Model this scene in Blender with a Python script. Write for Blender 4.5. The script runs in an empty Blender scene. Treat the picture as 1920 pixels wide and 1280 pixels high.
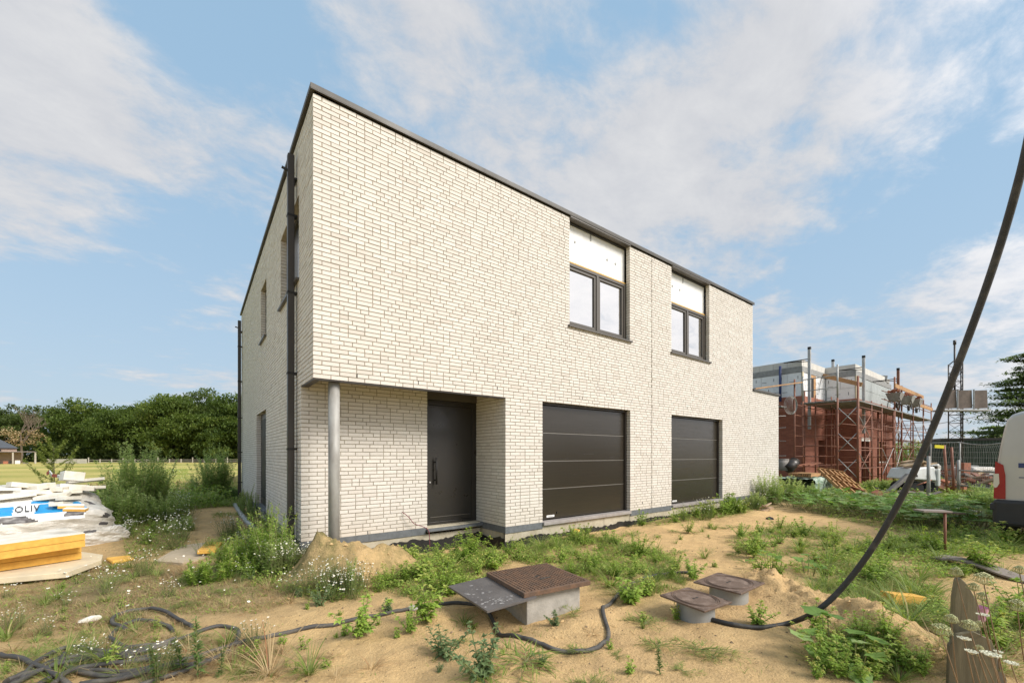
import bpy, math, random
import numpy as np
from mathutils import Matrix, Vector, Euler
random.seed(7); rng = np.random.default_rng(7)
PI = math.pi
scene = bpy.context.scene
COL = scene.collection
def R(a): return math.radians(a)
# ------------------------------------------------------------------ camera
CX, CY, CZ = -1.195, -5.823, 1.553
F, YAW, VH = 778.6, R(37.176), 851.8
SN, CS = math.sin(YAW), math.cos(YAW)
cam = bpy.data.cameras.new('camera')
cam.sensor_width = 36.0; cam.lens = F*36/1920
cam.shift_y = (VH-640)/1920
cam.clip_start = 0.05; cam.clip_end = 3000
camo = bpy.data.objects.new('camera', cam); COL.objects.link(camo)
camo.location = (CX, CY, CZ); camo.rotation_euler = (R(90), 0, -YAW)
scene.camera = camo
# ------------------------------------------------------------------ light and sky
scene.view_settings.view_transform = 'Standard'; scene.view_settings.look = 'None'
scene.view_settings.gamma = 1; scene.view_settings.use_curve_mapping = False
scene.view_settings.exposure = 0.74
SUN_AZ, SUN_EL = R(152), R(40)          # azimuth clockwise from +Y
sl = bpy.data.lights.new('sun', 'SUN'); sl.energy = 2.55; sl.angle = R(24); sl.color = (1, .94, .865)
so = bpy.data.objects.new('sun', sl); COL.objects.link(so)
sd = Vector((math.sin(SUN_AZ)*math.cos(SUN_EL), math.cos(SUN_AZ)*math.cos(SUN_EL), math.sin(SUN_EL)))
so.rotation_euler = sd.to_track_quat('Z', 'Y').to_euler(); so.location = (10, -30, 30)
world = bpy.data.worlds.new('World'); scene.world = world; world.use_nodes = True
wt = world.node_tree; wt.nodes.clear()
def wn(t, **k):
    n = wt.nodes.new(t)
    for a, b in k.items(): setattr(n, a, b)
    return n
def wl(a, b): wt.links.new(a, b)
def wmath(op, a, b=None, c=None, clamp=False):
    n = wn('ShaderNodeMath', operation=op); n.use_clamp = clamp
    for i, v in enumerate((a, b, c)):
        if v is None: continue
        if isinstance(v, (int, float)): n.inputs[i].default_value = v
        else: wl(v, n.inputs[i])
    return n.outputs[0]
def skydir(u, v):
    a = (u-960)/F; b = -(v-VH)/F
    d = Vector((CS*a+SN, -SN*a+CS, b)); d.normalize(); return d
wo = wn('ShaderNodeOutputWorld'); wb = wn('ShaderNodeBackground'); wb.inputs[1].default_value = 0.1
wl(wb.outputs[0], wo.inputs[0])
sky = wn('ShaderNodeTexSky', sky_type='NISHITA'); sky.sun_disc = False
sky.sun_elevation = SUN_EL; sky.sun_rotation = SUN_AZ; sky.air_density = 1.0; sky.dust_density = 0.6; sky.ozone_density = 1.2
tc = wn('ShaderNodeTexCoord')
sep = wn('ShaderNodeSeparateXYZ'); wl(tc.outputs['Generated'], sep.inputs[0])
zc = wmath('ADD', wmath('MAXIMUM', sep.outputs[2], 0.0), 0.16)
cmb = wn('ShaderNodeCombineXYZ')
wl(wmath('DIVIDE', sep.outputs[0], zc), cmb.inputs[0]); wl(wmath('DIVIDE', sep.outputs[1], zc), cmb.inputs[1])
def wnoise(scale, detail, rough, distort=0.0, off=(0, 0, 0), stretch=(1, 1, 1), rot=0):
    m = wn('ShaderNodeMapping'); m.inputs[1].default_value = off; m.inputs[2].default_value = (0, 0, rot); m.inputs[3].default_value = stretch
    wl(cmb.outputs[0], m.inputs[0])
    n = wn('ShaderNodeTexNoise'); n.inputs['Scale'].default_value = scale; n.inputs['Detail'].default_value = detail
    n.inputs['Roughness'].default_value = rough; n.inputs['Distortion'].default_value = distort
    wl(m.outputs[0], n.inputs['Vector']); return n.outputs['Fac']
n1 = wnoise(1.7, 10, 0.55, 0.12, (3.1, 1.7, 0), (1, 1.25, 1), R(40))
n2 = wnoise(5.5, 10, 0.66, 0.2, (0.4, 5.2, 0), (1, 1.35, 1), R(40))
n3 = wnoise(0.33, 3, 0.5, 0.0, (7, 2, 0))
cov = wmath('ADD', wmath('MULTIPLY', n1, 0.80), wmath('MULTIPLY', n2, 0.64))
def lobe(u, v, width, amt):
    global cov
    d = skydir(u, v)
    vm = wn('ShaderNodeVectorMath', operation='DOT_PRODUCT'); wl(tc.outputs['Generated'], vm.inputs[0]); vm.inputs[1].default_value = d
    e = wmath('DIVIDE', wmath('SUBTRACT', vm.outputs['Value'], 1.0), 1-math.cos(R(width)))
    g = wmath('POWER', 2.718, e)
    cov = wmath('ADD', cov, wmath('MULTIPLY', g, amt))
for a in [(470, 40, 6, -.22), (330, 60, 5, -.16), (320, 470, 7, -.22), (60, 60, 5, .1), (120, 640, 7, -.2), (480, 200, 4, .08), (80, 330, 8, .13), (300, 300, 7, .16),
          (1890, 350, 6, -.22), (1640, 420, 5, -.2), (1880, 60, 4, -.12), (1400, 420, 5, .2), (1180, 330, 8, .14), (1500, 80, 9, .16),
          (760, 90, 7, .2), (960, 220, 8, .13), (1250, 300, 6, .08), (1130, 60, 5, -.12), (720, 150, 4, -.08), (1560, 560, 5, -.14), (1860, 520, 5, .16), (230, 180, 5, -.06)]:
    lobe(*a)
# the bank of bright cloud in the south, over the photographer's shoulder
lobe_d = Vector((0.55, -0.70, 0.38)).normalized()
vm = wn('ShaderNodeVectorMath', operation='DOT_PRODUCT'); wl(tc.outputs['Generated'], vm.inputs[0]); vm.inputs[1].default_value = lobe_d
back = wmath('MULTIPLY', wmath('SUBTRACT', vm.outputs['Value'], 0.50), 2.2, clamp=True)
cov = wmath('ADD', cov, wmath('MULTIPLY', back, 0.25))
cr = wn('ShaderNodeMapRange'); cr.interpolation_type = 'SMOOTHSTEP'
cr.inputs['From Min'].default_value = 0.60; cr.inputs['From Max'].default_value = 0.90
wl(cov, cr.inputs['Value'])
cr.inputs['To Max'].default_value = 0.93
# cloud colour, grey undersides
cc = wn('ShaderNodeMix', data_type='RGBA'); cc.inputs[6].default_value = (3.65, 3.72, 3.98, 1); cc.inputs[7].default_value = (4.75, 4.72, 4.75, 1)
sh = wmath('MULTIPLY', wmath('SUBTRACT', wmath('ADD', n2, wmath('MULTIPLY', n1, .6)), 0.55), 1.8, clamp=True)
wl(sh, cc.inputs[0])
cs = wn('ShaderNodeVectorMath', operation='SCALE'); wl(cc.outputs[2], cs.inputs[0]); wl(wmath('ADD', 0.98, wmath('MULTIPLY', back, 1.0)), cs.inputs['Scale'])
# sky tint: slightly whiter low down
skb = wn('ShaderNodeMix', data_type='RGBA'); skb.inputs[0].default_value = .80; skb.inputs[7].default_value = (2.15, 3.45, 4.75, 1)
wl(sky.outputs[0], skb.inputs[6])
skm = wn('ShaderNodeMix', data_type='RGBA'); skm.inputs[7].default_value = (3.3, 3.85, 4.3, 1); wl(skb.outputs[2], skm.inputs[6])
hz = wmath('POWER', 2.718, wmath('MULTIPLY', wmath('MAXIMUM', sep.outputs[2], 0.0), -3.6))
wl(wmath('MULTIPLY', hz, 0.92), skm.inputs[0])
fm = wn('ShaderNodeMix', data_type='RGBA'); wl(cr.outputs[0], fm.inputs[0]); wl(skm.outputs[2], fm.inputs[6]); wl(cs.outputs[0], fm.inputs[7])
wl(fm.outputs[2], wb.inputs[0])
# ------------------------------------------------------------------ helpers: rays from photo pixels to real places
def G(u, v, z=0.0):
    a = (u-960)/F; b = -(v-VH)/F
    t = (z-CZ)/b
    return (CX+t*(CS*a+SN), CY+t*(-SN*a+CS))
def D(u, v, t):
    a = (u-960)/F; b = -(v-VH)/F
    return (CX+t*(CS*a+SN), CY+t*(-SN*a+CS), CZ+t*b)
def yX(u, X):
    a = (u-960)/F; dx = CS*a+SN; t = (X-CX)/dx; return CY+t*(-SN*a+CS)
def xY(u, Y):
    a = (u-960)/F; dy = -SN*a+CS; t = (Y-CY)/dy; return CX+t*(CS*a+SN)
# ------------------------------------------------------------------ materials
def nt(name):
    m = bpy.data.materials.new(name); m.use_nodes = True; t = m.node_tree; t.nodes.clear()
    o = t.nodes.new('ShaderNodeOutputMaterial'); b = t.nodes.new('ShaderNodeBsdfPrincipled'); t.links.new(b.outputs[0], o.inputs[0])
    return m, t, b, o
def tex(t, kind, scale, coord='Object', detail=6, rough=.6, stretch=None, **k):
    c = t.nodes.new('ShaderNodeTexCoord'); src = c.outputs[coord]
    if coord == 'World':
        pass
    if stretch:
        mp = t.nodes.new('ShaderNodeMapping'); mp.inputs[3].default_value = stretch; t.links.new(src, mp.inputs[0]); src = mp.outputs[0]
    n = t.nodes.new(kind); t.links.new(src, n.inputs['Vector']); n.inputs['Scale'].default_value = scale
    if 'Detail' in n.inputs: n.inputs['Detail'].default_value = detail
    if 'Roughness' in n.inputs: n.inputs['Roughness'].default_value = rough
    for a, b in k.items(): setattr(n, a, b)
    return n
def ramp(t, src, lo, hi, c0=0.0, c1=1.0):
    r = t.nodes.new('ShaderNodeMapRange'); r.inputs['From Min'].default_value = lo; r.inputs['From Max'].default_value = hi
    r.inputs['To Min'].default_value = c0; r.inputs['To Max'].default_value = c1; t.links.new(src, r.inputs['Value']); return r.outputs[0]
def mix(t, fac, a, b, blend='MIX'):
    m = t.nodes.new('ShaderNodeMix'); m.data_type = 'RGBA'; m.blend_type = blend
    for i, v in ((0, fac), (6, a), (7, b)):
        if isinstance(v, (int, float)): m.inputs[i].default_value = v
        elif isinstance(v, (tuple, list)): m.inputs[i].default_value = (*v, 1)
        else: t.links.new(v, m.inputs[i])
    return m.outputs[2]
def bump(t, b, h, strength, dist=0.01):
    n = t.nodes.new('ShaderNodeBump'); n.inputs['Strength'].default_value = strength; n.inputs['Distance'].default_value = dist
    t.links.new(h, n.inputs['Height']); t.links.new(n.outputs[0], b.inputs['Normal'])
def simple(name, c0, c1=None, rough=.7, scale=8, metal=0, spec=.5, bs=0, bscale=60, stretch=None, coat=0, lo=.35, hi=.65, rand=0):
    m, t, b, o = nt(name)
    b.inputs['Roughness'].default_value = rough; b.inputs['Metallic'].default_value = metal
    b.inputs['Specular IOR Level'].default_value = spec; b.inputs['Coat Weight'].default_value = coat
    if c1 is None: c1 = tuple(x*.85 for x in c0)
    n = tex(t, 'ShaderNodeTexNoise', scale, stretch=stretch)
    c = mix(t, ramp(t, n.outputs['Fac'], lo, hi), c0, c1)
    if rand:
        oi = t.nodes.new('ShaderNodeObjectInfo')
        hs = t.nodes.new('ShaderNodeHueSaturation'); t.links.new(c, hs.inputs['Color'])
        t.links.new(ramp(t, oi.outputs['Random'], 0, 1, 1-rand, 1+rand), hs.inputs['Value']); c = hs.outputs[0]
    t.links.new(c, b.inputs['Base Color'])
    rr = ramp(t, n.outputs['Fac'], .3, .7, max(0, rough-.08), min(1, rough+.08)); t.links.new(rr, b.inputs['Roughness'])
    if bs:
        n2 = tex(t, 'ShaderNodeTexNoise', bscale, stretch=stretch); bump(t, b, n2.outputs['Fac'], bs)
    return m
def attr(t, name):
    a = t.nodes.new('ShaderNodeAttribute'); a.attribute_name = name; return a
M = {}
# bricks: pale cream, each one a little different
m, t, b, o = nt('cream_brick')
at = attr(t, 'tint'); oi = t.nodes.new('ShaderNodeObjectInfo')
ad = t.nodes.new('ShaderNodeMath'); ad.operation = 'ADD'; t.links.new(at.outputs['Fac'], ad.inputs[0]); t.links.new(oi.outputs['Random'], ad.inputs[1])
fr = t.nodes.new('ShaderNodeMath'); fr.operation = 'FRACT'; t.links.new(ad.outputs[0], fr.inputs[0])
cr_ = t.nodes.new('ShaderNodeValToRGB'); t.links.new(fr.outputs[0], cr_.inputs[0])
el = cr_.color_ramp.elements; el[0].color = (.61, .565, .505, 1); el[1].color = (.755, .71, .65, 1)
for p, c in ((.10, (.665, .622, .57, 1)), (.5, (.705, .66, .603, 1)), (.8, (.74, .70, .642, 1)), (.97, (.66, .605, .545, 1))):
    e = el.new(p); e.color = c
nn = tex(t, 'ShaderNodeTexNoise', 9, coord='Object', detail=8, rough=.7)
geo = t.nodes.new('ShaderNodeNewGeometry')
nb = t.nodes.new('ShaderNodeTexNoise'); nb.inputs['Scale'].default_value = 38; nb.inputs['Detail'].default_value = 6; t.links.new(geo.outputs['Position'], nb.inputs['Vector'])
nbig = t.nodes.new('ShaderNodeTexNoise'); nbig.inputs['Scale'].default_value = 0.9; nbig.inputs['Detail'].default_value = 5; t.links.new(geo.outputs['Position'], nbig.inputs['Vector'])
nef = t.nodes.new('ShaderNodeTexNoise'); nef.inputs['Scale'].default_value = 2.6; nef.inputs['Detail'].default_value = 7; t.links.new(geo.outputs['Position'], nef.inputs['Vector'])
c = mix(t, ramp(t, nef.outputs['Fac'], .55, .72, 0, .35), cr_.outputs[0], (.78, .75, .70))
c = mix(t, ramp(t, nb.outputs['Fac'], .5, .8, 0, .5), c, (.52, .47, .40))
c = mix(t, ramp(t, nbig.outputs['Fac'], .35, .7, 0, .2), c, (.58, .545, .48))
# a little splash dirt close to the ground
sp = t.nodes.new('ShaderNodeSeparateXYZ'); t.links.new(geo.outputs['Position'], sp.inputs[0])
c = mix(t, ramp(t, sp.outputs[2], .25, .75, .25, 0), c, (.5, .40, .27))
t.links.new(c, b.inputs['Base Color']); b.inputs['Roughness'].default_value = .9; b.inputs['Specular IOR Level'].default_value = .25
nb2 = t.nodes.new('ShaderNodeTexNoise'); nb2.inputs['Scale'].default_value = 120; nb2.inputs['Detail'].default_value = 5; t.links.new(geo.outputs['Position'], nb2.inputs['Vector'])
bump(t, b, nb2.outputs['Fac'], .5, .004)
M['brick'] = m
M['mortar'] = simple('khaki_mortar', (.38, .335, .26), (.31, .27, .205), .95, 14, bs=.5, bscale=150)
M['alu_grey'] = simple('grey_brown_aluminium', (.105, .092, .078), (.09, .08, .068), .38, 3, spec=.5)
M['coping'] = simple('grey_aluminium_coping', (.085, .078, .068), (.07, .064, .056), .5, 1.5, spec=.35)
M['dark_pipe'] = simple('dark_pipe', (.045, .037, .03), (.038, .032, .027), .42, 2)
M['door_dark'] = simple('anthracite_door', (.028, .024, .020), (.024, .021, .018), .33, 3, bs=.03, bscale=300)
M['garage'] = simple('brown_grey_sectional', (.036, .030, .022), (.031, .026, .019), .20, 30, bs=.1, bscale=500, stretch=(.04, .04, 1))
M['black'] = simple('matt_black', (.012, .011, .010), None, .6, 5)
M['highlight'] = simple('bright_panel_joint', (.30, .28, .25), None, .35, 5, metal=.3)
M['bluestone'] = simple('bluestone', (.15, .16, .17), (.11, .12, .125), .65, 12, bs=.25, bscale=90)
M['sillstone'] = simple('pale_threshold_stone', (.36, .33, .31), (.28, .25, .23), .6, 9, bs=.2, bscale=80)
M['limeblock'] = simple('cream_foundation_block', (.52, .47, .36), (.40, .35, .25), .95, 5, bs=.5, bscale=40, rand=.08)
M['membrane'] = simple('black_membrane', (.018, .017, .016), (.06, .05, .035), .55, 7, bs=.6, bscale=18, lo=.55, hi=.8)
M['galv'] = simple('galvanised_steel', (.40, .395, .37), (.24, .225, .20), .6, 5, metal=.1, stretch=(1, 1, .35), bs=.1, bscale=20)
M['foil'] = simple('white_insulation_facing', (.86, .86, .85), (.78, .78, .77), .45, 6, bs=.3, bscale=12)
M['yellow'] = simple('yellow_insulation', (.74, .43, .085), (.62, .34, .07), .9, 12, bs=.4, bscale=70)
M['whitefoam'] = simple('white_foam', (.83, .80, .72), (.72, .66, .54), .9, 7, bs=.3, bscale=60, rand=.06)
M['creamboard'] = simple('cream_board', (.72, .62, .42), (.58, .50, .36), .85, 4, bs=.3, bscale=30)
M['concrete'] = simple('grey_concrete', (.44, .41, .36), (.33, .31, .27), .9, 9, bs=.5, bscale=50)
M['rust_cast'] = simple('rusty_cast_iron', (.17, .095, .055), (.10, .065, .045), .75, 14, bs=.5, bscale=80)
M['brown_cover'] = simple('brown_worn_cover', (.13, .085, .06), (.26, .19, .15), .7, 11, bs=.5, bscale=60, lo=.5, hi=.75)
M['tanconcrete'] = simple('sandy_spilt_concrete', (.50, .41, .29), (.42, .34, .23), .95, 5, bs=.4, bscale=40)
M['pvc'] = simple('grey_pvc', (.33, .34, .33), (.28, .28, .27), .45, 6)
M['cable'] = simple('black_cable', (.028, .027, .026), (.10, .09, .075), .6, 9, bs=.25, bscale=60, lo=.5, hi=.8)
M['cable_dusty'] = simple('dusty_black_hose', (.06, .056, .052), (.17, .15, .12), .7, 7, bs=.2, bscale=60, lo=.45, hi=.75)
M['wood'] = simple('weathered_grey_wood', (.25, .22, .17), (.12, .10, .07), .85, 6, stretch=(1, 1, .08), bs=.6, bscale=40)
M['stakewood'] = simple('dark_greenish_old_wood', (.23, .20, .12), (.10, .085, .05), .85, 5, stretch=(1, 1, .12), bs=.7, bscale=30)
M['plank'] = simple('orange_scaffold_plank', (.50, .28, .12), (.36, .20, .09), .8, 5, bs=.3, bscale=30, rand=.15)
M['greyplank'] = simple('grey_purple_plank', (.24, .20, .175), (.17, .14, .12), .75, 4, stretch=(.3, 1, 1), bs=.4, bscale=40)
M['ply'] = simple('film_faced_plywood', (.10, .092, .09), (.13, .12, .115), .45, 4, bs=.2, bscale=25)
M['plywhite'] = simple('white_plaster_splash', (.42, .40, .38), (.2, .19, .18), .8, 25, lo=.3, hi=.7)
M['rustred'] = simple('red_brown_scaffold_tube', (.30, .115, .06), (.20, .08, .05), .65, 6, rand=.15)
M['silver'] = simple('silver_tube', (.50, .49, .47), (.35, .34, .32), .45, 4, metal=.4)
M['deck'] = simple('grey_scaffold_deck', (.30, .29, .27), (.20, .19, .17), .7, 5, stretch=(.2, 1, 1))
M['aac'] = simple('white_concrete_block', (.66, .64, .59), (.58, .55, .50), .9, 3, bs=.2)
M['greyband'] = simple('grey_concrete_band', (.34, .34, .33), (.25, .25, .24), .9, 6, bs=.3)
M['greyboard'] = simple('grey_faced_insulation', (.42, .45, .44), (.35, .38, .37), .6, 5)
M['vanpaint'] = simple('silver_van_paint', (.47, .46, .44), (.44, .43, .41), .35, 2, metal=.35, coat=.6)
M['bumper'] = simple('black_bumper_plastic', (.02, .02, .021), (.028, .028, .029), .6, 10, bs=.1, bscale=200)
M['rubber'] = simple('tyre_rubber', (.018, .018, .018), None, .8, 10)
M['blue'] = simple('blue_print', (.02, .30, .62), (.03, .26, .55), .35, 3)
M['blueink'] = simple('dark_blue_lettering', (.025, .045, .15), None, .4, 3)
M['darkprint'] = simple('dark_grey_print', (.06, .055, .055), (.10, .09, .09), .4, 3)
M['greentarp'] = simple('dark_green_container', (.030, .052, .030), (.022, .040, .024), .6, 3)
M['machine'] = simple('white_machine_paint', (.80, .80, .78), (.68, .67, .63), .5, 4)
M['card'] = simple('tan_cardboard', (.50, .36, .22), (.40, .28, .17), .9, 4, rand=.2)
M['yellowsign'] = simple('yellow_sign', (.80, .68, .03), None, .5, 3)
M['flex'] = simple('dark_red_flex', (.22, .05, .07), None, .5, 5)
M['pink'] = simple('faded_pink_plastic', (.62, .33, .42), (.5, .25, .35), .5, 4)
M['redtape'] = simple('red_tape', (.62, .07, .05), None, .5, 3)
M['whitetape'] = simple('white_tape', (.82, .80, .78), None, .5, 3)
M['roofslate'] = simple('dark_slate_roof', (.075, .085, .10), (.06, .066, .075), .7, 3)
M['pinkrender'] = simple('pink_brick_wall', (.52, .38, .29), (.45, .32, .25), .9, 3)
M['whitewall'] = simple('whitewashed_wall', (.55, .51, .44), (.42, .38, .31), .9, 1.2)
M['fencewood'] = simple('pale_fence_post', (.46, .42, .35), (.33, .29, .23), .85, 4)
M['bark'] = simple('bark', (.11, .085, .06), (.06, .045, .032), .95, 3, stretch=(1, 1, .2), bs=.8, bscale=20)
M['deadbark'] = simple('pale_dead_wood', (.20, .15, .11), (.14, .105, .075), .95, 2)
M['debriswood'] = simple('pale_broken_wood', (.55, .42, .28), (.40, .27, .17), .9, 8)
M['pot'] = simple('terracotta_rubble', (.42, .16, .09), (.30, .12, .07), .9, 9)
M['greybarrel'] = simple('grey_drum', (.34, .31, .28), (.22, .20, .18), .7, 6)
M['greenwrap'] = simple('green_wrapped_pallet', (.20, .30, .21), (.45, .50, .42), .45, 6, stretch=(.4, .4, 3), bs=.3, bscale=15, lo=.4, hi=.7)
# glass
def glassmat(name, dark=(.02, .022, .022), refl=.72):
    m, t, b, o = nt(name)
    b.inputs['Base Color'].default_value = (*dark, 1); b.inputs['Roughness'].default_value = .3
    g = t.nodes.new('ShaderNodeBsdfGlossy'); g.inputs['Roughness'].default_value = .02; g.inputs['Color'].default_value = (.96, .93, .9, 1)
    mx = t.nodes.new('ShaderNodeMixShader'); mx.inputs[0].default_value = refl
    t.links.new(b.outputs[0], mx.inputs[1]); t.links.new(g.outputs[0], mx.inputs[2]); t.links.new(mx.outputs[0], o.inputs[0])
    n = tex(t, 'ShaderNodeTexNoise', 1.3, detail=2); bn = t.nodes.new('ShaderNodeBump'); bn.inputs['Strength'].default_value = .12; bn.inputs['Distance'].default_value = .02
    t.links.new(n.outputs['Fac'], bn.inputs['Height']); t.links.new(bn.outputs[0], g.inputs['Normal'])
    return m
M['glass'] = glassmat('mirror_like_double_glazing')
M['darkglass'] = glassmat('dark_glass', refl=.2)
m, t, b, o = nt('red_lamp_lens'); b.inputs['Base Color'].default_value = (.30, .002, .004, 1); b.inputs['Roughness'].default_value = .3; b.inputs['Coat Weight'].default_value = .25; M['redlens'] = m
m, t, b, o = nt('clear_lamp_lens'); b.inputs['Base Color'].default_value = (.62, .58, .50, 1); b.inputs['Roughness'].default_value = .18; b.inputs['Coat Weight'].default_value = .8; M['clearlens'] = m
# milky wrapping film
m, t, b, o = nt('milky_wrapping_film')
n = tex(t, 'ShaderNodeTexNoise', 3.2, detail=7, rough=.65, stretch=(.7, 1, 1.6))
c = mix(t, ramp(t, n.outputs['Fac'], .35, .62), (.47, .43, .36), (.70, .67, .61)); t.links.new(c, b.inputs['Base Color'])
b.inputs['Roughness'].default_value = .28; b.inputs['Specular IOR Level'].default_value = .6
n2 = tex(t, 'ShaderNodeTexNoise', 9, detail=5, rough=.6, stretch=(.5, 1, 1.5)); bump(t, b, n2.outputs['Fac'], .9, .05)
M['film'] = m
m, t, b, o = nt('white_print_film'); b.inputs['Base Color'].default_value = (.80, .80, .78, 1); b.inputs['Roughness'].default_value = .32
n2 = tex(t, 'ShaderNodeTexNoise', 7, detail=4); bump(t, b, n2.outputs['Fac'], .5, .03); M['printfilm'] = m
# red brick wall of the far building
m, t, b, o = nt('red_brick_wall')
geo = t.nodes.new('ShaderNodeNewGeometry'); s = t.nodes.new('ShaderNodeSeparateXYZ'); t.links.new(geo.outputs['Position'], s.inputs[0])
a = t.nodes.new('ShaderNodeMath'); a.operation = 'ADD'; t.links.new(s.outputs[0], a.inputs[0]); t.links.new(s.outputs[1], a.inputs[1])
cb = t.nodes.new('ShaderNodeCombineXYZ'); t.links.new(a.outputs[0], cb.inputs[0]); t.links.new(s.outputs[2], cb.inputs[1])
bt = t.nodes.new('ShaderNodeTexBrick'); t.links.new(cb.outputs[0], bt.inputs['Vector'])
bt.inputs['Scale'].default_value = 1; bt.inputs['Brick Width'].default_value = .22; bt.inputs['Row Height'].default_value = .062
bt.inputs['Mortar Size'].default_value = .006; bt.inputs['Color1'].default_value = (.42, .155, .095, 1); bt.inputs['Color2'].default_value = (.31, .11, .07, 1); bt.inputs['Mortar'].default_value = (.22, .12, .085, 1)
n = tex(t, 'ShaderNodeTexNoise', 1.5, detail=5)
c = mix(t, ramp(t, n.outputs['Fac'], .4, .7, 0, .5), bt.outputs['Color'], (.27, .09, .055)); t.links.new(c, b.inputs['Base Color']); b.inputs['Roughness'].default_value = .92
M['redbrick'] = m
# foliage: each leaf takes a tint between two greens
def leafmat(name, c0, c1, c2=None, trans=.35, rough=.55):
    m, t, b, o = nt(name)
    at = attr(t, 'tint'); oi = t.nodes.new('ShaderNodeObjectInfo')
    v = t.nodes.new('ShaderNodeMath'); v.operation = 'MULTIPLY_ADD'; t.links.new(oi.outputs['Random'], v.inputs[0]); v.inputs[1].default_value = .25; t.links.new(at.outputs['Fac'], v.inputs[2])
    r = t.nodes.new('ShaderNodeValToRGB'); t.links.new(v.outputs[0], r.inputs[0]); e = r.color_ramp.elements
    e[0].color = (*c0, 1); e[1].color = (*c1, 1)
    if c2:
        e[1].position = .8; q = e.new(.97); q.color = (*c2, 1)
    t.links.new(r.outputs[0], b.inputs['Base Color']); b.inputs['Roughness'].default_value = rough; b.inputs['Specular IOR Level'].default_value = .3
    tr = t.nodes.new('ShaderNodeBsdfTranslucent'); hs = t.nodes.new('ShaderNodeHueSaturation'); hs.inputs['Value'].default_value = 1.5; hs.inputs['Saturation'].default_value = 1.1
    t.links.new(r.outputs[0], hs.inputs['Color']); t.links.new(hs.outputs[0], tr.inputs['Color'])
    mx = t.nodes.new('ShaderNodeMixShader'); mx.inputs[0].default_value = trans
    t.links.new(b.outputs[0], mx.inputs[1]); t.links.new(tr.outputs[0], mx.inputs[2]); t.links.new(mx.outputs[0], o.inputs[0])
    return m
M['leaf'] = leafmat('fresh_green_leaf', (.13, .225, .035), (.31, .43, .08), (.46, .46, .14))
M['grass'] = leafmat('grass_blade', (.11, .17, .035), (.26, .33, .08), (.46, .40, .18))
M['dry'] = leafmat('dry_grass', (.30, .21, .10), (.48, .36, .19), (.36, .17, .08), trans=.2)
M['bush'] = leafmat('grey_green_mugwort', (.19, .27, .085), (.37, .46, .16), (.48, .52, .23), trans=.45)
M['tree_leaf'] = leafmat('oak_crown_leaf', (.045, .08, .018), (.16, .215, .05), (.26, .29, .08), trans=.42)
M['tree_dark'] = leafmat('dark_crown_leaf', (.055, .085, .022), (.15, .19, .055), trans=.4)
M['conifer'] = leafmat('cedar_needles', (.07, .105, .035), (.18, .23, .075), trans=.45)
M['sapleaf'] = leafmat('yellow_green_sapling_leaf', (.16, .21, .04), (.32, .36, .09), trans=.35)
M['maize'] = leafmat('maize_leaf', (.10, .17, .035), (.28, .33, .09), (.48, .42, .20))
M['bigleaf'] = leafmat('broad_leaf', (.075, .15, .028), (.19, .31, .07), (.34, .40, .18), trans=.3)
M['greyleaf'] = leafmat('silvery_leaf', (.11, .17, .07), (.20, .27, .12), trans=.3)
M['thistle'] = leafmat('dark_narrow_leaf', (.07, .13, .035), (.17, .25, .07), trans=.35)
M['stem'] = simple('green_stem', (.16, .19, .06), (.20, .17, .08), .7, 9)
M['reddishstem'] = simple('dry_stem', (.28, .19, .10), (.2, .13, .07), .8, 9)
M['petal'] = simple('white_petal', (.85, .85, .80), (.78, .78, .72), .6, 9)
M['yolk'] = simple('yellow_flower_centre', (.75, .52, .04), None, .7, 9)
M['seedhead'] = simple('pale_green_umbel', (.50, .47, .25), (.34, .36, .16), .8, 30, bs=.6, bscale=80)
M['umbel'] = simple('cream_umbel', (.72, .70, .55), (.60, .58, .42), .8, 30, bs=.6, bscale=80)
# ------------------------------------------------------------------ object makers
def tag(o, label=None, cat=None, group=None, kind=None):
    if label: o['label'] = label
    if cat: o['category'] = cat
    if group: o['group'] = group
    if kind: o['kind'] = kind
    return o
def empty(name, loc=(0, 0, 0), rz=0.0):
    o = bpy.data.objects.new(name, None); o.empty_display_size = .2
    o.location = loc; o.rotation_euler = (0, 0, rz); COL.objects.link(o); return o
def par(o, p, local=False):
    if p is None: return o
    o.parent = p
    if not local:
        w = Matrix.Identity(4); q = p; chain = []
        while q is not None: chain.append(q); q = q.parent
        for q in reversed(chain):
            w = w @ q.matrix_parent_inverse @ Matrix.LocRotScale(q.location, q.rotation_euler, q.scale)
        o.matrix_parent_inverse = w.inverted()
    return o
def meshdata(name, V, Fc, mats, midx=None, smooth=False, tint=None):
    me = bpy.data.meshes.new(name)
    V = np.asarray(V, dtype=np.float32)
    if isinstance(Fc, np.ndarray):
        n, k = Fc.shape
        me.vertices.add(len(V)); me.vertices.foreach_set('co', V.ravel())
        me.loops.add(n*k); me.loops.foreach_set('vertex_index', Fc.astype(np.int32).ravel())
        me.polygons.add(n); me.polygons.foreach_set('loop_start', np.arange(0, n*k, k, dtype=np.int32))
        try: me.polygons.foreach_set('loop_total', np.full(n, k, dtype=np.int32))
        except Exception: pass
        me.update(calc_edges=True)
    else:
        me.from_pydata(V.tolist(), [], Fc); me.update()
    if not isinstance(mats, (list, tuple)): mats = [mats]
    for mm in mats: me.materials.append(M[mm] if isinstance(mm, str) else mm)
    if midx is not None: me.polygons.foreach_set('material_index', np.asarray(midx, dtype=np.int32))
    me.polygons.foreach_set('use_smooth', np.full(len(me.polygons), bool(smooth)))
    if tint is not None:
        a = me.attributes.new('tint', 'FLOAT', 'FACE'); a.data.foreach_set('value', np.asarray(tint, dtype=np.float32))
    return me
def mk(name, me, parent=None, local=False):
    o = bpy.data.objects.new(name, me); COL.objects.link(o); return par(o, parent, local)
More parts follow.
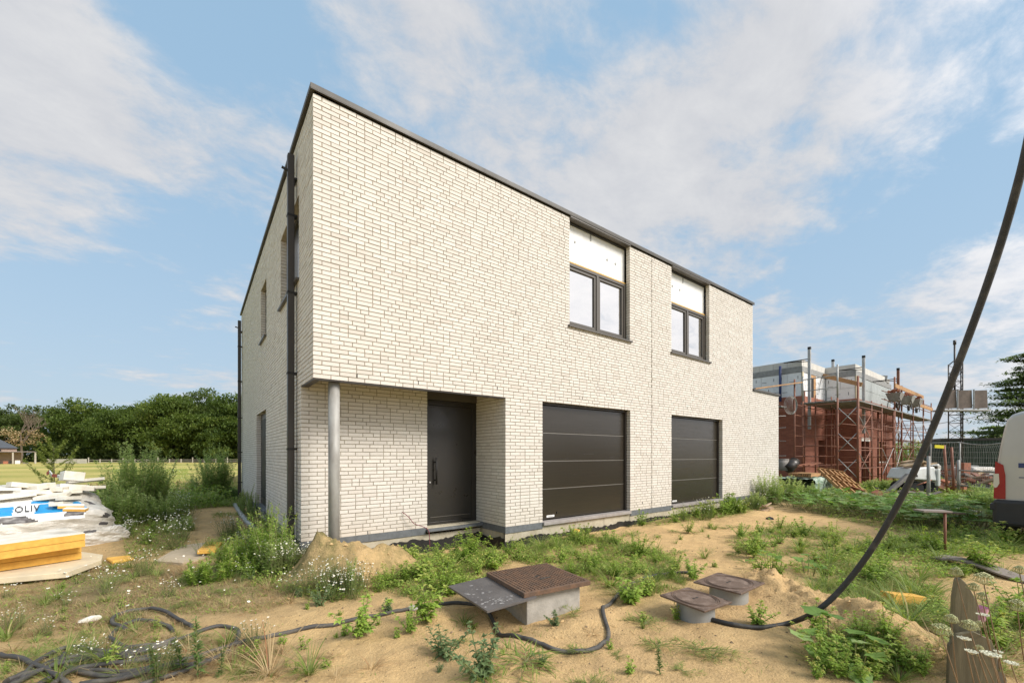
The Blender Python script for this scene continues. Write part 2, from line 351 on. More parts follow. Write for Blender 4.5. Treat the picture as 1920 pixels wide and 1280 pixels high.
BOXF = np.array([[0, 3, 2, 1], [4, 5, 6, 7], [0, 1, 5, 4], [1, 2, 6, 5], [2, 3, 7, 6], [3, 0, 4, 7]])
class MB:
    def __init__(s): s.v = []; s.f = []; s.m = []; s.n = 0; s.sm = []
    def add(s, V, Fc, m=0, smooth=False):
        V = [tuple(map(float, p)) for p in V]
        s.v += V; s.f += [tuple(int(i)+s.n for i in f) for f in Fc]; s.m += [m]*len(Fc); s.sm += [smooth]*len(Fc); s.n += len(V); return s
    def box(s, x0, x1, y0, y1, z0, z1, m=0):
        return s.add([(x0, y0, z0), (x1, y0, z0), (x1, y1, z0), (x0, y1, z0), (x0, y0, z1), (x1, y0, z1), (x1, y1, z1), (x0, y1, z1)], BOXF, m)
    def obox(s, c, size, rot=(0, 0, 0), m=0):
        Rm = Euler(rot).to_matrix(); h = [q/2 for q in size]; c = Vector(c)
        P = [c+Rm @ Vector((a*h[0], b_*h[1], e*h[2])) for a, b_, e in ((-1, -1, -1), (1, -1, -1), (1, 1, -1), (-1, 1, -1), (-1, -1, 1), (1, -1, 1), (1, 1, 1), (-1, 1, 1))]
        return s.add(P, BOXF, m)
    def beam(s, a, b_, w, h, m=0):
        a = Vector(a); b_ = Vector(b_); d = (b_-a).normalized(); up = Vector((0, 0, 1))
        if abs(d.z) > .95: up = Vector((0, 1, 0))
        x = d.cross(up).normalized(); y = x.cross(d).normalized()
        P = []
        for q in (a, b_):
            for i, j in ((-1, -1), (1, -1), (1, 1), (-1, 1)): P.append(q+x*(i*w/2)+y*(j*h/2))
        return s.add(P, BOXF, m)
    def tube(s, pts, r, n=8, m=0, caps=True):
        pts = [Vector(p) for p in pts]; rs = r if isinstance(r, (list, tuple)) else [r]*len(pts)
        P = []; x = None
        for i, p in enumerate(pts):
            d = (pts[min(i+1, len(pts)-1)]-pts[max(i-1, 0)])
            if d.length < 1e-9: d = Vector((0, 0, 1))
            d.normalize()
            if x is None:
                up = Vector((0, 0, 1)) if abs(d.z) < .9 else Vector((1, 0, 0)); x = d.cross(up).normalized()
            else:
                x = (x-d*x.dot(d)).normalized()
            y = d.cross(x)
            for k in range(n):
                a = 2*PI*k/n; P.append(p+x*(math.cos(a)*rs[i])+y*(math.sin(a)*rs[i]))
        Fc = [(i*n+k, i*n+(k+1) % n, (i+1)*n+(k+1) % n, (i+1)*n+k) for i in range(len(pts)-1) for k in range(n)]
        s.add(P, Fc, m, smooth=n > 4)
        if caps:
            s.f += [tuple(s.n-len(P)+k for k in reversed(range(n))), tuple(s.n-n+k for k in range(n))]; s.m += [m, m]; s.sm += [False, False]
        return s
    def prism(s, poly, z0, z1, m=0):
        n = len(poly); P = [(x, y, z0) for x, y in poly]+[(x, y, z1) for x, y in poly]
        Fc = [tuple(reversed(range(n))), tuple(range(n, 2*n))]+[(i, (i+1) % n, n+(i+1) % n, n+i) for i in range(n)]
        return s.add(P, Fc, m)
    def build(s, name, mats, parent=None, smooth=None, local=False, bevel=0):
        me = bpy.data.meshes.new(name); me.from_pydata(s.v, [], s.f)
        if not isinstance(mats, (list, tuple)): mats = [mats]
        for mm in mats: me.materials.append(M[mm])
        me.polygons.foreach_set('material_index', s.m)
        me.polygons.foreach_set('use_smooth', [bool(q) if smooth is None else smooth for q in s.sm]); me.update()
        o = mk(name, me, parent, local)
        if bevel:
            bv = o.modifiers.new('bevel', 'BEVEL'); bv.width = bevel; bv.segments = 2; bv.limit_method = 'ANGLE'; bv.angle_limit = R(35)
        return o
def smooth_path(P, n=8):
    P = [Vector(p) for p in P]; out = []
    for i in range(len(P)-1):
        p0, p1, p2, p3 = P[max(i-1, 0)], P[i], P[i+1], P[min(i+2, len(P)-1)]
        for k in range(n):
            t_ = k/n
            out.append(.5*((2*p1)+(p2-p0)*t_+(2*p0-5*p1+4*p2-p3)*t_**2+(3*p1-p0-3*p2+p3)*t_**3))
    out.append(P[-1]); return out
def copy_thing(o, loc=None, rz=None, scale=None, label=None, group=None):
    c = o.copy(); COL.objects.link(c)
    for ch in list(o.children):
        d = ch.copy(); COL.objects.link(d); d.parent = c
        for g in ch.children:
            e = g.copy(); COL.objects.link(e); e.parent = d
    if loc is not None: c.location = loc
    if rz is not None: c.rotation_euler = (0, 0, rz)
    if scale is not None: c.scale = scale if isinstance(scale, (tuple, list)) else (scale,)*3
    if label: c['label'] = label
    if group: c['group'] = group
    return c
# ------------------------------------------------------------------ terrain
def vnoise(x, y, s, seed=0):
    x = np.asarray(x, float)*s; y = np.asarray(y, float)*s
    xi = np.floor(x).astype(np.int64); yi = np.floor(y).astype(np.int64); fx = x-xi; fy = y-yi
    fx = fx*fx*(3-2*fx); fy = fy*fy*(3-2*fy)
    def h(a, b_):
        n = (a*374761393+b_*668265263+seed*1442695040) & 0x7fffffff; n = (n ^ (n >> 13))*1274126177 & 0x7fffffff
        return ((n ^ (n >> 16)) & 0xffff)/65535.0
    return (h(xi, yi)*(1-fx)+h(xi+1, yi)*fx)*(1-fy)+(h(xi, yi+1)*(1-fx)+h(xi+1, yi+1)*fx)*fy-.5
def gs(x, y, cx, cy, sx, sy, a=0):
    dx = x-cx; dy = y-cy; c_, s_ = math.cos(a), math.sin(a); u = dx*c_+dy*s_; v = -dx*s_+dy*c_
    return np.exp(-(u/sx)**2-(v/sy)**2)
def H(x, y):
    x = np.asarray(x, float); y = np.asarray(y, float)
    near = np.exp(-((x-2)**2+(y+2)**2)/400.0)
    z = .05*vnoise(x, y, .45, 1)+.03*vnoise(x, y, 1.3, 2)*near
    tr = vnoise(x+.2*vnoise(x, y, 2, 61), y, 4.3, 60); z = z-.045*np.clip(tr-.12, 0, 1)*near+.02*vnoise(x, y, 11, 62)*near*np.clip(vnoise(x, y, .8, 63)*3, 0, 1)
    z = z+(.030*vnoise(x, y, 3.1, 3)+.012*vnoise(x, y, 8, 4)+.008*vnoise(x, y, 19, 5))*near
    heap = .44*gs(x, y, .04, -.20, .30, .32)+.33*gs(x, y, .48, -.32, .36, .30)+.25*gs(x, y, .95, -.36, .26, .22)+.14*gs(x, y, .45, -.62, .5, .22)
    heap = heap*(1+.32*vnoise(x, y, 3.5, 8)+.16*vnoise(x, y, 9, 9)+.14*vnoise(x, y, 21, 19)+.09*vnoise(x, y, 40, 18))
    z = z+heap
    z = z-.26*gs(x, y, 2.2, .42, 1.25, .45)-.10*gs(x, y, 3.5, -.12, .7, .2)-.1*gs(x, y, 5.4, -.1, 1.4, .16)
    ridge = .19*gs(x, y, 3.75, -4.35, .85, .32, R(62))+.16*gs(x, y, 3.1, -5.15, .6, .3, R(62))+.12*gs(x, y, 4.1, -3.75, .45, .28)
    z = z+ridge*(1+.6*vnoise(x+.3*vnoise(x, y, 3, 31), y, 3.1, 10)+.5*vnoise(x, y, 9, 12)+.35*vnoise(x, y, 23, 13)+.2*vnoise(x, y, 41, 14))
    z = z+.08*gs(x, y, 1.75, -3.15, .45, .22, R(-8))-.10*gs(x, y, .98, -2.7, .22, .25)+.05*gs(x, y, .6, -2.3, .3, .2)
    z = z+.10*gs(x, y, 8.3, -5.0, 1.2, .5)+.07*gs(x, y, 10.6, -.9, .8, .4)
    left = np.clip((-x)/1.0, 0, 1)*np.clip((y-1.5)/3.0, 0, 1); z = z+.07*left
    z = z+.9*gs(x, y, .5, 14.3, .9, 1.0)*(x < 3)
    return z
def Hs(x, y): return float(H(np.array([x]), np.array([y]))[0])
def axis(segs):
    a = []
    for lo, hi, st in segs: a += list(np.arange(lo, hi, st))
    a.append(segs[-1][1]); return np.array(a)
ax = axis([(-700, -100, 60), (-100, -20, 8), (-20, -6, .6), (-6, -2.4, .10), (-2.4, 5.2, .032), (5.2, 9, .08), (9, 20, .3), (20, 60, 2), (60, 200, 14), (200, 900, 70)])
ay = axis([(-900, -100, 80), (-100, -12, 8), (-12, -5.9, .3), (-5.9, .9, .032), (.9, 5, .09), (5, 16, .3), (16, 40, 1.5), (40, 160, 8), (160, 900, 70)])
XX, YY = np.meshgrid(ax, ay); ZZ = H(XX, YY)
nx, ny = len(ax), len(ay)
idx = np.arange(nx*ny).reshape(ny, nx)
FF = np.stack([idx[:-1, :-1], idx[:-1, 1:], idx[1:, 1:], idx[1:, :-1]], -1).reshape(-1, 4)
m, t, b, o = nt('sandy_ground')
geo = t.nodes.new('ShaderNodeNewGeometry')
def pn(scale, detail=6, rough=.6, kind='ShaderNodeTexNoise', dist=0):
    n = t.nodes.new(kind); n.inputs['Scale'].default_value = scale; t.links.new(geo.outputs['Position'], n.inputs['Vector'])
    if 'Detail' in n.inputs: n.inputs['Detail'].default_value = detail; n.inputs['Roughness'].default_value = rough
    return n
a1 = pn(.7, 8); a2 = pn(6, 8, .7); a3 = pn(45, 5, .7); a4 = pn(2.2, 6)
c = mix(t, ramp(t, a1.outputs['Fac'], .35, .65), (.71, .49, .235), (.61, .41, .20))
c = mix(t, ramp(t, a2.outputs['Fac'], .42, .72, 0, .6), c, (.36, .24, .125))
c = mix(t, ramp(t, a3.outputs['Fac'], .5, .8, 0, .5), c, (.68, .50, .28))
a5 = pn(17, 4, .7); c = mix(t, ramp(t, a5.outputs['Fac'], .63, .72, 0, .75), c, (.20, .13, .07))
dz = attr(t, 'dirt'); c = mix(t, ramp(t, dz.outputs['Fac'], 0, 1, 0, .85), c, mix(t, ramp(t, a4.outputs['Fac'], .4, .6), (.30, .235, .14), (.20, .15, .085)))
gz = attr(t, 'green'); gf = t.nodes.new('ShaderNodeMath'); gf.operation = 'MULTIPLY'; t.links.new(gz.outputs['Fac'], gf.inputs[0]); t.links.new(ramp(t, a2.outputs['Fac'], .38, .58, .35, 1), gf.inputs[1])
c = mix(t, gf.outputs[0], c, mix(t, ramp(t, a5.outputs['Fac'], .4, .6), (.075, .105, .028), (.15, .15, .055)))
fz = attr(t, 'field')
mp = t.nodes.new('ShaderNodeMapping'); mp.inputs[3].default_value = (.05, .12, 1); mp.inputs[2].default_value = (0, 0, -YAW*0); t.links.new(geo.outputs['Position'], mp.inputs[0])
fnz = t.nodes.new('ShaderNodeTexNoise'); fnz.inputs['Scale'].default_value = 1.0; fnz.inputs['Detail'].default_value = 5; t.links.new(mp.outputs[0], fnz.inputs['Vector'])
c = mix(t, fz.outputs['Fac'], c, mix(t, ramp(t, fnz.outputs['Fac'], .4, .6), (.30, .30, .075), (.52, .43, .15)))
t.links.new(c, b.inputs['Base Color']); b.inputs['Roughness'].default_value = .97; b.inputs['Specular IOR Level'].default_value = .15
bb = t.nodes.new('ShaderNodeMath'); bb.operation = 'ADD'; t.links.new(a2.outputs['Fac'], bb.inputs[0]); t.links.new(a3.outputs['Fac'], bb.inputs[1])
bump(t, b, bb.outputs[0], .8, .035)
M['ground'] = m
gm = meshdata('ground', np.stack([XX, YY, ZZ], -1).reshape(-1, 3), FF, 'ground', smooth=True)
def inpoly(x, y, P):
    x = np.asarray(x); y = np.asarray(y); r = np.zeros(x.shape, bool); n = len(P); j = n-1
    for i in range(n):
        xi, yi = P[i]; xj, yj = P[j]
        c_ = ((yi > y) != (yj > y)) & (x < (xj-xi)*(y-yi)/((yj-yi) if yj != yi else 1e-9)+xi); r ^= c_; j = i
    return r
def PX(*pts): return [G(u, v) for u, v in pts]
Z = dict(  # patches of growth on the plot, as ground polygons
    left_dry=PX((0, 1075), (200, 1050), (480, 1060), (600, 1110), (480, 1150), (300, 1150), (120, 1200), (0, 1190)),
    left_low=PX((0, 1180), (200, 1140), (420, 1180), (560, 1230), (520, 1279), (0, 1279)),
    bush_left=PX((210, 880), (350, 880), (380, 950), (330, 985), (215, 975)),
    daisy_left=PX((215, 950), (360, 940), (350, 1030), (240, 1055)),
    corner=PX((430, 1000), (560, 985), (640, 1060), (700, 1120), (600, 1130), (470, 1095), (380, 1040)),
    mid=PX((690, 1060), (770, 1010), (930, 1025), (960, 1060), (880, 1110), (800, 1130), (700, 1110)),
    mid2=PX((930, 1040), (1000, 1000), (1120, 1010), (1260, 1040), (1290, 1100), (1180, 1130), (1120, 1090), (1000, 1060)),
    house_strip=PX((1160, 968), (1260, 940), (1400, 925), (1450, 905), (1475, 935), (1400, 965), (1250, 985), (1180, 990)),
    right_mid=PX((1370, 1010), (1480, 985), (1620, 1000), (1680, 1040), (1560, 1060), (1400, 1045)),
    right_big=PX((1480, 1060), (1700, 1010), (1919, 1000), (1919, 1060), (1760, 1090), (1780, 1180), (1640, 1180), (1520, 1120)),
    pumpkin=PX((1460, 935), (1560, 925), (1720, 920), (1870, 945), (1860, 990), (1700, 1000), (1560, 970)),
    far_right=PX((1420, 925), (1430, 905), (1560, 893), (1700, 893), (1919, 893), (1919, 935), (1700, 925), (1560, 930)),
    corner_bl=PX((380, 1279), (430, 1200), (560, 1210), (640, 1279)),
    bottom_right=PX((1480, 1279), (1500, 1190), (1640, 1210), (1740, 1279)),
    right_edge=PX((1750, 1180), (1919, 1130), (1919, 1279), (1760, 1279)),
    left_far=[(-14, 8), (-14, 13), (0, 13.5), (-.2, 9), (-3, 7)],
)
fx, fy = XX.ravel(), YY.ravel()
green = np.zeros(fx.shape)
def soft(P, r=.25):
    acc = np.zeros(fx.shape)
    for dx, dy in ((0, 0), (r, 0), (-r, 0), (0, r), (0, -r), (r*.7, r*.7), (-r*.7, -r*.7), (r*.7, -r*.7), (-r*.7, r*.7)): acc += inpoly(fx+dx, fy+dy, P)
    return acc/9
for k, w in dict(left_dry=.30, left_low=.2, bush_left=.9, daisy_left=.7, corner=.7, mid=.55, mid2=.5, house_strip=.55, right_mid=.45, right_big=.5, pumpkin=.8, far_right=.6, bottom_right=.45, right_edge=.6, left_far=.9).items():
    green = np.maximum(green, soft(Z[k], .22)*w)
farg = (((fx > 14) & (fy < 30)) | (fy < -8) | (fx < -9) | (fy > 10)).astype(float)*.8
green = np.maximum(green, farg)
field = ((fy > 13+1.0*vnoise(fx, fy, .3, 20)) & (fx < 30)).astype(float)
field = np.maximum(field, ((fx < -12)).astype(float))
dirt = np.maximum(soft(Z['left_dry'], .5)*.8, soft(Z['left_low'], .3)*.35)
dirt = np.maximum(dirt, ((fx > 12) & (fx < 60)).astype(float)*.7)
for nm_, arr in (('green', green), ('field', field), ('dirt', dirt)):
    a = gm.attributes.new(nm_, 'FLOAT', 'POINT'); a.data.foreach_set('value', arr.astype(np.float32))
tag(mk('ground', gm), 'yellow sandy building plot running out to a mown field', None, None, 'structure')
# ================================================================== THE HOUSE
house = tag(empty('house', (0, 0, 0)), 'new cream brick house with flat roof, two garage doors and set-back entrance', 'house')
P0 = .295; PC = .05929; BH = .0478
ZT = P0+100*PC; ZO = P0+38*PC; ZSK = P0+42*PC
X1, XE, YB = 12.71, 14.69, 10.9
G1 = (3.934, 6.554); G2 = (8.191, 10.776); W1 = (4.643, 6.539); W2 = (8.191, 10.036)
ZW = P0+64*PC; ZG = P0
bricks = []     # (axis, centre, length, depth, height)
def fill(a, b_, mode_a, mode_b, row, seed):
    """lengths of bricks between a and b in wild bond"""
    r = random.Random(seed*7919+row*131)
    out = []; x = a; even = row % 2 == 0
    if mode_a == 'corner' and not even: x += .11
    end = b_
    if mode_b == 'corner' and even: end -= .11
    if mode_b == 'cornerx' and not even: end -= .11
    first = True
    runs = 0
    while x < end-.02:
        if first: L = .21 if even else (.155 if mode_a != 'corner' else .21)
        else:
            q = r.random()
            L = .21 if q < .68 and runs < 5 else (.10 if q < .9 else .155)
        runs = runs+1 if L == .21 else 0
        first = False
        if x+L > end-.075: L = end-x
        if L > .24:
            h_ = L/2-.0055; out.append((x, x+h_)); out.append((x+h_+.011, x+L)); break
        out.append((x, x+L)); x += L+.011
    return out
def wall(axis, pos, sgn, a, b_, r0, r1, holes=(), ma='end', mb='end', seed=1):
    """axis 'x': wall runs along x in the plane y=pos; sgn = +1 if the body lies on the + side"""
    for row in range(r0, r1):
        z0 = P0+row*PC
        segs = [(a, b_, ma, mb)]
        for (h0, h1, z_lo, z_hi) in holes:
            if z0+BH*.5 > z_lo and z0+BH*.5 < z_hi:
                ns = []
                for (s0, s1, m0, m1) in segs:
                    if h1 <= s0 or h0 >= s1: ns.append((s0, s1, m0, m1)); continue
                    if h0 > s0+.02: ns.append((s0, h0, m0, 'end'))
                    if h1 < s1-.02: ns.append((h1, s1, 'end', m1))
                segs = ns
        for (s0, s1, m0, m1) in segs:
            for (u0, u1) in fill(s0, s1, m0, m1, row, seed+int(s0*10)):
                bricks.append((axis, pos, sgn, u0, u1, z0))
wall('x', 0, 1, 0, X1, 38, 100, [(W1[0], W1[1], ZW, 99), (W2[0], W2[1], ZW, 99)], 'corner', 'end', 1)
wall('x', 0, 1, 3.08, XE, 0, 38, [(*G1, 0, 99), (*G2, 0, 99)], 'corner', 'end', 2)
wall('x', 0, 1, X1+.0, XE, 38, 55, [], 'end', 'end', 3)
WA = (.95, 2.62, P0+65*PC, P0+86*PC); WB = (4.55, 5.52, P0+65*PC, P0+86*PC); SD = (4.62, 6.42, 0, ZO)
# side wall: the odd courses lap at the corner
def side(a, b_, r0, r1, holes, seed):
    for row in range(r0, r1):
        z0 = P0+row*PC; even = row % 2 == 0
        segs = [(a+(.11 if even else 0), b_)]
        for (h0, h1, z_lo, z_hi) in holes:
            if z_lo < z0+BH*.5 < z_hi:
                segs = [q for s0, s1 in segs for q in ([(s0, h0), (h1, s1)] if h0 > s0 and h1 < s1 else [(s0, s1)])]
        for s0, s1 in segs:
            for (u0, u1) in fill(s0, s1, 'end', 'end', row+3, seed+int(s0*10)): bricks.append(('y', 0, 1, u0, u1, z0))
side(0, YB, 38, 100, [WA, WB], 11)
side(.788, YB, 0, 38, [SD], 12)
# recessed entrance wall and the pier side
wall('x', .788, 1, 0, 1.977, 0, 38, [], 'corner', 'end', 21)
wall('x', .788, 1, .11, 1.977, 38, 42, [], 'end', 'end', 21)
for row in range(0, 42):
    even = row % 2 == 0
    for (u0, u1) in fill(.0+(.11 if even else 0), .95, 'end', 'end', row+5, 31):
        if row >= 38 and u0 < .11: u0 = .11
        if u1-u0 > .03: bricks.append(('y', 3.08, 1, u0, u1, P0+row*PC))
# ---- bricks: the 300 that show largest are parts, the rest one joined part
cand = []
for i, (ax_, pos, sg, u0, u1, z0) in enumerate(bricks):
    uc = (u0+u1)/2; c = (uc, pos, z0) if ax_ == 'x' else (pos, uc, z0)
    dx, dy = c[0]-CX, c[1]-CY; dep = dx*SN+dy*CS
    cosf = abs(dy if ax_ == 'x' else dx)
    area = (u1-u0)*cosf/dep**3
    if z0 < .45 and c[0] < 1.2: area *= .4
    cand.append((area, i))
cand.sort(reverse=True); top = set(i for _, i in cand[:300])
V = []; T = []; single = {}; vis = 0
br = np.random.default_rng(3)
core_front = None
facade = tag(mk('brick_facing', meshdata('brick_facing', [(0, 0, -5)]*3, [(0, 1, 2)], 'brick'), house), None, None, None, 'stuff')
corners = np.array([(0, 0, 0), (1, 0, 0), (1, 1, 0), (0, 1, 0), (0, 0, 1), (1, 0, 1), (1, 1, 1), (0, 1, 1)], float)
for i, (ax_, pos, sg, u0, u1, z0) in enumerate(bricks):
    L = u1-u0; j = br.uniform(-.0022, .0022); dz = br.uniform(-.0012, .0012); sw = br.uniform(-.004, .004)
    if i in top:
        k = round(L, 2); key = (ax_, k)
        if key not in single:
            q = MB(); d0, d1 = (0, .098)
            if ax_ == 'x': q.box(0, k, d0, d1, 0, BH)
            else: q.box(d0, d1, 0, k, 0, BH)
            me = bpy.data.meshes.new('brick'); me.from_pydata(q.v, [], q.f); me.materials.append(M['brick']); single[key] = me
        o = bpy.data.objects.new('brick', single[key]); COL.objects.link(o); o.parent = house
        o.location = (u0, pos+j, z0+dz) if ax_ == 'x' else (pos+j, u0, z0+dz)
        o.scale = (L/k, 1, 1) if ax_ == 'x' else (1, L/k, 1)
        o.rotation_euler = (0, 0, sw*.6)
    else:
        c = corners.copy()
        if ax_ == 'x': c *= (L, .098, BH); c[:, 1] += c[:, 0]*sw*.6; c += (u0, pos+j, z0+dz)
        else: c *= (.098, L, BH); c[:, 0] += c[:, 1]*sw*.6; c += (pos+j, u0, z0+dz)
        V.append(c); T.append(br.random())
V = np.concatenate(V); nb_ = len(V)//8
FB = (BOXF[None]+(np.arange(nb_)*8)[:, None, None]).reshape(-1, 4)
facade.data = meshdata('brick_facing', V, FB, 'brick', tint=np.repeat(T, 6))
# ---- mortar core (recessed 6 mm behind the brick faces)
mc = MB(); e = .007
def core_x(pos, a, b_, z0, z1, holes, th=.09):
    xs = sorted(set([a, b_]+[q for h in holes for q in (h[0]-e, h[1]+e)]))
    for x0, x1 in zip(xs[:-1], xs[1:]):
        xm = (x0+x1)/2; hh = [h for h in holes if h[0]-e <= xm <= h[1]+e]
        if not hh: mc.box(x0, x1, pos+e, pos+th, z0, z1)
        else:
            h = hh[0]
            if h[2] > z0: mc.box(x0, x1, pos+e, pos+th, z0, h[2])
            if h[3] < z1: mc.box(x0, x1, pos+e, pos+th, h[3], z1)
def core_y(pos, a, b_, z0, z1, holes, th=.09):
    ys = sorted(set([a, b_]+[q for h in holes for q in (h[0]-e, h[1]+e)]))
    for y0, y1 in zip(ys[:-1], ys[1:]):
        ym = (y0+y1)/2; hh = [h for h in holes if h[0]-e <= ym <= h[1]+e]
        if not hh: mc.box(pos+e, pos+th, y0, y1, z0, z1)
        else:
            h = hh[0]
            if h[2] > z0: mc.box(pos+e, pos+th, y0, y1, z0, h[2]-.004)
            if h[3] < z1: mc.box(pos+e, pos+th, y0, y1, h[3]-.004, z1)
zl = P0-.012
core_x(0, e, X1-.004, ZO, ZT, [(*W1, ZW-.01, ZT), (*W2, ZW-.01, ZT)])
core_x(0, 3.08+e, XE-.004, zl, ZO, [(*G1, zl, ZO), (*G2, zl, ZO)])
core_x(0, X1, XE-.004, ZO, P0+55*PC-.01, [])
core_y(0, .09+e, YB, ZO, ZT, [WA, WB])
core_y(0, .788+.09+e, YB, zl, ZO, [SD])
core_x(.788, e, 1.977-e, zl, ZSK-.01, [])
core_y(3.08, .092, .95, zl, ZO, []); core_y(3.08, .11, .95, ZO, ZSK, [])
mc.build('mortar_backing', 'mortar', house)
ib = MB()   # solid black blocks added inside to block light, keeping the shell closed
ib.box(.22, X1-.02, .32, YB-.02, ZSK+.22, ZT-.05); ib.box(3.3, XE-.02, .30, YB-.02, .2, ZSK+.20)
ib.box(.20, 3.28, 1.2, YB-.02, .2, ZSK+.20)
ib.build('inner_light_block', 'black', house)
rf = MB(); rf.box(.1, X1-.01, .1, YB, ZT-.04, ZT+.0); rf.box(X1, XE-.01, .1, YB, P0+55*PC-.05, P0+55*PC-.012)
rf.box(X1-.02, X1, .1, YB, P0+50*PC, ZT-.05)
rf.build('roof', 'membrane', house)
# dilation joint
q = MB(); q.box(7.360, 7.372, -.004, .02, P0, ZT-.02); q.build('expansion_joint', 'mortar', house)
q = MB()
for k in range(0, 100, 2): q.box(7.357, 7.375, -.0055, .01, P0+k*PC+.004, P0+k*PC+.034)
tag(q.build('joint_gap', 'black', house), kind='stuff')
# open weep joints: narrow dark slots above the soffit and the plinth
for (x, row) in ((.55, 39), (1.45, 39), (2.9, 40), (5.0, 40), (6.6, 41), (8.9, 41), (4.3, 2), (7.0, 2), (3.3, 63)):
    q = MB(); q.box(x, x+.010, -.004, .02, P0+row*PC, P0+row*PC+.05); q.build('weep_joint', 'black', house)
q = MB(); q.box(.95, .962, .784, .80, P0, P0+.05); q.build('weep_joint', 'black', house)
# ---- coping
cz0, cz1 = ZT+.028, ZT+.088
xs = [-.04, 2.0, 4.35, 6.7, 9.05, 11.4, X1+.04]
for x0, x1 in zip(xs[:-1], xs[1:]):
    q = MB(); q.box(x0+(.0015 if x0 > 0 else 0), x1, -.04, .34, cz0, cz1); q.box(x0+.002, x1-.001, -.0385, -.030, cz0-.012, cz0)
    q.build('coping', 'coping', house)
ys = [.34, 3, 5.7, 8.4, YB+.04]
for y0, y1 in zip(ys[:-1], ys[1:]):
    q = MB(); q.box(-.04, .34, y0+.0015, y1, cz0, cz1); q.build('coping', 'coping', house)
q = MB(); q.box(.012, X1-.01, .012, .30, ZT, cz0); q.box(.012, .30, .012, YB, ZT-.001, cz0-.001); q.build('coping_gap_shade', 'black', house)  # black strip fills the gap; shade under the coping put into its colour
for w in (W1, W2):   # deep dark soffit under the coping above each window
    q = MB(); q.box(w[0]+.003, w[1]-.003, -.030, .26, ZT-.012, ZT+.026); q.build('window_head_soffit', 'alu_grey', house)
q = MB(); zz = P0+55*PC; q.box(X1, XE+.05, -.04, .3, zz, zz+.06); q.box(XE-.25, XE+.05, .3, YB, zz, zz+.06); q.build('low_coping', 'coping', house)
# ---- overhang underside
q = MB(); q.box(.004, 3.08, .004, .092, ZO-.022, ZO-.010); q.box(.004, .092, .092, .788, ZO-.022, ZO-.010); q.build('steel_angle', 'dark_pipe', house)
q = MB(); q.box(.092, 3.08, .10, 1.3, ZSK-.004, ZSK+.05); q.build('soffit', 'mortar', house)
# ---- windows
def window(w, z0, z1, y=.105):
    fr = MB(); x0, x1 = w[0]+.004, w[1]-.004; ft = .062; fd = .09
    for a_, b_, c_, d_ in ((x0, x1, z1-ft, z1), (x0, x1, z0, z0+ft), (x0, x0+ft, z0+ft, z1-ft), (x1-ft, x1, z0+ft, z1-ft)): fr.box(a_, b_, y, y+fd, c_, d_)
    xm = (x0+x1)/2+.0; fr.box(xm-.035, xm+.035, y, y+fd, z0+ft, z1-ft)
    f = fr.build('window_frame', 'alu_grey', house, bevel=.004)
    for a_, b_ in ((x0+ft, xm-.035), (xm+.035, x1-ft)):
        s = MB(); t_ = .052; ys_ = y+.018; a_ += .008; b_ -= .008; c_, d_ = z0+ft+.008, z1-ft-.008
        for p, q_, r_, s_ in ((a_, b_, d_-t_, d_), (a_, b_, c_, c_+t_), (a_, a_+t_, c_+t_, d_-t_), (b_-t_, b_, c_+t_, d_-t_)): s.box(p, q_, ys_, ys_+.06, r_, s_)
        s.build('sash', 'alu_grey', f, bevel=.004)
        g = MB(); g.add([(a_+t_, ys_+.03, c_+t_), (b_-t_, ys_+.03, c_+t_), (b_-t_, ys_+.031, d_-t_), (a_+t_, ys_+.031, d_-t_)], [(0, 1, 2, 3)])
        g.box(a_+t_-.006, b_-t_+.006, ys_+.045, ys_+.055, c_+t_-.006, d_-t_+.006); g.build('pane', 'glass', f)
        q = MB(); q.box(a_+.008-.02, b_+.012, y+.075, y+.08, c_-.02, d_+.02); q.build('frame_shadow_gap', 'black', f)
    return f
for w, nails in ((W1, ((.30, 5.88), (1.30, 5.80), (1.58, 5.79))), (W2, ((.28, 5.85), (.62, 5.83)))):
    window(w, ZW+.02, 5.40)
    q = MB(); q.box(w[0]+.003, w[1]-.003, .150, .235, 5.43, ZT-.012); bd = q.build('insulation_board', 'foil', house)
    for k, (dx, z) in enumerate(nails):
        q = MB(); q.tube([(w[0]+dx, .152, z), (w[0]+dx, .142, z)], .026, 12); q.build('fixing_washer', 'pvc', bd)
    q = MB(); xx = w[0]+.75; q.box(xx, xx+.035, .143, .151, ZT-.18, ZT-.012); q.build('strap', 'pvc', bd)
    q = MB(); q.box(w[0]+.004, w[1]-.004, .115, .235, 5.402, 5.428); q.build('orange_edge_strip', 'yellow', house)
    q = MB(); q.add([(w[0]-.035, -.045, ZW-.028), (w[1]+.035, -.045, ZW-.028), (w[1]+.035, .11, ZW+.004), (w[0]-.035, .11, ZW+.004),
                     (w[0]-.035, -.045, ZW+.006), (w[1]+.035, -.045, ZW+.006), (w[1]+.035, .11, ZW+.018), (w[0]-.035, .11, ZW+.018)], BOXF)
    q.box(w[0]-.04, w[0]-.03, -.048, .0, ZW-.036, ZW+.012); q.box(w[1]+.03, w[1]+.04, -.048, .0, ZW-.036, ZW+.012)
    q.build('window_sill', 'alu_grey', house)
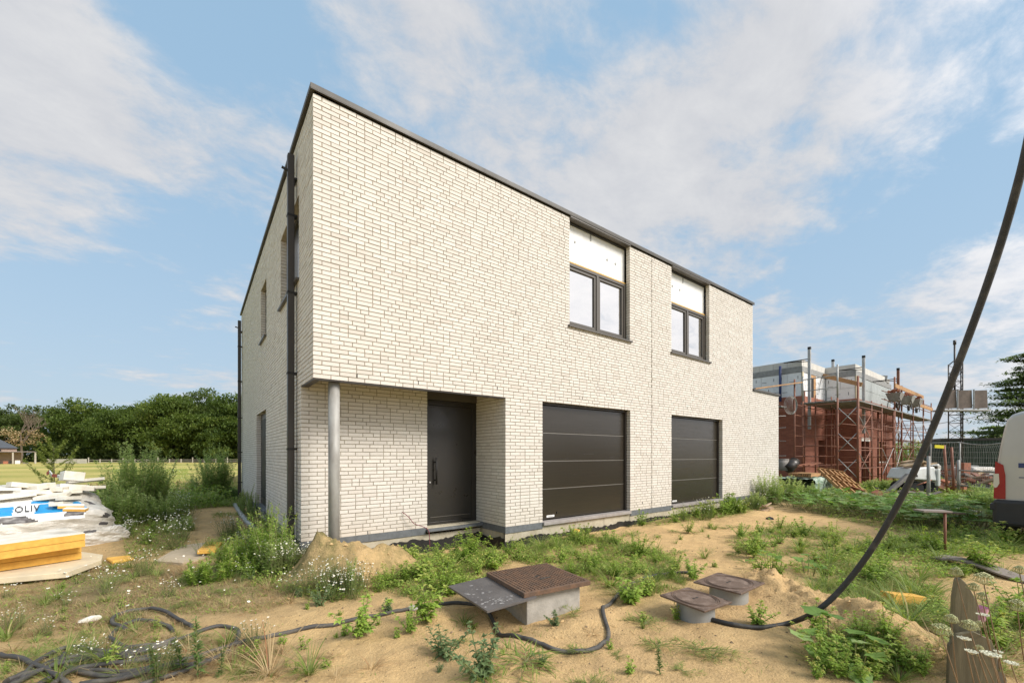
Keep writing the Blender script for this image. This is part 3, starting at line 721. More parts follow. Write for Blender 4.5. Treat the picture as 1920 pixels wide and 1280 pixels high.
for (a_, b_, z0, z1) in (WA, WB):
    q = MB(); x = .10
    for c_, d_, r_, s_ in ((a_, b_, z1-.06, z1), (a_, b_, z0, z0+.06), (a_, a_+.06, z0+.06, z1-.06), (b_-.06, b_, z0+.06, z1-.06)): q.box(x, x+.08, c_, d_, r_, s_)
    f = q.build('window_frame', 'dark_pipe', house)
    q = MB(); q.box(.14, .15, a_+.06, b_-.06, z0+.06, z1-.06); q.build('pane', 'darkglass', f)
    q = MB(); q.add([(-.05, a_-.03, z0-.035), (.10, a_-.03, z0-.02), (.10, b_+.04, z0-.02), (-.05, b_+.04, z0-.035), (-.05, a_-.03, z0-.005), (.10, a_-.03, z0+.012), (.10, b_+.04, z0+.012), (-.05, b_+.04, z0-.005)], BOXF)
    q.build('window_sill', 'alu_grey', house)
# side door
q = MB(); q.box(.10, .18, SD[0], SD[1], .33, ZO-.004); d = q.build('side_door', 'dark_pipe', house)
q = MB(); q.box(.090, .099, SD[0]+.12, SD[1]-.12, .5, ZO-.14); q.build('pane', 'black', d)
q = MB(); q.box(-.04, .18, SD[0]-.03, SD[1]+.03, .27, .325); q.build('door_sill', 'bluestone', house)
# ---- front door
dx0, dx1, dy = 1.985, 3.076, .95
q = MB(); zb = .295; zt_ = 2.53
for a_, b_, c_, d_ in ((dx0, dx0+.10, zb, zt_), (dx1-.10, dx1, zb, zt_), (dx0+.10, dx1-.10, zt_-.09, zt_), (dx0+.10, dx1-.10, zb, zb+.05)): q.box(a_, b_, dy, dy+.1, c_, d_)
dfr = q.build('door_frame', 'door_dark', house, bevel=.003)
q = MB(); q.box(dx0+.102, dx1-.102, dy+.012, dy+.07, zb+.054, zt_-.094); dl = q.build('door_leaf', 'door_dark', dfr, bevel=.003)
q = MB(); q.box(dx0+.13, dx1-.13, dy+.002, dy+.012, zb+.13, zb+.142); q.build('drip_rail', 'alu_grey', dfr)
q = MB(); hx = dx0+.225; q.tube([(hx, dy-.055, 1.02), (hx, dy-.055, 1.50)], .017, 12); q.tube([(hx, dy-.055, 1.10), (hx, dy+.012, 1.10)], .011, 8); q.tube([(hx, dy-.055, 1.42), (hx, dy+.012, 1.42)], .011, 8)
q.build('door_handle', 'black', dfr)
q = MB(); q.tube([(dx0+.125, dy+.010, 1.06), (dx0+.125, dy-.004, 1.06)], .016, 12); q.build('lock_cylinder', 'silver', dfr)
q = MB(); q.box(1.96, 3.078, .93, 1.06, zt_+.004, ZSK-.006); q.build('header_panel', 'alu_grey', house)
q = MB(); q.box(1.982, 3.078, .80, 1.2, .20, .292); q.build('door_base', 'limeblock', house)
q = MB(); q.box(1.955, 3.074, .70, .94, .225, .268); q.build('door_step', 'bluestone', house, bevel=.004)
# ---- garage doors
for (a_, b_), badge in ((G1, .22), (G2, .25)):
    q = MB(); y = .10
    q.box(a_+.002, a_+.05, y, y+.05, .30, ZO); q.box(b_-.05, b_-.002, y, y+.05, .30, ZO); q.box(a_+.05, b_-.05, y, y+.05, ZO-.045, ZO-.002)
    f = q.build('garage_frame', 'dark_pipe', house)
    zs = [.305, .895, 1.43, 1.97, ZO-.048]
    for k in range(4):
        q = MB(); q.box(a_+.052, b_-.052, .135, .175, zs[k]+.004, zs[k+1]-.006)
        p = q.build('door_panel', 'garage', f, bevel=.006)
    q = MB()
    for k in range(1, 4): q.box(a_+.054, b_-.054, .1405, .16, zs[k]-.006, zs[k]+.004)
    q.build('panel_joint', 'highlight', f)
    q = MB(); q.box(a_+badge, a_+badge+.20, .128, .1345, .345, .385); bg = q.build('maker_badge', 'whitetape', f)
    q = MB()
    for k in range(5): q.box(a_+badge+.03+k*.03, a_+badge+.045+k*.03, .1265, .128, .357, .373)
    q.build('badge_lettering', 'pvc', f)
    n = 3; L = (b_-a_-.006)/n
    for k in range(n):
        q = MB(); q.box(a_+.003+k*L, a_+.003+(k+1)*L-.003, -.045, .14, .232, .295); q.build('garage_threshold', 'sillstone', house, bevel=.006)
    n = 6; L = (b_-a_)/n
    for k in range(n):
        q = MB(); q.box(a_+k*L+.003, a_+(k+1)*L-.003, .012+.004*(k % 2), .12, .02, .229); q.build('foundation_block', 'limeblock', house)
# ---- plinth stones
def plinth(axis, pos, a, b_, step=.93, out=.006):
    n = max(1, round((b_-a)/step)); L = (b_-a)/n
    for k in range(n):
        q = MB(); c_, d_ = a+k*L+(.003 if k else 0), a+(k+1)*L
        if axis == 'x': q.box(c_, d_, pos-out, pos+.09, .177, P0-.006)
        else: q.box(pos-out, pos+.09, c_, d_, .177, P0-.006)
        q.build('plinth_stone', 'bluestone', house, bevel=.002)
plinth('x', 0, 3.074, G1[0]); plinth('x', 0, G1[1], G2[0]); plinth('x', 0, G2[1], XE)
plinth('x', .788, -.006, 1.95); plinth('y', 3.08, .091, .93); plinth('y', 0, .88, SD[0]-.03, 1.0, .005); plinth('y', 0, SD[1]+.03, YB, 1.0, .005)
# ---- foundation: lime coloured band then ragged black membrane
def ragged(axis, pos, a, b_, top, out, name, matn, seed, amp=.025, bot=-.5):
    n = max(3, int((b_-a)/.045)); r = random.Random(seed); V_ = []; Fq = []
    for k in range(n+1):
        u = a+(b_-a)*k/n; zt2 = top+r.uniform(-amp, amp)+amp*math.sin(k*.23+seed); oo = out+r.uniform(0, .006)
        for (d_, z) in ((oo, bot), (oo, zt2), (-.06, zt2), (-.06, bot)):
            V_.append((u, pos-d_, z) if axis == 'x' else (pos-d_, u, z))
    for k in range(n):
        for j in range(4): Fq.append((k*4+j, k*4+(j+1) % 4, (k+1)*4+(j+1) % 4, (k+1)*4+j))
    q = MB(); q.add(V_, Fq); q.build(name, matn, house)
for a_, b_, s in ((3.075, G1[0], 1), (G1[1], G2[0], 2), (G2[1], XE, 3)): ragged('x', .012, a_, b_, .172, .0, 'foundation_band', 'limeblock', s, .003)
ragged('x', .012, 3.05, XE, .055, .022, 'damp_membrane', 'membrane', 4, .018)
ragged('x', .80, .0, 3.08, .172, .0, 'foundation_band', 'limeblock', 5, .003); ragged('x', .80, 0, 3.06, .085, .02, 'damp_membrane', 'membrane', 6, .022)
ragged('y', 3.092, .06, .80, .172, .0, 'foundation_band', 'limeblock', 7, .003); ragged('y', 3.092, .03, .78, .075, .022, 'damp_membrane', 'membrane', 8, .02)
ragged('y', .012, .80, YB, .172, .0, 'foundation_band', 'limeblock', 9, .003); ragged('y', .012, .78, YB, .04, .02, 'damp_membrane', 'membrane', 10, .02)
# ---- rainwater pipes on the side wall
def downpipe(yc, ztop, label=None):
    q = MB(); x0, x1, y0, y1 = -.125, -.035, yc-.045, yc+.045
    q.box(x0, x1, y0, y1, .16, ztop); p = q.build('downpipe', 'dark_pipe', house, bevel=.006)
    for z in (.62, 1.62, 2.75, 3.95, 5.1):
        if z > ztop-.3: continue
        q = MB(); q.box(x0-.006, .0, y0-.006, y1+.006, z, z+.03); q.build('pipe_bracket', 'black', p)
    q = MB(); q.beam((-.02, y0-.02, ztop-.36), (-.02, y1+.1, ztop-.36), .03, .03); q.build('wall_spout', 'black', p); q = MB(); q.beam((-.20, yc, ztop-.22), (-.12, yc, ztop-.24), .025, .03)
    q.build('spout_bracket', 'black', p)
downpipe(1.12, 6.02); downpipe(10.55, 5.97)
# ---- galvanised column carrying the overhang
q = MB(); q.tube([(.292, .15, -.1), (.292, .15, ZO+.2)], .073, 32); q.build('steel_column', 'galv', house, smooth=None)
q = MB(); q.box(.12, .46, .102, .30, ZO+.03, ZO+.05); q.build('column_head_plate', 'galv', house)
# red-brown flex hanging out beside the door
pts = [onp for onp in [(1.60, .70, .52), (1.70, .70, .40), (1.86, .68, .33), (1.94, .66, .26), (1.95, .64, .10), (1.95, .63, -.12)]]
q = MB(); q.tube(smooth_path([(1.52, .775, .60)]+pts), .006, 6); tag(q.build('electric_flex', 'flex'), 'thin dark red cable poking out of the wall left of the front door step', 'cable')

# ================================================================== NEAR SITE OBJECTS
def Z3(x, y, dz=0): return (x, y, Hs(x, y)+dz)
# ---- concrete chamber with chequered cover
ch = tag(empty('inspection_chamber', (1.62, -2.55, 0)), 'square concrete inspection chamber with rusty chequered cover standing out of the sand', 'manhole')
A = Vector((1.16, -2.90)); B = Vector((1.93, -3.00)); Dv = Vector((1.26, -2.14))
ux = (B-A); uy = (Dv-A); Ls = ux.length; ux.normalize(); uy.normalize()
ang = math.atan2(ux.y, ux.x); cc_ = A+ux*(Ls/2)+uy*(Ls/2)
q = MB(); h = Ls/2-.075; tw = .095
for sx, sy, wx, wy in ((0, -1, h, tw/2), (0, 1, h, tw/2), (-1, 0, tw/2, h-tw), (1, 0, tw/2, h-tw)):
    c = cc_+ux*(sx*(h-tw/2))+uy*(sy*(h-tw/2)); q.obox((c.x, c.y, .0), (wx*2, wy*2, .50), (0, 0, ang))
q.build('concrete_ring', 'concrete', ch, bevel=.008)
q = MB(); q.obox((cc_.x, cc_.y, .2775), (Ls, Ls, .045), (0, 0, ang)); lid = q.build('cover', 'rust_cast', ch, bevel=.004)
q = MB(); n = 20
for i in range(n):
    for j in range(n):
        if abs(i-n/2+.5) < 1.2 and abs(j-n/2+.5) < 1.2: continue
        a = (i+.5)/n-.5; b_ = (j+.5)/n-.5; s_ = Ls*.94
        c = cc_+ux*(a*s_)+uy*(b_*s_); q.obox((c.x, c.y, .3035), (s_/n*.68, s_/n*.68, .008), (0, 0, ang))
tag(q.build('chequer_plate', 'rust_cast', lid), kind='stuff')
q = MB(); q.obox((cc_.x, cc_.y, .3015), (.07, .03, .002), (0, 0, ang+.5)); q.build('key_hole', 'black', lid)
q = MB(); c = cc_+ux*.03-uy*.11; q.obox((c.x, c.y, .3085), (.13, .035, .002), (0, 0, ang)); q.build('cast_mark', 'dark_pipe', lid)
q = MB(); Ls2 = .43
c = A-ux*.16+uy*.36
q.obox((c.x, c.y, .237), (.52, .80, .018), (.0, R(-3), ang+R(3))); pw = q.build('plywood_sheet', ['ply'], None)
tag(pw, 'dark film-faced plywood offcut with white plaster splashes, pushed under the chequered cover', 'plywood sheet')
Rm = Euler((0, R(-3), ang+R(3))).to_matrix(); r_ = random.Random(5)
q = MB()
for k in range(60):
    lx, ly = r_.uniform(-.25, .0), r_.gauss(0, .17); 
    if abs(ly) > .38: continue
    if k % 3: ly = -.30+r_.uniform(-.07, .10); lx = r_.uniform(-.24, .10)
    p = Vector((c.x, c.y, .237))+Rm @ Vector((lx, ly, .0102)); a = r_.uniform(0, 3)
    rr = r_.uniform(.003, .014); P = []
    for s_ in range(7):
        an = a+2*PI*s_/7; rad = rr*r_.uniform(.5, 1.2); P.append(p+Rm @ Vector((math.cos(an)*rad*1.7, math.sin(an)*rad, 0)))
    q.add(P, [tuple(range(7))])
q.build('plaster_splash', 'plywhite', pw)
# ---- two round risers with square covers
def riser(cx, cy, s, ang, ztop, tilt, label):
    t_ = tag(empty('riser_cover', (cx, cy, Hs(cx, cy))), label, 'drain cover', 'round grey risers with square covers')
    q = MB(); q.tube([(cx, cy, -.12), (cx, cy, ztop-.014)], s*.37, 40, caps=False); q.tube([(cx, cy, ztop-.03), (cx, cy, ztop-.016)], s*.36, 40); q.build('riser_pipe', 'pvc', t_)
    Rm = Euler((tilt[0], tilt[1], ang)).to_matrix()
    q = MB(); q.obox((cx, cy, ztop), (s, s, .018), (tilt[0], tilt[1], ang)); cv = q.build('cover_plate', 'brown_cover', t_, bevel=.004)
    for rad in (.46, .42, .39):
        q = MB(); P = [Vector((cx, cy, ztop))+Rm @ Vector((math.cos(a)*s*rad, math.sin(a)*s*rad, .0105)) for a in np.linspace(0, 2*PI, 49)]
        q.tube(P, .0035, 5, caps=False); q.build('cast_ring', 'brown_cover' if rad != .46 else 'rust_cast', cv)
    q = MB()
    for sx in (-1, 1):
        for sy in (-1, 1):
            for k in range(4):
                p0 = Rm @ Vector((sx*s*.47, sy*s*(.47-.035*k-.02), .0105)); p1 = Rm @ Vector((sx*s*(.47-.035*(3-k)-.02)*1.0, sy*s*.47, .0105))
                q.tube([Vector((cx, cy, ztop))+p0, Vector((cx, cy, ztop))+p1], .0028, 4)
    q.build('corner_ribs', 'brown_cover', cv)
    for d_ in (-.025, .025):
        q = MB(); p = Vector((cx, cy, ztop))+Rm @ Vector((d_, 0, .0095)); q.obox(p, (.03, .018, .002), (tilt[0], tilt[1], ang)); q.build('lifting_slot', 'black', cv)
riser(2.60, -3.72, .46, R(-3), .175, (R(2), R(1)), 'nearer and lower of two round grey risers with a worn brown square cover')
riser(3.28, -3.71, .50, R(-2), .20, (R(-1), R(-2)), 'farther of two round grey risers, its brown square cover sitting slightly askew')
# ---- cables
def lay(pts, r, dz=0, n=8, sub=8, lift=None):
    P = smooth_path([(x, y, 0) for x, y in pts], sub); out = []
    for i, p in enumerate(P): out.append((p.x, p.y, Hs(p.x, p.y)+r*.8+dz+(lift[min(i//sub, len(lift)-1)] if lift else 0)))
    return out
P = [D(2230, -1100, 2.1), D(2140, -650, 2.15), D(2060, -220, 2.25), D(1990, 60, 2.35), D(1945, 190, 2.45), D(1915, 320, 2.55), D(1872, 470, 2.7), D(1820, 620, 2.85), D(1762, 770, 3.0), D(1704, 905, 3.15), D(1640, 1020, 3.3), D(1580, 1100, 3.42), D(1530, 1145, 3.5)]
ends = PX((1478, 1176), (1420, 1181), (1370, 1176), (1320, 1164), (1285, 1158))
P += [Z3(x, y, .02) for x, y in ends]
q = MB(); q.tube(smooth_path(P, 8), .0215, 14)
tag(q.build('hanging_cable', 'cable'), 'thick black cable sweeping down from the upper right to the two risers', 'cable')
run = PX((1300, 1078), (1262, 1074), (1222, 1082), (1190, 1095), (1160, 1115), (1137, 1140), (1130, 1160), (1141, 1188), (1128, 1210), (1095, 1222), (1040, 1219), (985, 1202), (945, 1180), (925, 1155), (905, 1138), (870, 1134), (820, 1137), (760, 1145), (700, 1155), (640, 1168), (580, 1180), (520, 1192), (480, 1200), (440, 1212))
q = MB(); q.tube(lay(run, .019), .019, 10)
tag(q.build('ground_cable', 'cable_dusty'), 'dusty black cable lying on the sand and looping round the concrete chamber', 'cable')
r_ = random.Random(12)
loops = []
coilpx = [[(440, 1212), (448, 1195), (438, 1180), (415, 1176), (380, 1185), (340, 1200), (290, 1210), (240, 1215), (190, 1225), (120, 1240), (60, 1262), (10, 1290)],
          [(445, 1210), (400, 1225), (350, 1245), (290, 1262), (230, 1275), (150, 1285)],
          [(235, 1185), (212, 1175), (215, 1160), (240, 1150), (275, 1147), (310, 1152), (340, 1168), (360, 1180)],
          [(330, 1205), (270, 1225), (200, 1240), (130, 1252), (70, 1272), (20, 1300)],
          [(240, 1215), (215, 1205), (208, 1195), (225, 1180), (260, 1168), (300, 1170), (325, 1182)],
          [(120, 1235), (118, 1250), (135, 1262), (165, 1268), (190, 1272), (240, 1268), (300, 1252)],
          [(300, 1235), (240, 1238), (180, 1228), (140, 1222), (100, 1232), (70, 1250), (40, 1285)],
          [(0, 1236), (25, 1244), (45, 1250), (60, 1258), (90, 1268), (130, 1290)],
          [(400, 1235), (350, 1262), (290, 1280), (230, 1300)], [(430, 1222), (380, 1250), (310, 1258), (230, 1262), (160, 1262), (100, 1275), (60, 1295)], [(320, 1212), (250, 1232), (190, 1236), (130, 1244), (90, 1262), (50, 1275), (15, 1290)],
          [(300, 1245), (230, 1250), (170, 1258), (125, 1272), (100, 1290)], [(250, 1222), (180, 1232), (110, 1242), (50, 1270), (10, 1300)]]
q = MB()
for k, L in enumerate(coilpx):
    q.tube(lay([G(u, v) for u, v in L], .017, dz=.003+.009*(k % 4)), .017, 9)
tag(q.build('hose_coil', 'cable_dusty'), 'tangled coil of black hose on the dry grass, bottom left', 'hose')
# ---- drain pipe along the house side
p0 = G(440, 948); p1 = G(488, 1002); q = MB()
pts = [(p0[0], p0[1]), (-.30, 8.2), (-.33, 6.2), (-.30, 4.8), (p1[0], p1[1])]
pts = lay(pts, .055, n=12, sub=6); q.tube(pts, .055, 14); t_ = q.build('drain_pipe', 'pvc')
tag(t_, 'grey plastic drain pipe lying on the path beside the house wall', 'pipe')
q = MB(); i = len(pts)//2; q.tube([pts[i], pts[i+1]], .062, 14); q.build('pipe_socket', 'pvc', t_)
# ---- insulation in plastic film
def wrapped(name, x0, x1, y0, y1, z0, z1, prints, label, cat, seed, amp=.05, cham=.0, rot=0, pivot=None):
    pv = pivot or ((x0+x1)/2, (y0+y1)/2); t_ = tag(empty(name, (pv[0], pv[1], 0)), label, cat)
    nu, nv = 260, 130
    hh = z1-z0; dd = y1-y0
    poly = [(y0, z0), (y0, z0+hh*(1-.42*bool(cham))), (y0+max(cham, .001), z1), (y1, z1), (y1, z0)]
    seg = [math.dist(poly[i], poly[i+1]) for i in range(4)]; cum = np.concatenate([[0], np.cumsum(seg)]); per = cum[-1]
    U = np.linspace(0, 1, nu); W = np.linspace(0, 1, nv); UU, WW = np.meshgrid(U, W, indexing='ij')
    s = WW*per
    yy = np.interp(s, cum, [p[0] for p in poly]); zz = np.interp(s, cum, [p[1] for p in poly])
    ys2 = np.mean([np.interp(np.clip(s+o, 0, per), cum, [p[0] for p in poly]) for o in (-.09, -.05, 0, .05, .09)], 0)
    zs2 = np.mean([np.interp(np.clip(s+o, 0, per), cum, [p[1] for p in poly]) for o in (-.09, -.05, 0, .05, .09)], 0)
    yy, zz = ys2, zs2
    cy_, cz_ = (y0+y1)/2, (z0+z1)/2
    ry = (yy-cy_)/(dd/2); rz = (zz-cz_)/(hh/2)
    xx = x0+UU*(x1-x0)
    endf = np.clip((xx-(x1-.40))/.40, 0, 1)
    yy = cy_+(yy-cy_)*(1-.30*endf**2.5); zz = z0+(zz-z0)*(1-.25*endf**3)
    xx = xx+.10*np.sin(np.clip((zz-z0)/hh, 0, 1)*PI)*endf
    d1 = vnoise(xx*1.0+zz*.7, yy+zz*1.3, 1.8, seed); d2 = vnoise(xx+zz*.5, yy*1.4+zz*2.2, 5.5, seed+1); d3 = vnoise(xx*.6+zz, yy+zz*1.8, 13, seed+2); d4 = vnoise(xx*1.2-zz, yy-zz*2.8, 26, seed+3)
    dd_ = amp*(1.3*d1+.9*d2+.55*d3+.3*d4)
    flat = np.ones_like(dd_)
    frontness = np.clip(-ry, 0, 1)**2; topness = np.clip(rz, 0, 1)**2
    yy = yy-dd_*frontness+dd_*np.clip(ry, 0, 1)**3; zz = zz+dd_*topness*1.1; xx = xx+dd_*endf*2.2
    V_ = np.stack([xx, yy, zz], -1).reshape(-1, 3)
    idx_ = np.arange(nu*nv).reshape(nu, nv)
    Fq = np.stack([idx_[:-1, :-1], idx_[1:, :-1], idx_[1:, 1:], idx_[:-1, 1:]], -1).reshape(-1, 4)
    fxm = ((xx[:-1, :-1]+xx[1:, 1:])/2).ravel(); fs = ((s[:-1, :-1]+s[1:, 1:])/2).ravel()
    mi = np.zeros(len(Fq), int)
    for (a0, a1, b0, b1, skew, mi_) in prints:
        uu = fxm-skew*(fs-b0)
        mi[(uu > a0) & (uu < a1) & (fs > b0) & (fs < b1)] = mi_
    cap = list(idx_[-1, ::1])
    me = meshdata(name, V_, Fq, ['film', 'printfilm', 'blue', 'darkprint'], midx=mi, smooth=True)
    mk('plastic_wrap', me, t_)
    q = MB(); q.add([V_[i_] for i_ in cap], [tuple(range(len(cap)))]); q.build('wrap_end', 'film', t_)
    t_.rotation_euler = (0, 0, rot)
    return t_, (xx, yy, zz, s)
zt = 1.0
PV = G(207, 1022); RT = R(19)
s1 = .545
x_ = PV[0]; y_ = PV[1]
pk, GR = wrapped('insulation_pallet', x_-4.4, x_, y_, y_+1.9, .02, zt,
    [(-99, x_-.30, .50, 1.06, 0, 1), (x_-3, x_-1.08, .66, .92, .2, 2), (x_-.86, x_-.50, .66, .93, .35, 2), (x_-.86, x_-.66, .96, 1.05, .3, 2), (x_-1.16, x_-.80, .50, .63, -1.2, 3), (x_-.56, x_-.34, .55, .74, .6, 3), (x_-.36, x_-.25, .72, .95, -.3, 2), (x_-2.0, x_-1.2, .50, .60, 1, 3),
     (x_-.26, x_-.16, .12, .20, .5, 3), (x_-.10, x_-.0, .50, .60, .5, 3), (x_-.14, x_-.02, .36, .42, .5, 3), (x_-.2, x_-.12, .85, 1.0, -.4, 3), (x_-1.5, x_-1.1, .08, .13, 0, 2)],
    'pallet of insulation in milky plastic film with blue and dark print', 'insulation pallet', 33, .045, cham=.80, rot=0, pivot=PV)
cu = bpy.data.curves.new('wrap_lettering', 'FONT'); cu.body = 'OLIV'; cu.size = .15; cu.extrude = .001; cu.space_character = 1.15
tmp = bpy.data.objects.new('tmp', cu); COL.objects.link(tmp); dg = bpy.context.evaluated_depsgraph_get(); tme = bpy.data.meshes.new_from_object(tmp.evaluated_get(dg)); bpy.data.objects.remove(tmp)
gx_, gy_, gz_, gs_ = GR
for v_ in tme.vertices:    # lay the letters on the film: distance along the section = height of the letter
    X_ = x_-1.045+v_.co.x*.72+v_.co.y*.15; S_ = .73+v_.co.y*1.55
    i_ = int(np.clip((X_-gx_[0, 0])/(gx_[-30, 0]-gx_[0, 0])*(gx_.shape[0]-30), 0, gx_.shape[0]-1)); j_ = int(np.clip(S_/gs_[0, -1]*(gs_.shape[1]-1), 0, gs_.shape[1]-1))
    v_.co = (X_, float(gy_[i_, j_])-.010, float(gz_[i_, j_])+.018)
tme.materials.clear(); tme.materials.append(M['darkprint']); mk('wrap_lettering', tme, pk)
pk.rotation_euler = (0, 0, RT)
bg, _ = wrapped('slumped_bag', x_-1.0, x_+.12, y_-.12, y_+.7, .0, .33, [(x_-.35, x_-.2, .28, .36, .2, 3)], 'slack grey plastic bag slumped at the right foot of the wrapped pallet', 'plastic bag', 55, .05, rot=RT, pivot=PV)
# white foam offcuts on top
r_ = random.Random(8)
offs = [(152, 905, .34, .30, .16, 8), (70, 925, .55, .22, .07, 25), (30, 930, .60, .25, .08, 12), (100, 932, .50, .28, .06, -20), (122, 920, .42, .20, .07, 60), (138, 926, .30, .18, .07, 10),
        (162, 922, .40, .22, .07, -15), (110, 948, .22, .42, .06, -25), (180, 908, .60, .25, .05, 5), (148, 918, .45, .20, .08, -5), (85, 915, .35, .25, .08, 35), (55, 912, .45, .2, .08, 20), (185, 920, .35, .22, .05, 20), (15, 915, .5, .3, .05, 5), (128, 938, .36, .2, .06, 40)]
words = ['upright white foam block standing highest on the pallet heap', 'long white foam strip on the left half of the pallet heap', 'broad cream foam slab at the far left of the pallet heap', 'tilted white foam board near the middle of the pallet heap',
         'crosswise white foam piece just left of the upright block', 'small square white foam block in front of the upright block', 'white foam block right of the upright one on the heap', 'narrow white foam board leaning over the blue print',
         'thin long white foam sheet at the right back corner of the heap', 'white foam piece lying under the upright block', 'short white foam piece turned sideways in the back row', 'flat white foam piece at the back left of the heap',
         'thin white foam piece at the right edge above the torn film', 'wide thin foam sheet at the back far left edge', 'small tilted foam piece between the narrow board and the heap']
for k, ((u, v, a_, b_, c_, rz_), w_) in enumerate(zip(offs, words)):
    a_, b_ = a_*.78, b_*.8; dxl = -(200-u)/165; s_ = 1.62 if v < 910 else 1.45-(v-910)/58; yl = (s_-.57)*.87 if s_ < 1.45 else .8+s_-1.45; z = .02+.98*min(1, .58+(s_-.57)*.48)+c_/2+max(0, (912-v)/111); X_, Y_ = x_+dxl, y_+yl
    x = PV[0]+(X_-PV[0])*math.cos(RT)-(Y_-PV[1])*math.sin(RT); y = PV[1]+(X_-PV[0])*math.sin(RT)+(Y_-PV[1])*math.cos(RT)
    q = MB(); q.obox((0, 0, 0), (a_, b_, c_)); o_ = q.build('foam_offcut', 'whitefoam', bevel=.006)
    o_.location = (x, y, z+.02); o_.rotation_euler = (R(r_.uniform(-10, 10)), R(r_.uniform(-10, 10)), R(rz_+15)); tag(o_, w_, 'foam offcut', 'white foam offcuts heaped on the wrapped pallet')
for (u, v, a_, b_, c_, rz_, w_) in ((133, 951, .26, .16, .035, 10, 'small yellow foam offcut with white top beside the blue print'), (142, 957, .22, .10, .03, -10, 'thin yellow foam strip at the right end of the blue print')):
    z = .80; x, y = G(u, v, z); q = MB(); q.box(-a_/2, a_/2, -b_/2, b_/2, 0, c_, 0); q.box(-a_/2, a_/2, -b_/2, b_/2, c_, c_+.006, 1); o_ = q.build('yellow_offcut', ['yellow', 'whitefoam'])
    o_.location = (x, y, z); o_.rotation_euler = (R(6), R(5), R(rz_)); tag(o_, w_, 'foam offcut')
# ---- boards in front: big cream board, then two pairs of yellow boards
def slab(name, pts, z0, z1, mats, label, cat, group=None, topw=0):
    q = MB(); q.prism(pts, z0, z1-(.004 if topw else 0), 0)
    if topw: q.prism(pts, z1-.004, z1, 1)
    o_ = q.build(name, mats, bevel=.006); return tag(o_, label, cat, group)
bpts = [G(193, 1040, .09), G(186, 1072, .09), G(120, 1105, .09), (-5.0, 1.9), (-5.2, 3.2), (-3.6, 3.3)]
slab('cream_board', [G(193, 1039, .09), G(190, 1050, .08), G(126, 1072, .09), G(0, 1083, .09), G(-160, 1090, .09), G(-160, 1020, .09), G(60, 1020, .09)], .02, .09, ['creamboard'], 'large flat cream board lying under the yellow insulation boards', 'insulation board')
for k, (u, v, zp, z0, z1, lb) in enumerate(((153, 1047, .10, .10, .19, 'lowest yellow insulation board in the stack beside the wrapped pallet'), (153, 1047, .10, .194, .285, 'second yellow insulation board from the bottom, set back under the upper pair'),
        (160, 1024, .295, .295, .385, 'third yellow insulation board, overhanging the lower pair'), (160, 1024, .295, .389, .48, 'top yellow insulation board with white upper face'))):
    px_, py_ = G(u, v, zp); q = MB(); q.box(-3.2, 0, 0, .80, 0, z1-z0-.006, 0); q.box(-3.2, 0, 0, .80, z1-z0-.006, z1-z0, 1 if k == 3 else 0)
    o_ = q.build('yellow_board', ['yellow', 'whitefoam'], bevel=.006); o_.location = (px_, py_, z0); o_.rotation_euler = (0, R(-1.2 if k > 1 else 0), R(22+(1.0 if k > 1 else -1))); tag(o_, lb, 'insulation board', 'yellow insulation boards in the stack')
# loose yellow pieces
x, y = G(395, 1028, .05); q = MB(); q.obox((x, y, Hs(x, y)+.05), (.22, .95, .06), (R(-3), R(4), R(-8))); tag(q.build('yellow_board_offcut', 'yellow', bevel=.006), 'flat yellow insulation offcut on the path between pallet and house', 'foam offcut')
x, y = G(226, 1047, .04); q = MB(); q.obox((x, y, Hs(x, y)+.03), (.26, .22, .05), (R(8), R(4), R(25))); tag(q.build('yellow_chunk', 'yellow', bevel=.02), 'small broken yellow foam chunk on the grass right of the cream board', 'foam offcut')
x, y = G(1080, 997, .06); q = MB(); q.obox((x, y, Hs(x, y)+.06), (.13, .10, .16), (R(12), R(-14), R(25))); tag(q.build('yellow_block', 'yellow', bevel=.006), 'small yellow foam block standing on the sand below the wide garage door', 'foam offcut')
x, y = G(1693, 1118, .06); q = MB(); q.obox((x, y, Hs(x, y)+.05), (.34, .16, .11), (R(-5), R(5), R(-38))); tag(q.build('yellow_brick', 'yellow', bevel=.006), 'yellow foam brick half hidden in grass right of the risers', 'foam offcut')
q = MB(); x, y = G(360, 1038); q.prism([(x+dx, y+dy) for dx, dy in ((-.42, -.35), (-.1, -.75), (.3, -.4), (.42, .2), (.25, .8), (-.15, .7))], Hs(x, y)-.03, Hs(x, y)+.015); tag(q.build('concrete_patch', 'tanconcrete'), 'thin grey patch of spilt concrete on the path left of the house', 'concrete patch')
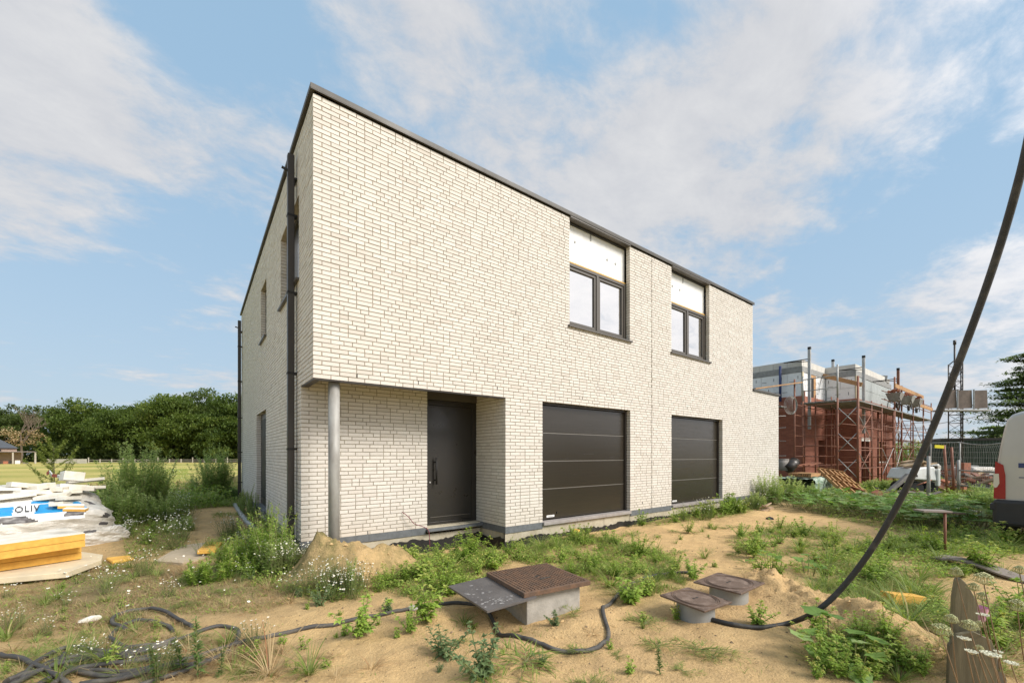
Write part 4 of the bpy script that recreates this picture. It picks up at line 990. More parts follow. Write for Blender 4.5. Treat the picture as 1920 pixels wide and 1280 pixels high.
# debris: broken wooden box, dark stone, red-brown stone
x, y = G(1437, 957); q = MB()
for k, (dx, dy, dz, sz, rt) in enumerate(((0, 0, .09, (.34, .22, .03), (R(30), R(10), R(20))), (.05, .05, .13, (.30, .2, .03), (R(-25), R(20), R(60))), (-.1, -.05, .05, (.3, .16, .05), (0, R(-18), R(-30))))): q.obox((x+dx, y+dy, Hs(x, y)+dz), sz, rt)
tag(q.build('broken_wood', 'debriswood'), 'splintered pale wood chunk on the sand near the far house corner', 'wood piece')
def stone(x, y, r, label, mt='debriswood', seed=1, flat=.6):
    rr = random.Random(seed); q = MB(); P_ = [(0, 0, r*flat)]; n = 7
    for j, (zf, rf_) in enumerate(((.5, .8), (-.1, 1), (-.5, .8))):
        for k in range(n): a = 2*PI*k/n; s_ = r*rf_*rr.uniform(.75, 1.15); P_.append((math.cos(a)*s_, math.sin(a)*s_, r*flat*zf*rr.uniform(.7, 1.2)))
    Fq = [(0, 1+k, 1+(k+1) % n) for k in range(n)]+[(1+j*n+k, 1+(j+1)*n+k, 1+(j+1)*n+(k+1) % n, 1+j*n+(k+1) % n) for j in range(2) for k in range(n)]
    q.add(P_, Fq); o_ = q.build('stone', mt); o_.location = (x, y, Hs(x, y)+r*.25); return tag(o_, label, 'stone')
x, y = G(1443, 972); stone(x, y, .09, 'small dark stone just in front of the splintered wood', 'membrane', 3)
x, y = G(775, 1143); stone(x, y, .055, 'knobbly grey clod beside the cable left of the concrete chamber', 'concrete', 4)
x, y = G(172, 1163); q = MB(); r_ = random.Random(2)
stone(x, y, .09, 'white crumbled foam lump on the dry grass above the hose coil', 'whitefoam', 7, .35)
# pebbles and crumbs: nobody could count them
n = 2600; V_ = []; px = rng.uniform(-3.5, 9, n); py = rng.uniform(-5.7, 3.5, n); keep = ~((px > 0) & (py > 0)); px, py = px[keep], py[keep]; pz = H(px, py)
oct_ = np.array([(1, 0, 0), (0, 1, 0), (-1, 0, 0), (0, -1, 0), (0, 0, .8), (0, 0, -.6)]); of = np.array([(0, 1, 4), (1, 2, 4), (2, 3, 4), (3, 0, 4), (1, 0, 5), (2, 1, 5), (3, 2, 5), (0, 3, 5)])
sc = (.004+.012*rng.random(len(px))**3)[:, None, None]
V_ = oct_[None]*sc*rng.uniform(.6, 1.4, (len(px), 6, 3))+np.stack([px, py, pz+.002], -1)[:, None]
Fq = (of[None]+(np.arange(len(px))*6)[:, None, None]).reshape(-1, 3)
M['crumb'] = simple('crumbs', (.30, .21, .12), (.12, .085, .05), .95, 30)
tag(mk('crumbs_and_pebbles', meshdata('crumbs_and_pebbles', V_.reshape(-1, 3), Fq, 'crumb')), 'dark crumbs and pebbles strewn over the sand', 'pebbles', None, 'stuff')
n = 9000; px = rng.uniform(-3, 8, n); py = rng.uniform(-5.7, 1, n); k_ = ((H(px, py) > .085) | (np.hypot(px-1.7, py+3.1) < .5) | (rng.random(n) < .04)) & ~((px > 0) & (py > -.03)) & ~((abs(px-1.6) < .4) & (abs(py+2.55) < .4)); px, py = px[k_], py[k_]; pz = H(px, py)
sc = (.006+.022*rng.random(len(px))**4)[:, None, None]
V_ = oct_[None]*sc*rng.uniform(.6, 1.4, (len(px), 6, 3))+np.stack([px, py, pz+.002], -1)[:, None]; Fq = (of[None]+(np.arange(len(px))*6)[:, None, None]).reshape(-1, 3)
M['clod'] = simple('sand_clods', (.60, .42, .20), (.45, .30, .14), .95, 20, bs=.5)
tag(mk('sand_clods', meshdata('sand_clods', V_.reshape(-1, 3), Fq, 'clod')), 'crumbly clods of sand on the heap and ridge', 'clods', None, 'stuff')
# ---- right foreground: old stake, planks, rod with a board
sx_, sy_ = D(1815, 852, 2.72)[:2]
st = tag(empty('old_stake', (sx_, sy_, 0)), 'old grey-green wooden stake with slanted split top, bottom right', 'wooden stake')
def stake(pts, thick, mat_, name):
    """pts: (sideways, z) outline facing the camera"""
    rt = Vector((CS, -SN, 0)); fw = Vector((SN, CS, 0)); tw_ = R(-22); r2 = rt*math.cos(tw_)+fw*math.sin(tw_); f2 = fw*math.cos(tw_)-rt*math.sin(tw_)
    n = len(pts); P_ = [Vector((sx_, sy_, 0))+r2*a+Vector((0, 0, z)) for a, z in pts]; P_ += [p+f2*thick for p in P_]
    q = MB(); q.add(P_, [tuple(range(n)), tuple(reversed(range(n, 2*n)))]+[(i+1 if i+1 < n else 0, i, n+i, n+(i+1) % n) for i in range(n)]); return q.build(name, mat_, st, bevel=.004)
stake([(-.075, -.1), (.075, -.1), (.085, .30), (.055, .42), (.045, .60), (.0, .70), (-.035, .742), (-.05, .72), (-.065, .60), (-.07, .4)], .05, 'stakewood', 'stake_board')
o_ = stake([(-.18, -.2), (.05, -.2), (.06, .30), (.03, .38), (-.05, .42), (-.13, .39), (-.17, .31)], .03, 'stakewood', 'rounded_board'); o_.location = Vector((-.035, -.075, 0))
o_ = stake([(.06, -.2), (.17, -.2), (.15, .12), (.12, .22), (.08, .30), (.06, .28)], .06, 'wood', 'split_stump'); o_.location = Vector((.02, -.03, 0))
p = D(1835, 1150, 2.85); q = MB(); q.tube([Vector(p)+Vector((0, 0, -.05)), Vector(p)+Vector((0, 0, .05))], [.028, .05], 14, caps=False); tag(q.build('pink_cap', 'pink'), 'faded pink plastic cap stuck behind the old stake', 'plastic cap')
p0, p1 = D(1757, 1048, 6.0), D(1990, 1112, 4.75); q = MB()
n = 14; P_ = []
for k in range(n+1):
    f = k/n; x = p0[0]*(1-f)+p1[0]*f; y = p0[1]*(1-f)+p1[1]*f; z = Hs(x, y)+.035+.03*math.sin(f*5); d_ = Vector((p1[0]-p0[0], p1[1]-p0[1], 0)).normalized(); s_ = Vector((-d_.y, d_.x, 0))*.13
    for a, b_ in ((-1, 0), (1, 0), (1, .022), (-1, .022)): P_.append(Vector((x, y, z+b_+(.012*a if k < 3 else 0)))+s_*a)
Fq = [(k*4+j, k*4+(j+1) % 4, k*4+4+(j+1) % 4, k*4+4+j) for k in range(n) for j in range(4)]+[(3, 2, 1, 0), (n*4, n*4+1, n*4+2, n*4+3)]
q.add(P_, Fq); tag(q.build('warped_plank', 'greyplank'), 'long warped grey plank lying on the sand at the right edge', 'plank')
p = G(1772, 1043); q = MB(); zt2 = .74
sg = tag(empty('pin_with_board', (p[0], p[1], 0)), 'rusty steel pin with a dark board resting across its top', 'pin and board')
q.tube([(p[0], p[1], -.1), (p[0], p[1], zt2-.06)], .016, 8); q.build('steel_pin', 'rustred', sg)
q = MB(); q.obox((p[0]-.12, p[1]+.12, zt2-.045), (.50, .16, .022), (R(3), R(2), R(-30))); q.build('board', 'greyplank', sg)
p = D(1770, 960, 7.6); q = MB(); q.obox(p, (.55, .2, .025), (R(-2), R(3), R(-40))); q.tube([(p[0], p[1], p[2]), (p[0]+.01, p[1], -.1)], .012, 6); tag(q.build('dark_board', 'brown_cover'), 'dark narrow board on a short pin behind the pin with the grey board', 'board')
for (u0, v0, u1, v1, w_, mt, lb) in ((1655, 935, 1725, 942, .25, 'greyplank', 'weathered board half buried in leaves behind the pumpkin patch'), (1610, 925, 1650, 933, .3, 'greyplank', 'short dark board lying in the rough grass by the leaning pallet'),
                                (1775, 938, 1868, 945, .06, 'silver', 'pale steel tube lying on the ground left of the van'), (1795, 957, 1868, 966, .06, 'silver', 'second steel tube on the ground, nearer to the van bumper')):
    a_ = G(u0, v0, .05); b_ = G(u1, v1, .05); q = MB(); q.beam((*a_, .1), (*b_, .08), w_, .04); tag(q.build('ground_board' if mt != 'silver' else 'steel_tube', mt), lb, 'board' if mt != 'silver' else 'tube')
# ================================================================== THE VAN (only its rear corner shows)
vx, vy = D(1866, 852, 7.2)[:2]; W2_ = 1.02
van = tag(empty('van', (vx, vy-W2_, 0)), 'silver grey delivery van at the right edge, its rear corner and red lamp in view', 'van')
prof = [(.99, .42), (1.02, .62), (1.025, 1.0), (1.005, 1.35), (.965, 1.7), (.925, 1.98), (.89, 2.14), (.83, 2.235), (.72, 2.28), (.4, 2.305), (0, 2.312)]
def ring(x, top=1.0, nar=1.0, sink=0):
    P_ = []
    for a, z in prof: P_.append((x, vy-W2_+a*nar, .42+(z-.42)*top+sink))
    for a, z in reversed(prof[:-1]): P_.append((x, vy-W2_-a*nar, .42+(z-.42)*top+sink))
    return P_
st_ = [(0, .985, .985), (.05, 1, 1), (3.4, 1, 1), (3.7, .985, .99), (4.1, .80, .97), (4.6, .52, .96), (5.3, .42, .93), (5.45, .30, .85)]
q = MB(); n = len(prof)*2-1; P_ = []
for dx, tp, nr in st_: P_ += ring(vx+dx, tp, nr)
Fq = [(i*n+k+1, i*n+k, (i+1)*n+k, (i+1)*n+k+1) for i in range(len(st_)-1) for k in range(n-1)]+[tuple(range(n)), tuple(reversed(range((len(st_)-1)*n, len(st_)*n)))]+[(i*n, i*n+n-1, (i+1)*n+n-1, (i+1)*n) for i in range(len(st_)-1)]
q.add(P_, Fq); vb = q.build('body', 'vanpaint', van, bevel=.03)
vb.data.polygons.foreach_set('use_smooth', [True]*len(vb.data.polygons)); wnm = vb.modifiers.new('wn', 'WEIGHTED_NORMAL')
yc = vy-W2_
for s_ in (1, -1):
    q = MB(); y0 = yc+s_*.03; y1 = yc+s_*.93
    q.add([(vx-.012, y0, .50), (vx-.012, yc+s_*.97, .50), (vx-.012, yc+s_*.955, 1.5), (vx-.012, yc+s_*.87, 2.14), (vx-.012, y0, 2.20)], [(0, 1, 2, 3, 4) if s_ < 0 else (4, 3, 2, 1, 0)]); dr = q.build('rear_door', 'vanpaint', van)
    # tail lamp wraps the corner
    ya = yc+s_*1.03; Lp = [(.0, .80), (.0, 1.42), (.075, 1.37), (.105, 1.29), (.118, 1.20), (.120, .80)]
    lo_ = [(vx-.03, ya-s_*(a-.0)-s_*.0-s_*(.02 if z > 1.3 else 0), z) for a, z in Lp]; q = MB(); m_ = len(lo_)
    P_ = lo_+[(x+.16, y+s_*.004, z) for x, y, z in lo_]; q.add(P_, [tuple(range(m_)), tuple(reversed(range(m_, 2*m_)))]+[(i_, (i_+1) % m_, m_+(i_+1) % m_, m_+i_) for i_ in range(m_)]); tl = q.build('tail_lamp', 'redlens', van, bevel=.008)
    q = MB(); P_ = [(vx-.036, ya-s_*a+s_*.003, z) for a, z in ((.0, 1.0), (.0, 1.22), (.052, 1.22), (.058, 1.06), (.035, 1.0), (.015, .985))]; m_ = 6; P2 = P_+[(x+.1, y, z) for x, y, z in P_]
    q.add(P2, [tuple(range(m_)), tuple(reversed(range(m_, 2*m_)))]+[(i_, (i_+1) % m_, m_+(i_+1) % m_, m_+i_) for i_ in range(m_)]); q.build('reversing_light', 'clearlens', tl, bevel=.004)
q = MB(); q.box(vx-.11, vx+.25, yc-1.045, yc+1.045, .34, .78); q.build('rear_bumper', 'bumper', van, bevel=.05)
q = MB(); q.box(vx-.10, vx+.15, yc+1.0, yc+1.075, .60, .71); q.build('bumper_step', 'bumper', van, bevel=.01)
q = MB(); q.box(vx+.25, vx+5.2, yc-1.035, yc-1.0, .42, .62); q.box(vx+.25, vx+5.2, yc+1.0, yc+1.035, .42, .62); q.build('side_trim', 'bumper', van)
for (y0, y1, z0, z1) in ((.765, .50, 1.33, 1.41), (.76, .55, 1.16, 1.175)):
    q = MB(); q.box(vx-.016, vx-.013, yc+y1, yc+y0, z0, z1); q.build('blue_lettering', 'blueink', van)
for wx in (.95, 4.5):
    for s_ in (1, -1):
        q = MB(); y = yc+s_*.88; q.tube([(vx+wx, y-.11, .34), (vx+wx, y+.11, .34)], .34, 28); w_ = q.build('wheel', 'rubber', van)
        q = MB(); q.tube([(vx+wx, y-.115, .34), (vx+wx, y+.115, .34)], .2, 20); q.build('wheel_hub', 'silver', w_)
q = MB(); q.add([(vx+3.72, yc-.85, 2.1), (vx+3.72, yc+.85, 2.1), (vx+4.5, yc+.9, 1.45), (vx+4.5, yc-.9, 1.45)], [(0, 1, 2, 3)]); q.build('windscreen', 'darkglass', van)
# ================================================================== THE HOUSE UNDER CONSTRUCTION
cs_ = tag(empty('unfinished_house', (27, 5, 0)), 'unfinished red brick house with white block parapet behind scaffolding', 'house under construction')
XA, YA, XB, YB2, XC, YC = 22.3, 1.71, 25.65, .42, 33.2, 12.
ZR, ZB1, ZB2, ZTOP = 4.42, 5.60, 5.88, 6.20
def shell(z0, z1, inset, name, mt):
    q = MB(); i = inset
    q.box(XA+i, XB+i+.3, YA+i, YC, z0, z1); q.box(XB+i, XC-i, YB2+i, YC, z0, z1); return q.build(name, mt, cs_)
# lower brick wall with openings on the front block
q = MB(); t0 = .3
def wall_open(axis, pos, a, b_, z0, z1, ops):
    xs = sorted(set([a, b_]+[e_ for o_ in ops for e_ in o_[:2]]))
    for x0, x1 in zip(xs[:-1], xs[1:]):
        oo = [o_ for o_ in ops if o_[0] <= (x0+x1)/2 <= o_[1]]
        spans = [(z0, z1)] if not oo else [s_ for s_ in ((z0, oo[0][2]), (oo[0][3], z1)) if s_[1] > s_[0]]
        for s0, s1 in spans:
            if axis == 'x': q.box(x0, x1, pos, pos+t0, s0, s1)
            else: q.box(pos, pos+t0, x0, x1, s0, s1)
wall_open('x', YB2, XB, XC, -.3, ZR, [(26.4, 27.9, 0, 2.25), (29.8, 31.6, 1.15, 2.3)])
wall_open('y', XB, YB2+t0, YA+.0, -.3, ZR, [])
wall_open('x', YA, XA, XB, -.3, ZR, [(24.4, 25.4, 0, 2.3)])
wall_open('y', XA, YA+t0, YC, -.3, ZR, [])
wall_open('y', XC-t0, YB2+t0, YC, -.3, ZR, [])
q.build('brick_wall', 'redbrick', cs_)
q = MB(); q.box(XA+.5, XC-.5, 2.3, YC-.3, -.2, ZB1); q.build('dark_interior', 'black', cs_)
q = MB(); q.box(26.35, 27.95, YB2-.02, YB2+.05, 2.26, 2.46); q.build('door_lintel', 'aac', cs_)
for a_, b_ in ((29.8, 29.88), (31.5, 31.6), (30.6, 30.7)):
    q = MB(); q.box(a_, b_, YB2+.12, YB2+.2, 1.15, 2.3); q.build('window_post', 'plank', cs_)
q = MB(); q.box(29.7, 31.7, YB2-.03, YB2+.1, 1.08, 1.149); q.build('window_ledge', 'aac', cs_)
# upper floor: insulation boards, each board a piece, on a set-back core
q = MB(); wallq = q
xs0 = (XA+.10, XB+.10); q.box(XA+.14, XB+.16, YA+.14, YC, ZR-.05, ZB1); q.box(XB+.14, XC-.14, YB2+.14, YC, ZR-.05, ZB1); q.build('upper_core', 'greyboard', cs_)
def boards(axis, pos, a, b_, mt, holes=(), h=.59, L=1.2, marks=True):
    rows = int(round((ZB1-ZR)/h)); k = 0
    for r0 in range(rows):
        z0 = ZR+r0*(ZB1-ZR)/rows; z1 = z0+(ZB1-ZR)/rows-.012; x = a-(.6 if r0 % 2 else 0)
        while x < b_:
            x0, x1 = max(a, x), min(b_, x+L)-.012
            if x1-x0 > .06 and not any(x1 > h_[0] and x0 < h_[1] for h_ in holes):
                qq = MB()
                if axis == 'x': qq.box(x0, x1, pos, pos+.05, z0, z1)
                else: qq.box(pos, pos+.05, x0, x1, z0, z1)
                bo = qq.build('insulation_panel', mt, cs_)
                if marks:
                    qq = MB(); rr = random.Random(k*7+int(pos*10))
                    for j in range(3):
                        u = x0+(x1-x0)*(.2+.3*j); zz = z0+.12+.3*rr.random()
                        if rr.random() < .5: w_, hh_ = .025, .16
                        else: w_, hh_ = .22, .02
                        if u+w_ > x1: continue
                        if axis == 'x': qq.box(u, u+w_, pos-.003, pos, zz, zz+hh_)
                        else: qq.box(pos-.003, pos, u, u+w_, zz, zz+hh_)
                    if qq.n: qq.build('printed_mark', 'darkprint', bo)
            x += L; k += 1
boards('y', XA+.08, YA+.12, YC, 'foil'); boards('x', YA+.08, XA+.12, XA+1.0, 'foil', L=.9); boards('x', YA+.08, XA+1.9, XB+.1, 'foil')
boards('y', XB+.08, YB2+.12, YA+.06, 'foil'); boards('x', YB2+.08, XB+.12, XC-.1, 'greyboard', marks=False, L=2.4)
q = MB(); q.box(XA+1.0, XA+1.9, YA+.05, YA+.10, ZR+.02, ZR+1.15); q.build('opening_reveal', 'plank', cs_)
q = MB(); q.box(XA+1.12, XA+1.5, YA+.02, YA+.05, ZR+.02, ZR+1.0); q.build('dark_opening', 'black', cs_)
for x, y in ((XA+.13, YA+.05), (XB+.13, YB2+.05)):
    q = MB(); q.box(x-.06, x+.10, y-.0, y+.04, ZR, ZB1); q.build('yellow_corner_strip', 'creamboard', cs_)
shell(ZB1, ZB2-.0, .06, 'concrete_band', 'greyband')
for nm_, args in (('a', ('y', XA+.08, YA+.08, YC)), ('b', ('x', YA+.08, XA+.33, XB+.05)), ('c', ('y', XB+.08, YB2+.08, YA+.30)), ('d', ('x', YB2+.08, XB+.33, XC-1.6))):
    ax_, pos, a_, b_ = args; n = max(1, round((b_-a_)/.62)); L = (b_-a_)/n
    for k in range(n):
        q = MB(); c_, d_ = a_+k*L+.006, a_+(k+1)*L-.006
        if ax_ == 'x': q.box(c_, d_, pos, pos+.24, ZB2+.004, ZTOP+.0)
        else: q.box(pos, pos+.24, c_, d_, ZB2+.004, ZTOP)
        q.build('parapet_block', 'aac', cs_)
for k, (dx, dz) in enumerate(((-1.4, .05), (-1.1, .3), (-.9, .1))):
    q = MB(); q.obox((XC+dx, YB2+.25, ZB2+dz), (.5, .24, .22), (R(10*k), R(8), R(30*k))); q.build('loose_block', 'aac' if k != 1 else 'greyband', cs_)
# rainwater stub standing at the left
q = MB(); y = yX(1463, XA-.1); q.tube([(XA-.1, y, ZR-.2), (XA-.1, y, 6.0)], .06, 10); q.build('blue_grey_pipe', 'blueink', cs_)
# ---- scaffolding
sf = tag(empty('scaffolding', (26, -.3, 0)), 'red-brown tube scaffolding with grey decks in front of the unfinished house', 'scaffolding')
ZD = 3.88
def post(x, y, z0, z1, mt='rustred', r=.034, name='standard'):
    q = MB(); q.tube([(x, y, z0), (x, y, z1)], r, 8); return q.build(name, mt, sf)
def tube_(a, b_, mt='rustred', r=.022, name='ledger'):
    q = MB(); q.tube([a, b_], r, 6); return q.build(name, mt, sf)
xa, xb = 20.2, 21.0
S0 = (xa-.2, yX(1489.7, xa-.2)); S1 = (xb, yX(1505.4, xb)); S2 = (xb-.1, yX(1570.3, xb-.1)); S3 = (20.9, yX(1608.6, 20.9))
for p_, z1, r_ in ((S0, 4.9, .034), (S1, 4.0, .036), (S2, 4.0, .036), (S3, 4.85, .045)): post(p_[0], p_[1], -.1, z1, 'rustred', r_)
post(S1[0], S1[1], 4.0, 5.15, 'silver'); post(S2[0], S2[1], 4.0, 5.45, 'silver')
S1b = (S1[0]+.9, yX(1508.5, S1[0]+.9)); S2b = (24.3, yX(1549, 24.3)); S2c = (24.2, yX(1564, 24.2)); post(*S1b, -.1, 4.6); post(*S2b, -.1, 4.2); post(*S2c, -.1, 4.2)
for k in range(8):
    z = .55+k*.46
    tube_((*S0, z), (*S1, z), name='rung')
    tube_((*S1, z), (*S2, z), name='rung')
    if k % 2 == 0: tube_((*S1b, z), (*S2b, z+.02), r=.018); tube_((*S2b, z), (*S2c, z), r=.018)
for z in (4.45, 4.98): tube_((*S1, z), (*S2, z+.02), 'silver', name='guard_rail')
for z in (.55, 1.65, 2.75):
    tube_((*S2, z), (*S3, z+.85), 'silver', .016, 'cross_brace'); tube_((*S2, z+.85), (*S3, z), 'silver', .016, 'cross_brace')
for z in (1.2, 2.3, 3.4, 1.75, 2.9): tube_((*S2, z), (24.6, -.35, z), r=.018)
y9 = 9.5
for z, d_ in ((.9, .5), (1.5, -.4), (2.2, .5), (2.85, -.3), (3.4, .4)): tube_((XA-1.0, S0[1]+.8, z), (XA-1.0, y9, z+d_), 'silver', .018, 'cross_brace')
post(XA-1.0, y9, -.1, 4.3); post(XA-1.0, S0[1]+3.4, -.1, 4.3)
rows = [(yX(1608.6, 20.9), 0)]
YO, YI = -.62, .02
XSO = [xY(u, YO) for u in (1668, 1677.5, 1690.5, 1712, 1731, 1746)]
XSO = [25.2, 27.6]+XSO[1:]
bz = {1: 0}
for k, x in enumerate(XSO):
    hi = 5.0 if k >= 2 else 4.0
    if k == 2: hi = 5.6
    if k == 3: hi = 5.3
    post(x, YO, -.15, hi, r=.04 if k in (2, 3) else .032); post(x, YI if x < XC else YO+1.0, -.15, 4.0, r=.028)
    for j in range(8): tube_((x, YO, .5+j*.46), (x, YI if x < XC else YO+1.0, .5+j*.46), name='rung', r=.018)
for k in range(len(XSO)-1):
    x0, x1 = XSO[k], XSO[k+1]
    for z in (1.1, 2.0, 2.95): tube_((x0, YO, z), (x1, YO, z), r=.02)
    yb_ = YI if x1 < XC else YO+1.0
    for z in (1.5, 2.5, 3.3): tube_((x0, yb_, z), (x1, yb_, z), r=.018)
    m_ = 'silver' if k in (0, 4, 2) else 'rustred'
    tube_((x0, YO, .5), (x1, YO, 1.9), m_, .016, 'cross_brace'); tube_((x0, YO, 1.9), (x1, YO, .5), m_, .016, 'cross_brace')
    if k > 1: tube_((x0, YO, 2.1), (x1, YO, 3.5), m_, .016, 'cross_brace'); tube_((x0, YO, 3.5), (x1, YO, 2.1), 'rustred', .016, 'cross_brace')
for (x, y, z1) in ((21.6, 1.0, 4.3), (22.9, .75, 4.3), (XB-.4, 1.1, 4.2), (26.6, YI, 4.0), (29.0, YI, 4.0), (31.0, YI, 4.0), (23.4, YO, 4.0)): post(x, y, -.1, z1, r=.028)
for z in (.95, 1.85, 2.75, 3.6): tube_((21.2, YO, z), (25.2, YO, z), r=.02); tube_((21.6, 1.0, z+.1), (25.1, .9, z+.1), r=.018); tube_((xb, S1[1], z+.15), (S1b[0]+2.2, S1b[1]-.1, z+.15), r=.018)
for k in range(7):
    z = .5+k*.46; tube_((23.4, YO, z), (23.4, .9, z), name='rung', r=.016); tube_((29.0, YO, z), (29.0, YI, z), name='rung', r=.016); tube_((31.0, YO, z), (31.0, YI, z), name='rung', r=.016)
for a_, b_ in ((21.1, 23.4), (27.6, 29.0)):
    for z in (.6, 2.2): tube_((a_, YO, z), (b_, YO, z+1.2), 'rustred', .015, 'cross_brace'); tube_((a_, YO, z+1.2), (b_, YO, z), 'silver', .015, 'cross_brace')
for x in (XSO[2], XSO[4], XSO[5]): post(x, YO-.02, 4.0, 5.0, r=.026, name='guard_post')
for z in (4.35, 4.75): tube_((XSO[4], YO, z), (XSO[-1], YO, z), name='guard_rail'); tube_((25.2, YO, z-.1), (27.6, YO, z-.1), 'rustred', .018, 'guard_rail')
# decks, board by board
def deck(x0, x1, y0, y1, z, n, along='x'):
    for k in range(n):
        q = MB()
        if along == 'x': w_ = (y1-y0)/n; q.box(x0, x1, y0+k*w_+.012, y0+(k+1)*w_-.012, z, z+.055)
        else: w_ = (x1-x0)/n; q.box(x0+k*w_+.012, x0+(k+1)*w_-.012, y0, y1, z, z+.055)
        q.build('deck_board', 'deck', sf)
deck(21.0, 25.2, S2[1]+.1, S1[1]+.1, ZD, 5); deck(21.2, 27.9, YO-.05, YI+.15, ZD-.05, 3); deck(27.95, XSO[-1]+.4, YO-.05, YI+.10, ZD-.06, 3)
deck(XA-1.0, XA-.25, YA+.6, 9.5, ZD-.02, 3, 'y')
# planks used as guard rails
def plank_(a, b_, name='guard_plank'):
    q = MB(); q.beam(a, b_, .05, .20); q.build(name, 'plank', sf)
a_ = D(1412, 729, 17.0); b_ = D(1500, 717, 18.6); q = MB(); q.beam(a_, b_, .22, .05); q.build('walk_plank', 'plank', sf)
plank_(D(1543, 704, 22.0), D(1616, 721, 20.2)); plank_((XSO[2]-.3, YO-.06, 5.12), (XSO[5]-.4, YO-.06, 5.12)); plank_((XSO[4], YO-.06, 4.55), (XSO[6], YO-.06, 4.55))
plank_(D(1536, 772, 23.5), D(1556, 772, 23), 'toe_board')
q = MB(); c = D(1488.7, 759, 17.6)
for k in range(7):
    rr = .20+.012*k; th = k*.4
    q.tube([Vector(c)+Vector((math.cos(a)*rr*math.cos(th*.3), -math.cos(a)*rr*math.sin(th*.3)+.02*k, math.sin(a)*rr*1.45)) for a in np.linspace(0, 2*PI, 25)], .008, 4, caps=False)
tag(q.build('wire_coil', 'galv'), 'coil of grey wire hanging on the left scaffold standard', 'wire coil')
# aluminium clamp posts
for k, (u, vt, vb_, t_, lb) in enumerate(((1517.6, 655, 804, 20.0, 'tallest pale clamp post, at the left corner of the parapet'), (1561.8, 678, 816, 22.4, 'pale clamp post in the inner corner of the parapet'), (1619.3, 671, 812, 20.6, 'pale clamp post on the corner of the projecting block'), (1684, 694, 770, 22.5, 'short dark clamp post at the right end of the parapet'))):
    a_, b_ = D(u, vb_, t_), D(u, vt, t_)
    o_ = tag(empty('clamp_post', a_), lb, 'guard rail post', 'clamp posts along the parapet')
    q = MB(); q.box(a_[0]-.055, a_[0]+.055, a_[1]-.055, a_[1]+.055, a_[2], b_[2]); q.build('post', 'silver' if k < 3 else 'rustred', o_)
    q = MB(); q.box(a_[0]-.06, a_[0]+.06, a_[1]-.06, a_[1]+.06, b_[2]+.002, b_[2]+.12); q.build('cap', 'black', o_)
    z = b_[2]-.45; q = MB(); q.tube([(a_[0], a_[1], z), (a_[0]-.3, a_[1]+1.0, z-.06)], .025, 6); q.tube([(a_[0], a_[1], z-.12), (a_[0]-.3, a_[1]+1.0, z-.06)], .02, 6); q.build('clamp_arm', 'dark_pipe', o_)
# tubs of mortar and bricks on the deck
def barrow(u, t_, label, mt):
    x, y, z = D(u, 740, t_); z = ZD
    o_ = tag(empty('wheelbarrow', (x, y, z)), label, 'wheelbarrow', 'loaded barrows on the scaffold deck'); r_ = random.Random(int(u))
    q = MB(); top_ = [(x+a*.42, y+b_*.30, z+.78) for a, b_ in ((-1, -1), (1, -1), (1.15, 0), (1, 1), (-1, 1), (-1.15, 0))]; bot = [(x+a*.24, y+b_*.18, z+.38) for a, b_ in ((-1, -1), (1, -1), (1.15, 0), (1, 1), (-1, 1), (-1.15, 0))]
    q.add(top_+bot, [(6, 7, 8, 9, 10, 11)]+[(i_, 6+i_, 6+(i_+1) % 6, (i_+1) % 6) for i_ in range(6)]); q.build('tub', mt, o_)
    q = MB(); 
    for s_ in (-1, 1): q.tube([(x-.7, y+s_*.28, z+.5), (x+.1, y+s_*.2, z+.36), (x+.5, y, z+.2)], .018, 6); q.tube([(x-.2, y+s_*.22, z+.38), (x-.3, y+s_*.24, z+.056)], .016, 6)
    q.tube([(x+.5, y-.04, z+.22), (x+.5, y+.04, z+.22)], .16, 14); q.build('frame_and_wheel', 'dark_pipe', o_)
    for k in range(9):
        q = MB(); q.obox((x+r_.uniform(-.3, .3), y+r_.uniform(-.2, .2), z+.80+r_.uniform(0, .16)), (.21, .10, .06), (r_.uniform(-.4, .4), r_.uniform(-.4, .4), r_.uniform(0, 3))); q.build('brick', 'pot', o_)
barrow(1678, 21.2, 'left barrow on the deck, heaped with red bricks', 'greybarrel'); barrow(1700, 22.4, 'middle barrow on the deck, grey tub with a few bricks', 'galv'); barrow(1715, 23.6, 'right barrow on the deck, smallest of the three', 'greybarrel')
M['brownmesh'] = simple('brown_mesh_panel', (.16, .12, .095), (.11, .085, .07), .8, 3)
# ---- mast hoist
mt_ = D(1790, 852, 24.0); hoist = tag(empty('mast_hoist', (mt_[0], mt_[1], 0)), 'tall lattice mast hoist with a brown mesh platform halfway up', 'hoist')
rt = Vector((CS, -SN, 0)); fw = Vector((SN, CS, 0)); mc_ = Vector((mt_[0], mt_[1], 0)); hw = .36
cr4 = [mc_+rt*(a*hw)+fw*(b_*hw) for a, b_ in ((-1, 0), (1, 0), (0, -1.2))]
for c in cr4:
    q = MB(); q.tube([c+Vector((0, 0, .0)), c+Vector((0, 0, 6.75))], .03, 6); q.build('mast_tube', 'dark_pipe', hoist)
q = MB(); nseg = 14; hz_ = 6.7/nseg
for k in range(nseg):
    for a, b_ in ((0, 1), (1, 2), (2, 0)):
        q.tube([cr4[a]+Vector((0, 0, k*hz_)), cr4[b_]+Vector((0, 0, k*hz_))], .014, 4); q.tube([cr4[a if k % 2 else b_]+Vector((0, 0, k*hz_)), cr4[b_ if k % 2 else a]+Vector((0, 0, (k+1)*hz_))], .012, 4)
q.build('lattice_bracing', 'dark_pipe', hoist)
